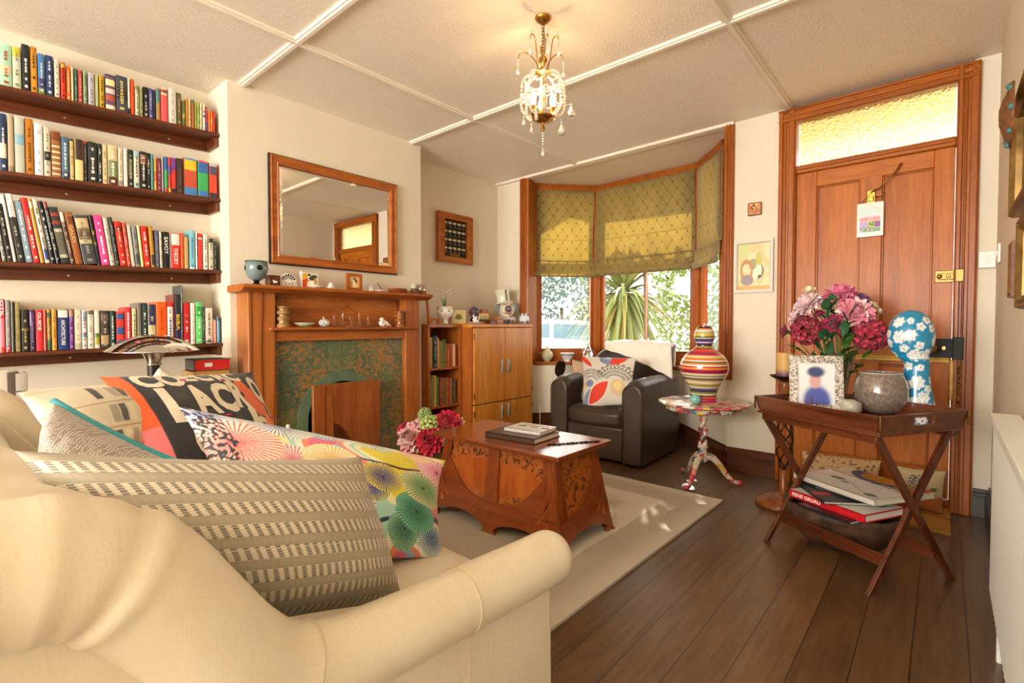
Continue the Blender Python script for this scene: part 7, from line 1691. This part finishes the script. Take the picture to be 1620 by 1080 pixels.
b = MB(); b.lathe([(0, 0), (.055, 0), (.052, .01), (.05, .02), (.056, .035), (.05, .07), (.036, .11), (.028, .125), (.03, .13), (.02, .145), (.008, .155), (.006, .165), (.01, .172), (.004, .182), (0, .183)], n=36); b.build('body', M_sil, t, smooth=50)
b = MB(); b.tube(spline([(-.045, 0, .04), (-.075, 0, .06), (-.085, 0, .10), (-.10, 0, .12)], 6), [.010]*6+[.008]*6+[.005]*7, 8); b.build('spout', M_sil, t, smooth=True)
b = MB(); b.tube(spline([(.045, 0, .035), (.085, 0, .03), (.10, 0, .07), (.085, 0, .115), (.05, 0, .11), (.035, 0, .10)], 6), .006, 8); b.build('handle', M_walnut, t, smooth=True)
t = thing('dark_oval_dish', 'small dark metal dish beside the silver teapot on the sill', 'dish', (-2.44, 4.155, ZS)); b = MB(); b.lathe([(0, 0), (.035, 0), (.05, .02), (.052, .028), (.045, .022), (0, .01)], n=32); b.build('body', mat('dark_pewter', '#6e675a', .35, .8), t, smooth=50)
t = thing('dark_globe_on_sill', 'small round dark ornament beside the silver teapot handle', 'ornament', (-2.515, 4.245-.08, ZS)); b = MB(); b.ball((0, 0, .026), .026); b.build('body', mat('brown_glass', '#4a3020', .15, coat=.6), t, smooth=True)
# ================================================================== pictures, plaque, switches
def on_wall(x, y_off=0): return (x, wy(x)-y_off)
t = thing('copper_square_plaque', 'small square copper relief plaque on the strip of wall above the still-life picture', 'plaque', (-.982, wy(-.982), 1.803), atan2(-.0238, 1))
b = MB(); b.b2((-.043, -.02, -.043), (.043, -.001, .043)); b.build('plate', mat('mottled_copper', '#9a6a48', .4, .7, var=.4, vs=40), t, bevel=.005)
b = MB(); b.ball((-.005, -.022, .01), (.016, .008, .016)); b.prism([(-.03, .03), (-.012, .035), (0, .012), (.012, .035), (.03, .03), (.0, -.02)], -.024, -.018, 'Y'); b.build('relief', mat('copper_relief', '#b9825a', .35, .8), t, smooth=40)
t = thing('still_life_picture', 'white-framed watercolour of pears and shells hanging between the bay and the door', 'picture', (-.986, wy(-.986), 1.418), atan2(-.0238, 1))
b = MB(); tb = MB(); o_ = [(-.125, -.177), (.125, -.177), (.125, .177), (-.125, .177)]; i_ = [(-.102, -.154), (.102, -.154), (.102, .154), (-.102, .154)]; fring(tb, o_, i_, [(0, .001), (0, .024), (.7, .024), (1, .018), (1, .008)])
b.add([V(v.y, -v.x, v.z) for v in tb.v], tb.f); b.build('frame', mat('pale_pink_white_frame', '#ddd3c6', .5), t)
def f(u, v):
    n = noise.noise(V(u*5, v*5, 2)); c = '#e0d8a8' if n > 0 else '#d9c78c'
    if v > .72 and u < .35: c = '#c9cf8c'
    if blob(u, v, .62, .40, .20, .18) < 1: c = '#efe9c8'
    if blob(u, v, .62, .40, .20, .18) < 1 and blob(u, v, .56, .42, .20, .20) > 1: c = '#8a7a6a'
    if blob(u, v, .66, .66, .11, .14) < 1: c = '#c9bd5c'
    if blob(u, v, .48, .55, .12, .12) < 1: c = '#a8a070'
    if blob(u, v, .28, .42, .20, .24) < 1 and (u-.28)**2+(v-.42)**2 > .02: c = '#b9855a'
    if blob(u, v, .30, .20, .2, .12) < 1: c = '#9a8a88'
    if blob(u, v, .68, .27, .05, .04) < 1: c = '#55506a'
    if v < .07: c = '#d9a850'
    return hx(c)
paint_panel('painting', .204, .308, f, t, loc=(0, -.007, 0), facing='Y', n=80)
t = thing('hanging_flower_tile', 'white ceramic tile with a garden picture hanging from the door hook', 'plaque', (-.342, wy(-.342)-.0015, 1.64), atan2(-.0238, 1))
b = MB(); b.b2((-.065, -.02, -.10), (.065, -.006, .10)); b.build('tile', M_ceramic, t, bevel=.004)
def f(u, v):
    n = noise.noise(V(u*9, v*9, 6)); c = '#cfe0d8' if v > .72 else '#d9dfe6'
    if v < .6: c = '#e08a9a' if n > .0 else '#e9b9a8'
    if v < .4: c = '#b9a4d8' if u < .4 else ('#e3d04c' if n > 0 else '#4f8a4a')
    if v < .4 and u > .72: c = '#8a4a8a'
    if v < .18: c = '#6aa86a' if n > -.1 else '#c9a4c4'
    return hx(c)
paint_panel('tile_picture', .10, .148, f, t, loc=(0, -.0207, .002), facing='Y', n=50)
b = MB(); b.tube([(-.05, -.008, .10), (-.0, -.018, .155), (.05, -.008, .10)], .0012, 5); b.build('string', M_black, t)
t = thing('double_switch_plate', 'white plastic switch box on the wall right of the door frame', 'switch', (.163, wy(.163), 1.361), atan2(-.0238, 1))
b = MB(); b.b2((-.034, -.034, -.044), (.034, -.001, .044)); b.build('plate', M_white, t, bevel=.004); b = MB(); b.b2((-.008, -.038, -.012), (.008, -.033, .012)); b.build('rocker', M_white, t, bevel=.001)
t = thing('small_wall_switch', 'little white switch on the right-hand wall next to the corner', 'switch', (XR, 3.36, 1.365)); b = MB(); b.b2((-.012, -.035, -.045), (-.001, .035, .045)); b.build('plate', M_white, t, bevel=.003); b = MB(); b.b2((-.016, -.008, -.012), (-.011, .008, .012)); b.build('rocker', M_white, t)
t = thing('wall_socket', 'small brass socket plate low on the wall beside the tripod table', 'socket', (-1.0, wy(-1.0), .42), atan2(-.0238, 1)); p = atX(0, 0, 1)
b = MB(); b.b2((-.0, -.008, -.04), (.045, -.001, .04)); b.build('plate', M_brass_old, t, bevel=.002)
bpy.data.objects.remove(b and [c for c in t.children][0]); bpy.data.objects.remove(t)
def wall_frame(label, y0, y1, z0, z1, m, fw=.035, dep=.03, glassm=None, fn=None, nm='framed_mirror', cat='mirror'):
    yc, zc = (y0+y1)/2, (z0+z1)/2; hy, hz = (y1-y0)/2, (z1-z0)/2; t = thing(nm, label, cat, (XR, yc, zc))
    tb = MB(); o_ = [(-hy, -hz), (hy, -hz), (hy, hz), (-hy, hz)]; i_ = [(-hy+fw, -hz+fw), (hy-fw, -hz+fw), (hy-fw, hz-fw), (-hy+fw, hz-fw)]; fring(tb, o_, i_, [(0, .001), (0, dep*.6), (.15, dep), (.4, dep*.75), (.6, dep*.95), (.85, dep*.6), (1, dep*.6), (1, .01)])
    b = MB(); b.add([V(-v.x, v.y, v.z) for v in tb.v], [f_[::-1] for f_ in tb.f]); b.build('frame', m, t)
    if fn: o = paint_panel('picture', 2*(hy-fw), 2*(hz-fw), fn, t, loc=(-.012, 0, 0))
    else: b = MB(); b.add([(-.012, -hy+fw, -hz+fw), (-.012, hy-fw, -hz+fw), (-.012, hy-fw, hz-fw), (-.012, -hy+fw, hz-fw)], [(3, 2, 1, 0)]); b.build('mirror_glass', M_mir, t)
    return t
M_gf = mat('dull_gold_frame', '#8a6a38', .4, .6, var=.35, vs=30); M_bf = wood('brown_picture_frame', '#6b3f22', '#80502c', 'Y', 1, .4, .3)
t = wall_frame('gilt mirror high on the right wall with a carved oak face at its corner', 2.02, 2.52, 1.40, 1.78, M_gf, .04, .034)
cv = thing('carved_relief_ornament', 'brown carved wooden roundel hanging over the corner of the gilt mirror', 'ornament', (XR-.045, 2.30, 1.70))
b = MB(); R = Matrix.Rotation(radians(-90), 3, 'Y'); b.lathe([(0, .03), (.03, .028), (.05, .02), (.075, .014), (.10, .006), (.105, 0), (0, 0)], (0, 0, 0), 40, R=R); b.v = [V(v.x-.006*noise.noise(v*60), v.y, v.z) for v in b.v]; b.build('body', mat('carved_oak', '#7a4a26', .5, var=.5, vs=40, bump=1, bs=60), cv, smooth=True)
for i in range(8): a = 2*pi*i/8; bb = MB(); bb.ball((-.008, .095*cos(a), .095*sin(a)), (.008, .010, .010), 10, 6); bb.build('bead', mat('turquoise_bead', '#3f7470', .25), cv, smooth=True)
wall_frame('gilt-framed mirror at mid height on the right wall, under the carved one', 1.80, 2.23, 1.07, 1.345, M_gf, .04, .034)
def f(u, v): return hx('#c9a860') if noise.noise(V(u*6, v*6, 0)) > 0 else hx('#8a6a3c')
wall_frame('small gold and brown framed picture on the right wall nearest the door', 2.40, 2.53, 1.115, 1.31, M_bf, .028, .03, fn=f, nm='framed_picture', cat='picture')
wall_frame('little dark picture frame farther along the right wall towards the room', 1.05, 1.40, 1.30, 1.52, M_bf, .035, .025, fn=f, nm='framed_picture', cat='picture')
# ================================================================== radiator
rd = thing('white_panel_radiator', 'white double panel radiator along the right-hand wall', 'radiator', (XR, 1.30, 0))
M_rad = mat('radiator_enamel', '#e6e8e0', .35); ry0, ry1 = .50-1.30, 2.14-1.30
b = MB(); n = int((ry1-ry0)/.033)*8; vs = []
for i in range(n+1):
    y = ry0+(ry1-ry0)*i/n; x = -.0785-.0011*sin(2*pi*i/8); vs += [V(x, y, .20), V(x, y, .722)]
b.add(vs, [(2*i, 2*i+1, 2*i+3, 2*i+2) for i in range(n)]); b.b2((-.0765, ry0, .19), (-.066, ry1, .725)); b.build('front_panel', M_rad, rd, smooth=30)
b = MB(); b.b2((-.04, ry0, .19), (-.028, ry1, .725)); b.build('back_panel', M_rad, rd)
b = MB(); b.b2((-.088, ry0-.004, .72), (-.02, ry1+.004, .748)); b.b2((-.078, ry1-.004, .19), (-.02, ry1+.004, .735)); b.build('casing', M_rad, rd, bevel=.008, seg=3)
b = MB(); b.cyl((-.055, ry1-.05, .19), (-.055, ry1-.05, 0), .008, 12); b.build('pipe', M_rad, rd, smooth=40)
for y in (ry0+.2, ry1-.2):
    b = MB(); b.b2((-.028, y-.015, .3), (-.0005, y+.015, .6)); b.build('wall_bracket', M_rad, rd)
# ================================================================== chandelier
ch = thing('crystal_chandelier', 'small brass and crystal basket chandelier with lit candle bulbs on a chain', 'chandelier', (-1.408, 1.844, H))
M_cb = mat('chandelier_brass', '#b8893c', .25, 1); 
def crystal():
    m, t, N, L, b = _new('faceted_crystal'); b.inputs['Base Color'].default_value = (1, .97, .9, 1); b.inputs['Roughness'].default_value = .03; b.inputs['Transmission Weight'].default_value = .75; b.inputs['IOR'].default_value = 1.5; b.inputs['Specular IOR Level'].default_value = 1; return m
M_cr = crystal()
b = MB(); b.lathe([(0, -.03), (.012, -.03), (.02, -.022), (.034, -.012), (.038, -.003), (.038, -.0005), (0, -.0005)], n=32); b.build('ceiling_rose', M_cb, ch, smooth=45)
b = MB()
for i in range(9):
    z = -.04-.0145*i; b.tube([V(.006*cos(a)*(i % 2 == 0), .006*cos(a)*(i % 2), z+.010*sin(a)) for a in [2*pi*k/10 for k in range(10)]], .0018, 5, closed=True)
b.tube([(.004, 0, -.03), (.006, .004, -.09), (.002, 0, -.17)], .0018, 5); b.build('chain', M_brass_old, ch, smooth=True)
zt0 = -.17
b = MB(); b.lathe([(0, zt0+.005), (.006, zt0), (.018, zt0-.012), (.02, zt0-.024), (.012, zt0-.034), (.008, zt0-.05), (.02, zt0-.06), (.034, zt0-.072), (.034, zt0-.08), (.01, zt0-.086), (.004, zt0-.1), (.004, -.46), (.0, -.462)], n=28); b.build('centre_stem', M_cb, ch, smooth=45)
b = MB(); b.lathe([(0, -.475), (.02, -.472), (.045, -.462), (.052, -.45), (.05, -.446), (.03, -.452), (0, -.455)], n=32); b.lathe([(0, -.475), (.008, -.475), (.006, -.49), (.010, -.50), (.004, -.512), (0, -.513)], n=20); b.build('bottom_bowl', M_cb, ch, smooth=45)
def drop(bb, c, L=.04, r_=.012, n=8): bb.lathe([(0, 0), (r_*.25, -L*.08), (r_*.55, -L*.35), (r_, -L*.68), (r_*.7, -L*.9), (0, -L)], c, n)
for k in range(6):
    a = 2*pi*k/6+.3; d = V(cos(a), sin(a), 0); R6 = .125 if k % 2 else .075; Z6 = .035 if k % 2 else .075; up = spline([d*.02+V(0, 0, zt0-.07), d*.035+V(0, 0, zt0-.02), d*(R6*.62)+V(0, 0, zt0+Z6*.8), d*(R6*.9)+V(0, 0, zt0+Z6), d*R6+V(0, 0, zt0+Z6-.025)], 5)
    b = MB(); b.tube(up, .0026, 6); b.build('upper_arm', M_cb, ch, smooth=True)
    b = MB(); b.ball(up[-1]+V(0, 0, -.004), .006, 8, 6)
    for q in range(3): b.ball(up[-1]+V(0, 0, -.012-.010*q), .0042, 8, 5)
    drop(b, up[-1]+V(0, 0, -.038), .034, .009); b.ball(up[-6]+V(0, 0, .014), .007, 8, 6); b.ball(up[-6]+V(0, 0, .026), .004, 8, 5); b.build('crystal_drop', M_cr, ch)
for k in range(8):
    a = 2*pi*k/8; d = V(cos(a), sin(a), 0); pth_ = spline([d*.034+V(0, 0, zt0-.076), d*.078+V(0, 0, -.27), d*.094+V(0, 0, -.31), d*.096+V(0, 0, -.40), d*.082+V(0, 0, -.435), d*.048+V(0, 0, -.45)], 6)
    b = MB(); b.tube(pth_, .0018, 5); b.build('cage_wire', M_cb, ch)
    b = MB(); acc = 0; last = pth_[0]
    for p_ in pth_[1:]:
        seg_ = (p_-last).length; nb = max(1, int(seg_/.0105))
        for q in range(nb): b.ball(last.lerp(p_, (q+.5)/nb)+d*.004, .0056, 7, 5)
        last = p_
    b.build('bead_strand', M_cr, ch, smooth=True)
for k in range(8):   # swags between the ribs
    a0_, a1_ = 2*pi*k/8, 2*pi*(k+1)/8
    for zz0, rr0, sag in ((-.285, .082, .03), (-.345, .101, .022)):
        b = MB(); 
        for q in range(8): t_ = (q+.5)/8; a = a0_+(a1_-a0_)*t_; b.ball((rr0*cos(a), rr0*sin(a), zz0-sag*4*t_*(1-t_)), .0046, 7, 5)
        b.build('bead_swag', M_cr, ch, smooth=True)
for k, (a, r_, z, L) in enumerate(((-.4, .135, -.42, .05), (.25, .09, -.47, .055), (2.2, .085, -.46, .035), (3.3, .09, -.46, .035), (4.3, .085, -.46, .035))):
    b = MB(); aa = a+radians(YAW); c = V(r_*cos(aa), r_*sin(aa), z); b.ball(c+V(0, 0, .006), .0045, 8, 6); drop(b, c, L, .019 if L > .04 else .010, 9)
    b.tube([c+V(0, 0, .008), V(.07*cos(aa), .07*sin(aa), -.41)], .0009, 4); b.build('pendant_drop', M_cr, ch)
b = MB()
for q in range(5): b.ball((0, 0, -.522-.012*q), .005, 8, 6)
drop(b, (0, 0, -.582), .045, .008); b.build('finial_drop', M_cr, ch)
M_bulb = mat('glowing_bulb', (1, .72, .38), .3, em=14)
for k in range(3):
    a = radians(YAW)+(-2.9, .15, 1.7)[k]; c = V(.045*cos(a), .045*sin(a), 0)
    b = MB(); b.tube([V(0, 0, -.455), c*.7+V(0, 0, -.46), c+V(0, 0, -.445)], .003, 6); b.lathe([(.004, -.445), (.013, -.44), (.009, -.43), (.0095, -.40), (.0, -.40)], c, 16); h_ = b.build('candle_holder', M_cb, ch, smooth=40)
    b = MB(); b.lathe([(0, -.40), (.008, -.398), (.0135, -.380), (.013, -.362), (.007, -.345), (.002, -.332), (0, -.331)], c, 16); b.build('bulb', M_bulb, h_, smooth=True)
    l = bpy.data.lights.new('bulb_light', 'POINT'); l.energy = 3; l.color = (1, .66, .36); l.shadow_soft_size = .02; lo = bpy.data.objects.new('bulb_light', l); COL.objects.link(lo); lo.location = V(-1.408, 1.844, H)+c*.9+V(0, 0, -.325)
# ================================================================== outside
M_gr1 = mat('hedge_leaf', '#5a6b3c', .6, var=.4, vs=6); M_gr2 = mat('yellow_green_leaf', '#7c9038', .55, var=.4, vs=5); M_gr3 = mat('grey_green_leaf', '#5d7468', .6, var=.3, vs=5)  # leaf tones: hedge green, yellow-green and grey-green
def leafcloud(c, r_, n, L, m, name, label, seed, cat='bush', trunk=None):
    rs = random.Random(seed); b = MB()
    for i in range(n):
        d = V(rs.gauss(0, 1), rs.gauss(0, 1), rs.gauss(0, 1)).normalized()*(.35+.65*rs.random()**.4); p = V(d.x*r_[0], d.y*r_[1], d.z*r_[2]); 
        p *= 1+.2*noise.noise(p*1.5+V(seed, 0, 0)); u_ = V(rs.uniform(-1, 1), rs.uniform(-1, 1), rs.uniform(-1, 1)).normalized(); w_ = u_.orthogonal().normalized(); l = L*rs.uniform(.6, 1.3)
        b.add([p, p+u_*l*.5+w_*l*.22, p+u_*l, p+u_*l*.5-w_*l*.22], [(0, 1, 2, 3)])
    t = thing(name, label, cat, c, 0, 'plants outside the bay'); fo = b.build('foliage', m, t); fo['kind'] = 'stuff'
    b = MB(); z = -c[2]-.36; b.tube([(0, 0, z), (.03, .05, z*.5), (0, 0, .0)], trunk or .06, 8); b.build('trunk', mat('bark', '#5a4232', .8, bump=.6, bs=20), t, smooth=True)
    return t
leafcloud((-9.6, 13.6, 1.6), (2.6, 1.0, 1.5), 2300, .2, M_gr3, 'conifer_bush', 'grey-green conifer hedge beyond the parked car', 1)
leafcloud((-2.9, 10.3, 1.9), (2.0, 1.1, 1.8), 6500, .14, M_gr2, 'garden_tree', 'tree with bright yellow-green leaves seen through the centre window', 2, 'tree', .13)
leafcloud((-2.0, 7.3, .25), (.9, .5, .75), 2400, .10, M_gr1, 'garden_shrub', 'low leafy shrub under the centre window outside', 3)
leafcloud((-1.5, 7.8, .9), (.9, .6, 1.2), 2200, .12, M_gr2, 'garden_shrub', 'leafy shrub seen through the right window of the bay', 4)
leafcloud((-6.8, 10.8, 3.0), (1.3, 1.0, .8), 420, .16, M_gr2, 'garden_tree', 'sparse autumn-leaved branches above the parked car', 5, 'tree', .06)
# cabbage palm
cp = thing('cabbage_palm', 'spiky cabbage palm with drooping blade leaves outside the centre window', 'palm', (-3.42, 6.35, -.35), 0, 'plants outside the bay')
b = MB(); b.tube([(0, 0, 0), (.03, 0, .9), (0, .02, 1.82)], [.11, .09, .07], 12); b.build('trunk', mat('palm_trunk', '#7a6248', .8, bump=.8, bs=30), cp, smooth=True)
rs = random.Random(11); b = MB()
for i in range(330):
    a = rs.uniform(0, 2*pi); e = radians(rs.uniform(-75, 75)); L = rs.uniform(.75, 1.05); d = V(cos(a)*cos(e), sin(a)*cos(e), sin(e)); s = d.cross(V(0, 0, 1)).normalized()*.028; P = []
    for k in range(7): t_ = k/6; P.append(V(0, 0, 1.82)+d*L*t_+V(0, 0, -.55*t_*t_*L*(.6+.4*cos(e)))+d*.04)
    vs = []
    for k, p_ in enumerate(P): ww = (.6+.8*sin(pi*min(1, k/6*.9+.1)))*(1-k/6*.75); vs += [p_-s*ww, p_+s*ww]
    b.add(vs, [(2*k, 2*k+1, 2*k+3, 2*k+2) for k in range(6)], 0 if rs.random() > .25 else 1)
o = b.build('palm_leaves', [mat('palm_leaf', '#8f9c5c', .5, var=.25, vs=3), mat('palm_leaf_yellow', '#b0a45c', .5)], cp); o['kind'] = 'stuff'
# white cars
def car(label, loc, rz, col='#e8eaec'):
    t = thing('parked_car', label, 'car', loc, rz, 'parked cars'); M_c = mat('car_paint_'+col[1:], col, .25, coat=.8); M_cg = mat('car_glass', '#7b98a8', .1, coat=.3)
    prof = [(-2.1, .35), (-2.12, .7), (-2.0, .92), (-1.35, 1.0), (-.75, 1.38), (-.1, 1.46), (.7, 1.42), (1.3, 1.08), (1.95, 1.0), (2.1, .8), (2.12, .35)]
    b = MB(); vs = []; W = .86
    for yy, sc_ in ((-W, .0), (-W*.98, 1), (W*.98, 1), (W, .0)):
        pass
    b.prism(prof, -W, W, 'Y'); b.v = [V(v.x, v.y*(1-.18*max(0, (v.z-.95)/.5)), v.z) for v in b.v]; b.build('car_body', M_c, t, bevel=.06, seg=3)
    for s in (-1, 1):
        b = MB(); b.prism([(-1.15, 1.03), (-.68, 1.32), (-.12, 1.38), (-.12, 1.03)], s*W*.90, s*(W*.93), 'Y'); b.prism([(-.04, 1.03), (-.04, 1.38), (.62, 1.35), (1.1, 1.07)], s*W*.90, s*(W*.93), 'Y'); b.build('side_window', M_cg, t)
        for x in (-1.3, 1.3):
            b = MB(); b.cyl((x, s*(W-.2), .32), (x, s*(W+.01), .32), .32, 24); wh = b.build('wheel', mat('tyre', '#1c1c1e', .7), t, smooth=40); b = MB(); b.cyl((x, s*(W), .32), (x, s*(W+.02), .32), .2, 16); b.build('hubcap', M_steel, wh)
    b = MB(); b.add([(-1.38, -.66, 1.02), (-1.38, .66, 1.02), (-.80, .58, 1.36), (-.80, -.58, 1.36)], [(0, 1, 2, 3)]); b.v = [v+V(-.035, 0, .02) for v in b.v]; b.build('windscreen', M_cg, t)
    b = MB(); b.b2((-2.16, -.75, .62), (-2.09, -.45, .78)); b.b2((-2.16, .45, .62), (-2.09, .75, .78)); b.build('headlamp', mat('lamp_glass', '#dfe8ee', .1), t)
    b = MB(); b.b2((2.08, -.78, .72), (2.14, -.5, .9)); b.b2((2.08, .5, .72), (2.14, .78, .9)); b.build('tail_lamp', mat('tail_red', '#c8303a', .2), t)
    return t
car('white parked car seen through the left bay window, side on', (-6.0, 8.2, -.33), radians(40)); car('silver-white parked car just beyond the first one', (-8.6, 11.2, -.35), radians(40), '#d4dbe2')
leafcloud((-3.1, 6.3, 2.62), (1.5, .45, .42), 2300, .12, M_gr1, 'added_sun_screen_branches', 'added leafy branches breaking up the sun above the palm, hidden by the blinds', 9, 'branch', .03)  # unseen foliage added in the sun's path to thin the floor patches
t = thing('porch_post', 'white painted porch post just outside the right bay window', 'post', (-1.17, 5.0, -.35)); b = MB(); b.b2((-.05, -.05, 0), (.05, .05, 2.9)); b.b2((-.07, -.07, 0), (.07, .07, .15)); b.build('post', M_white, t, bevel=.006)
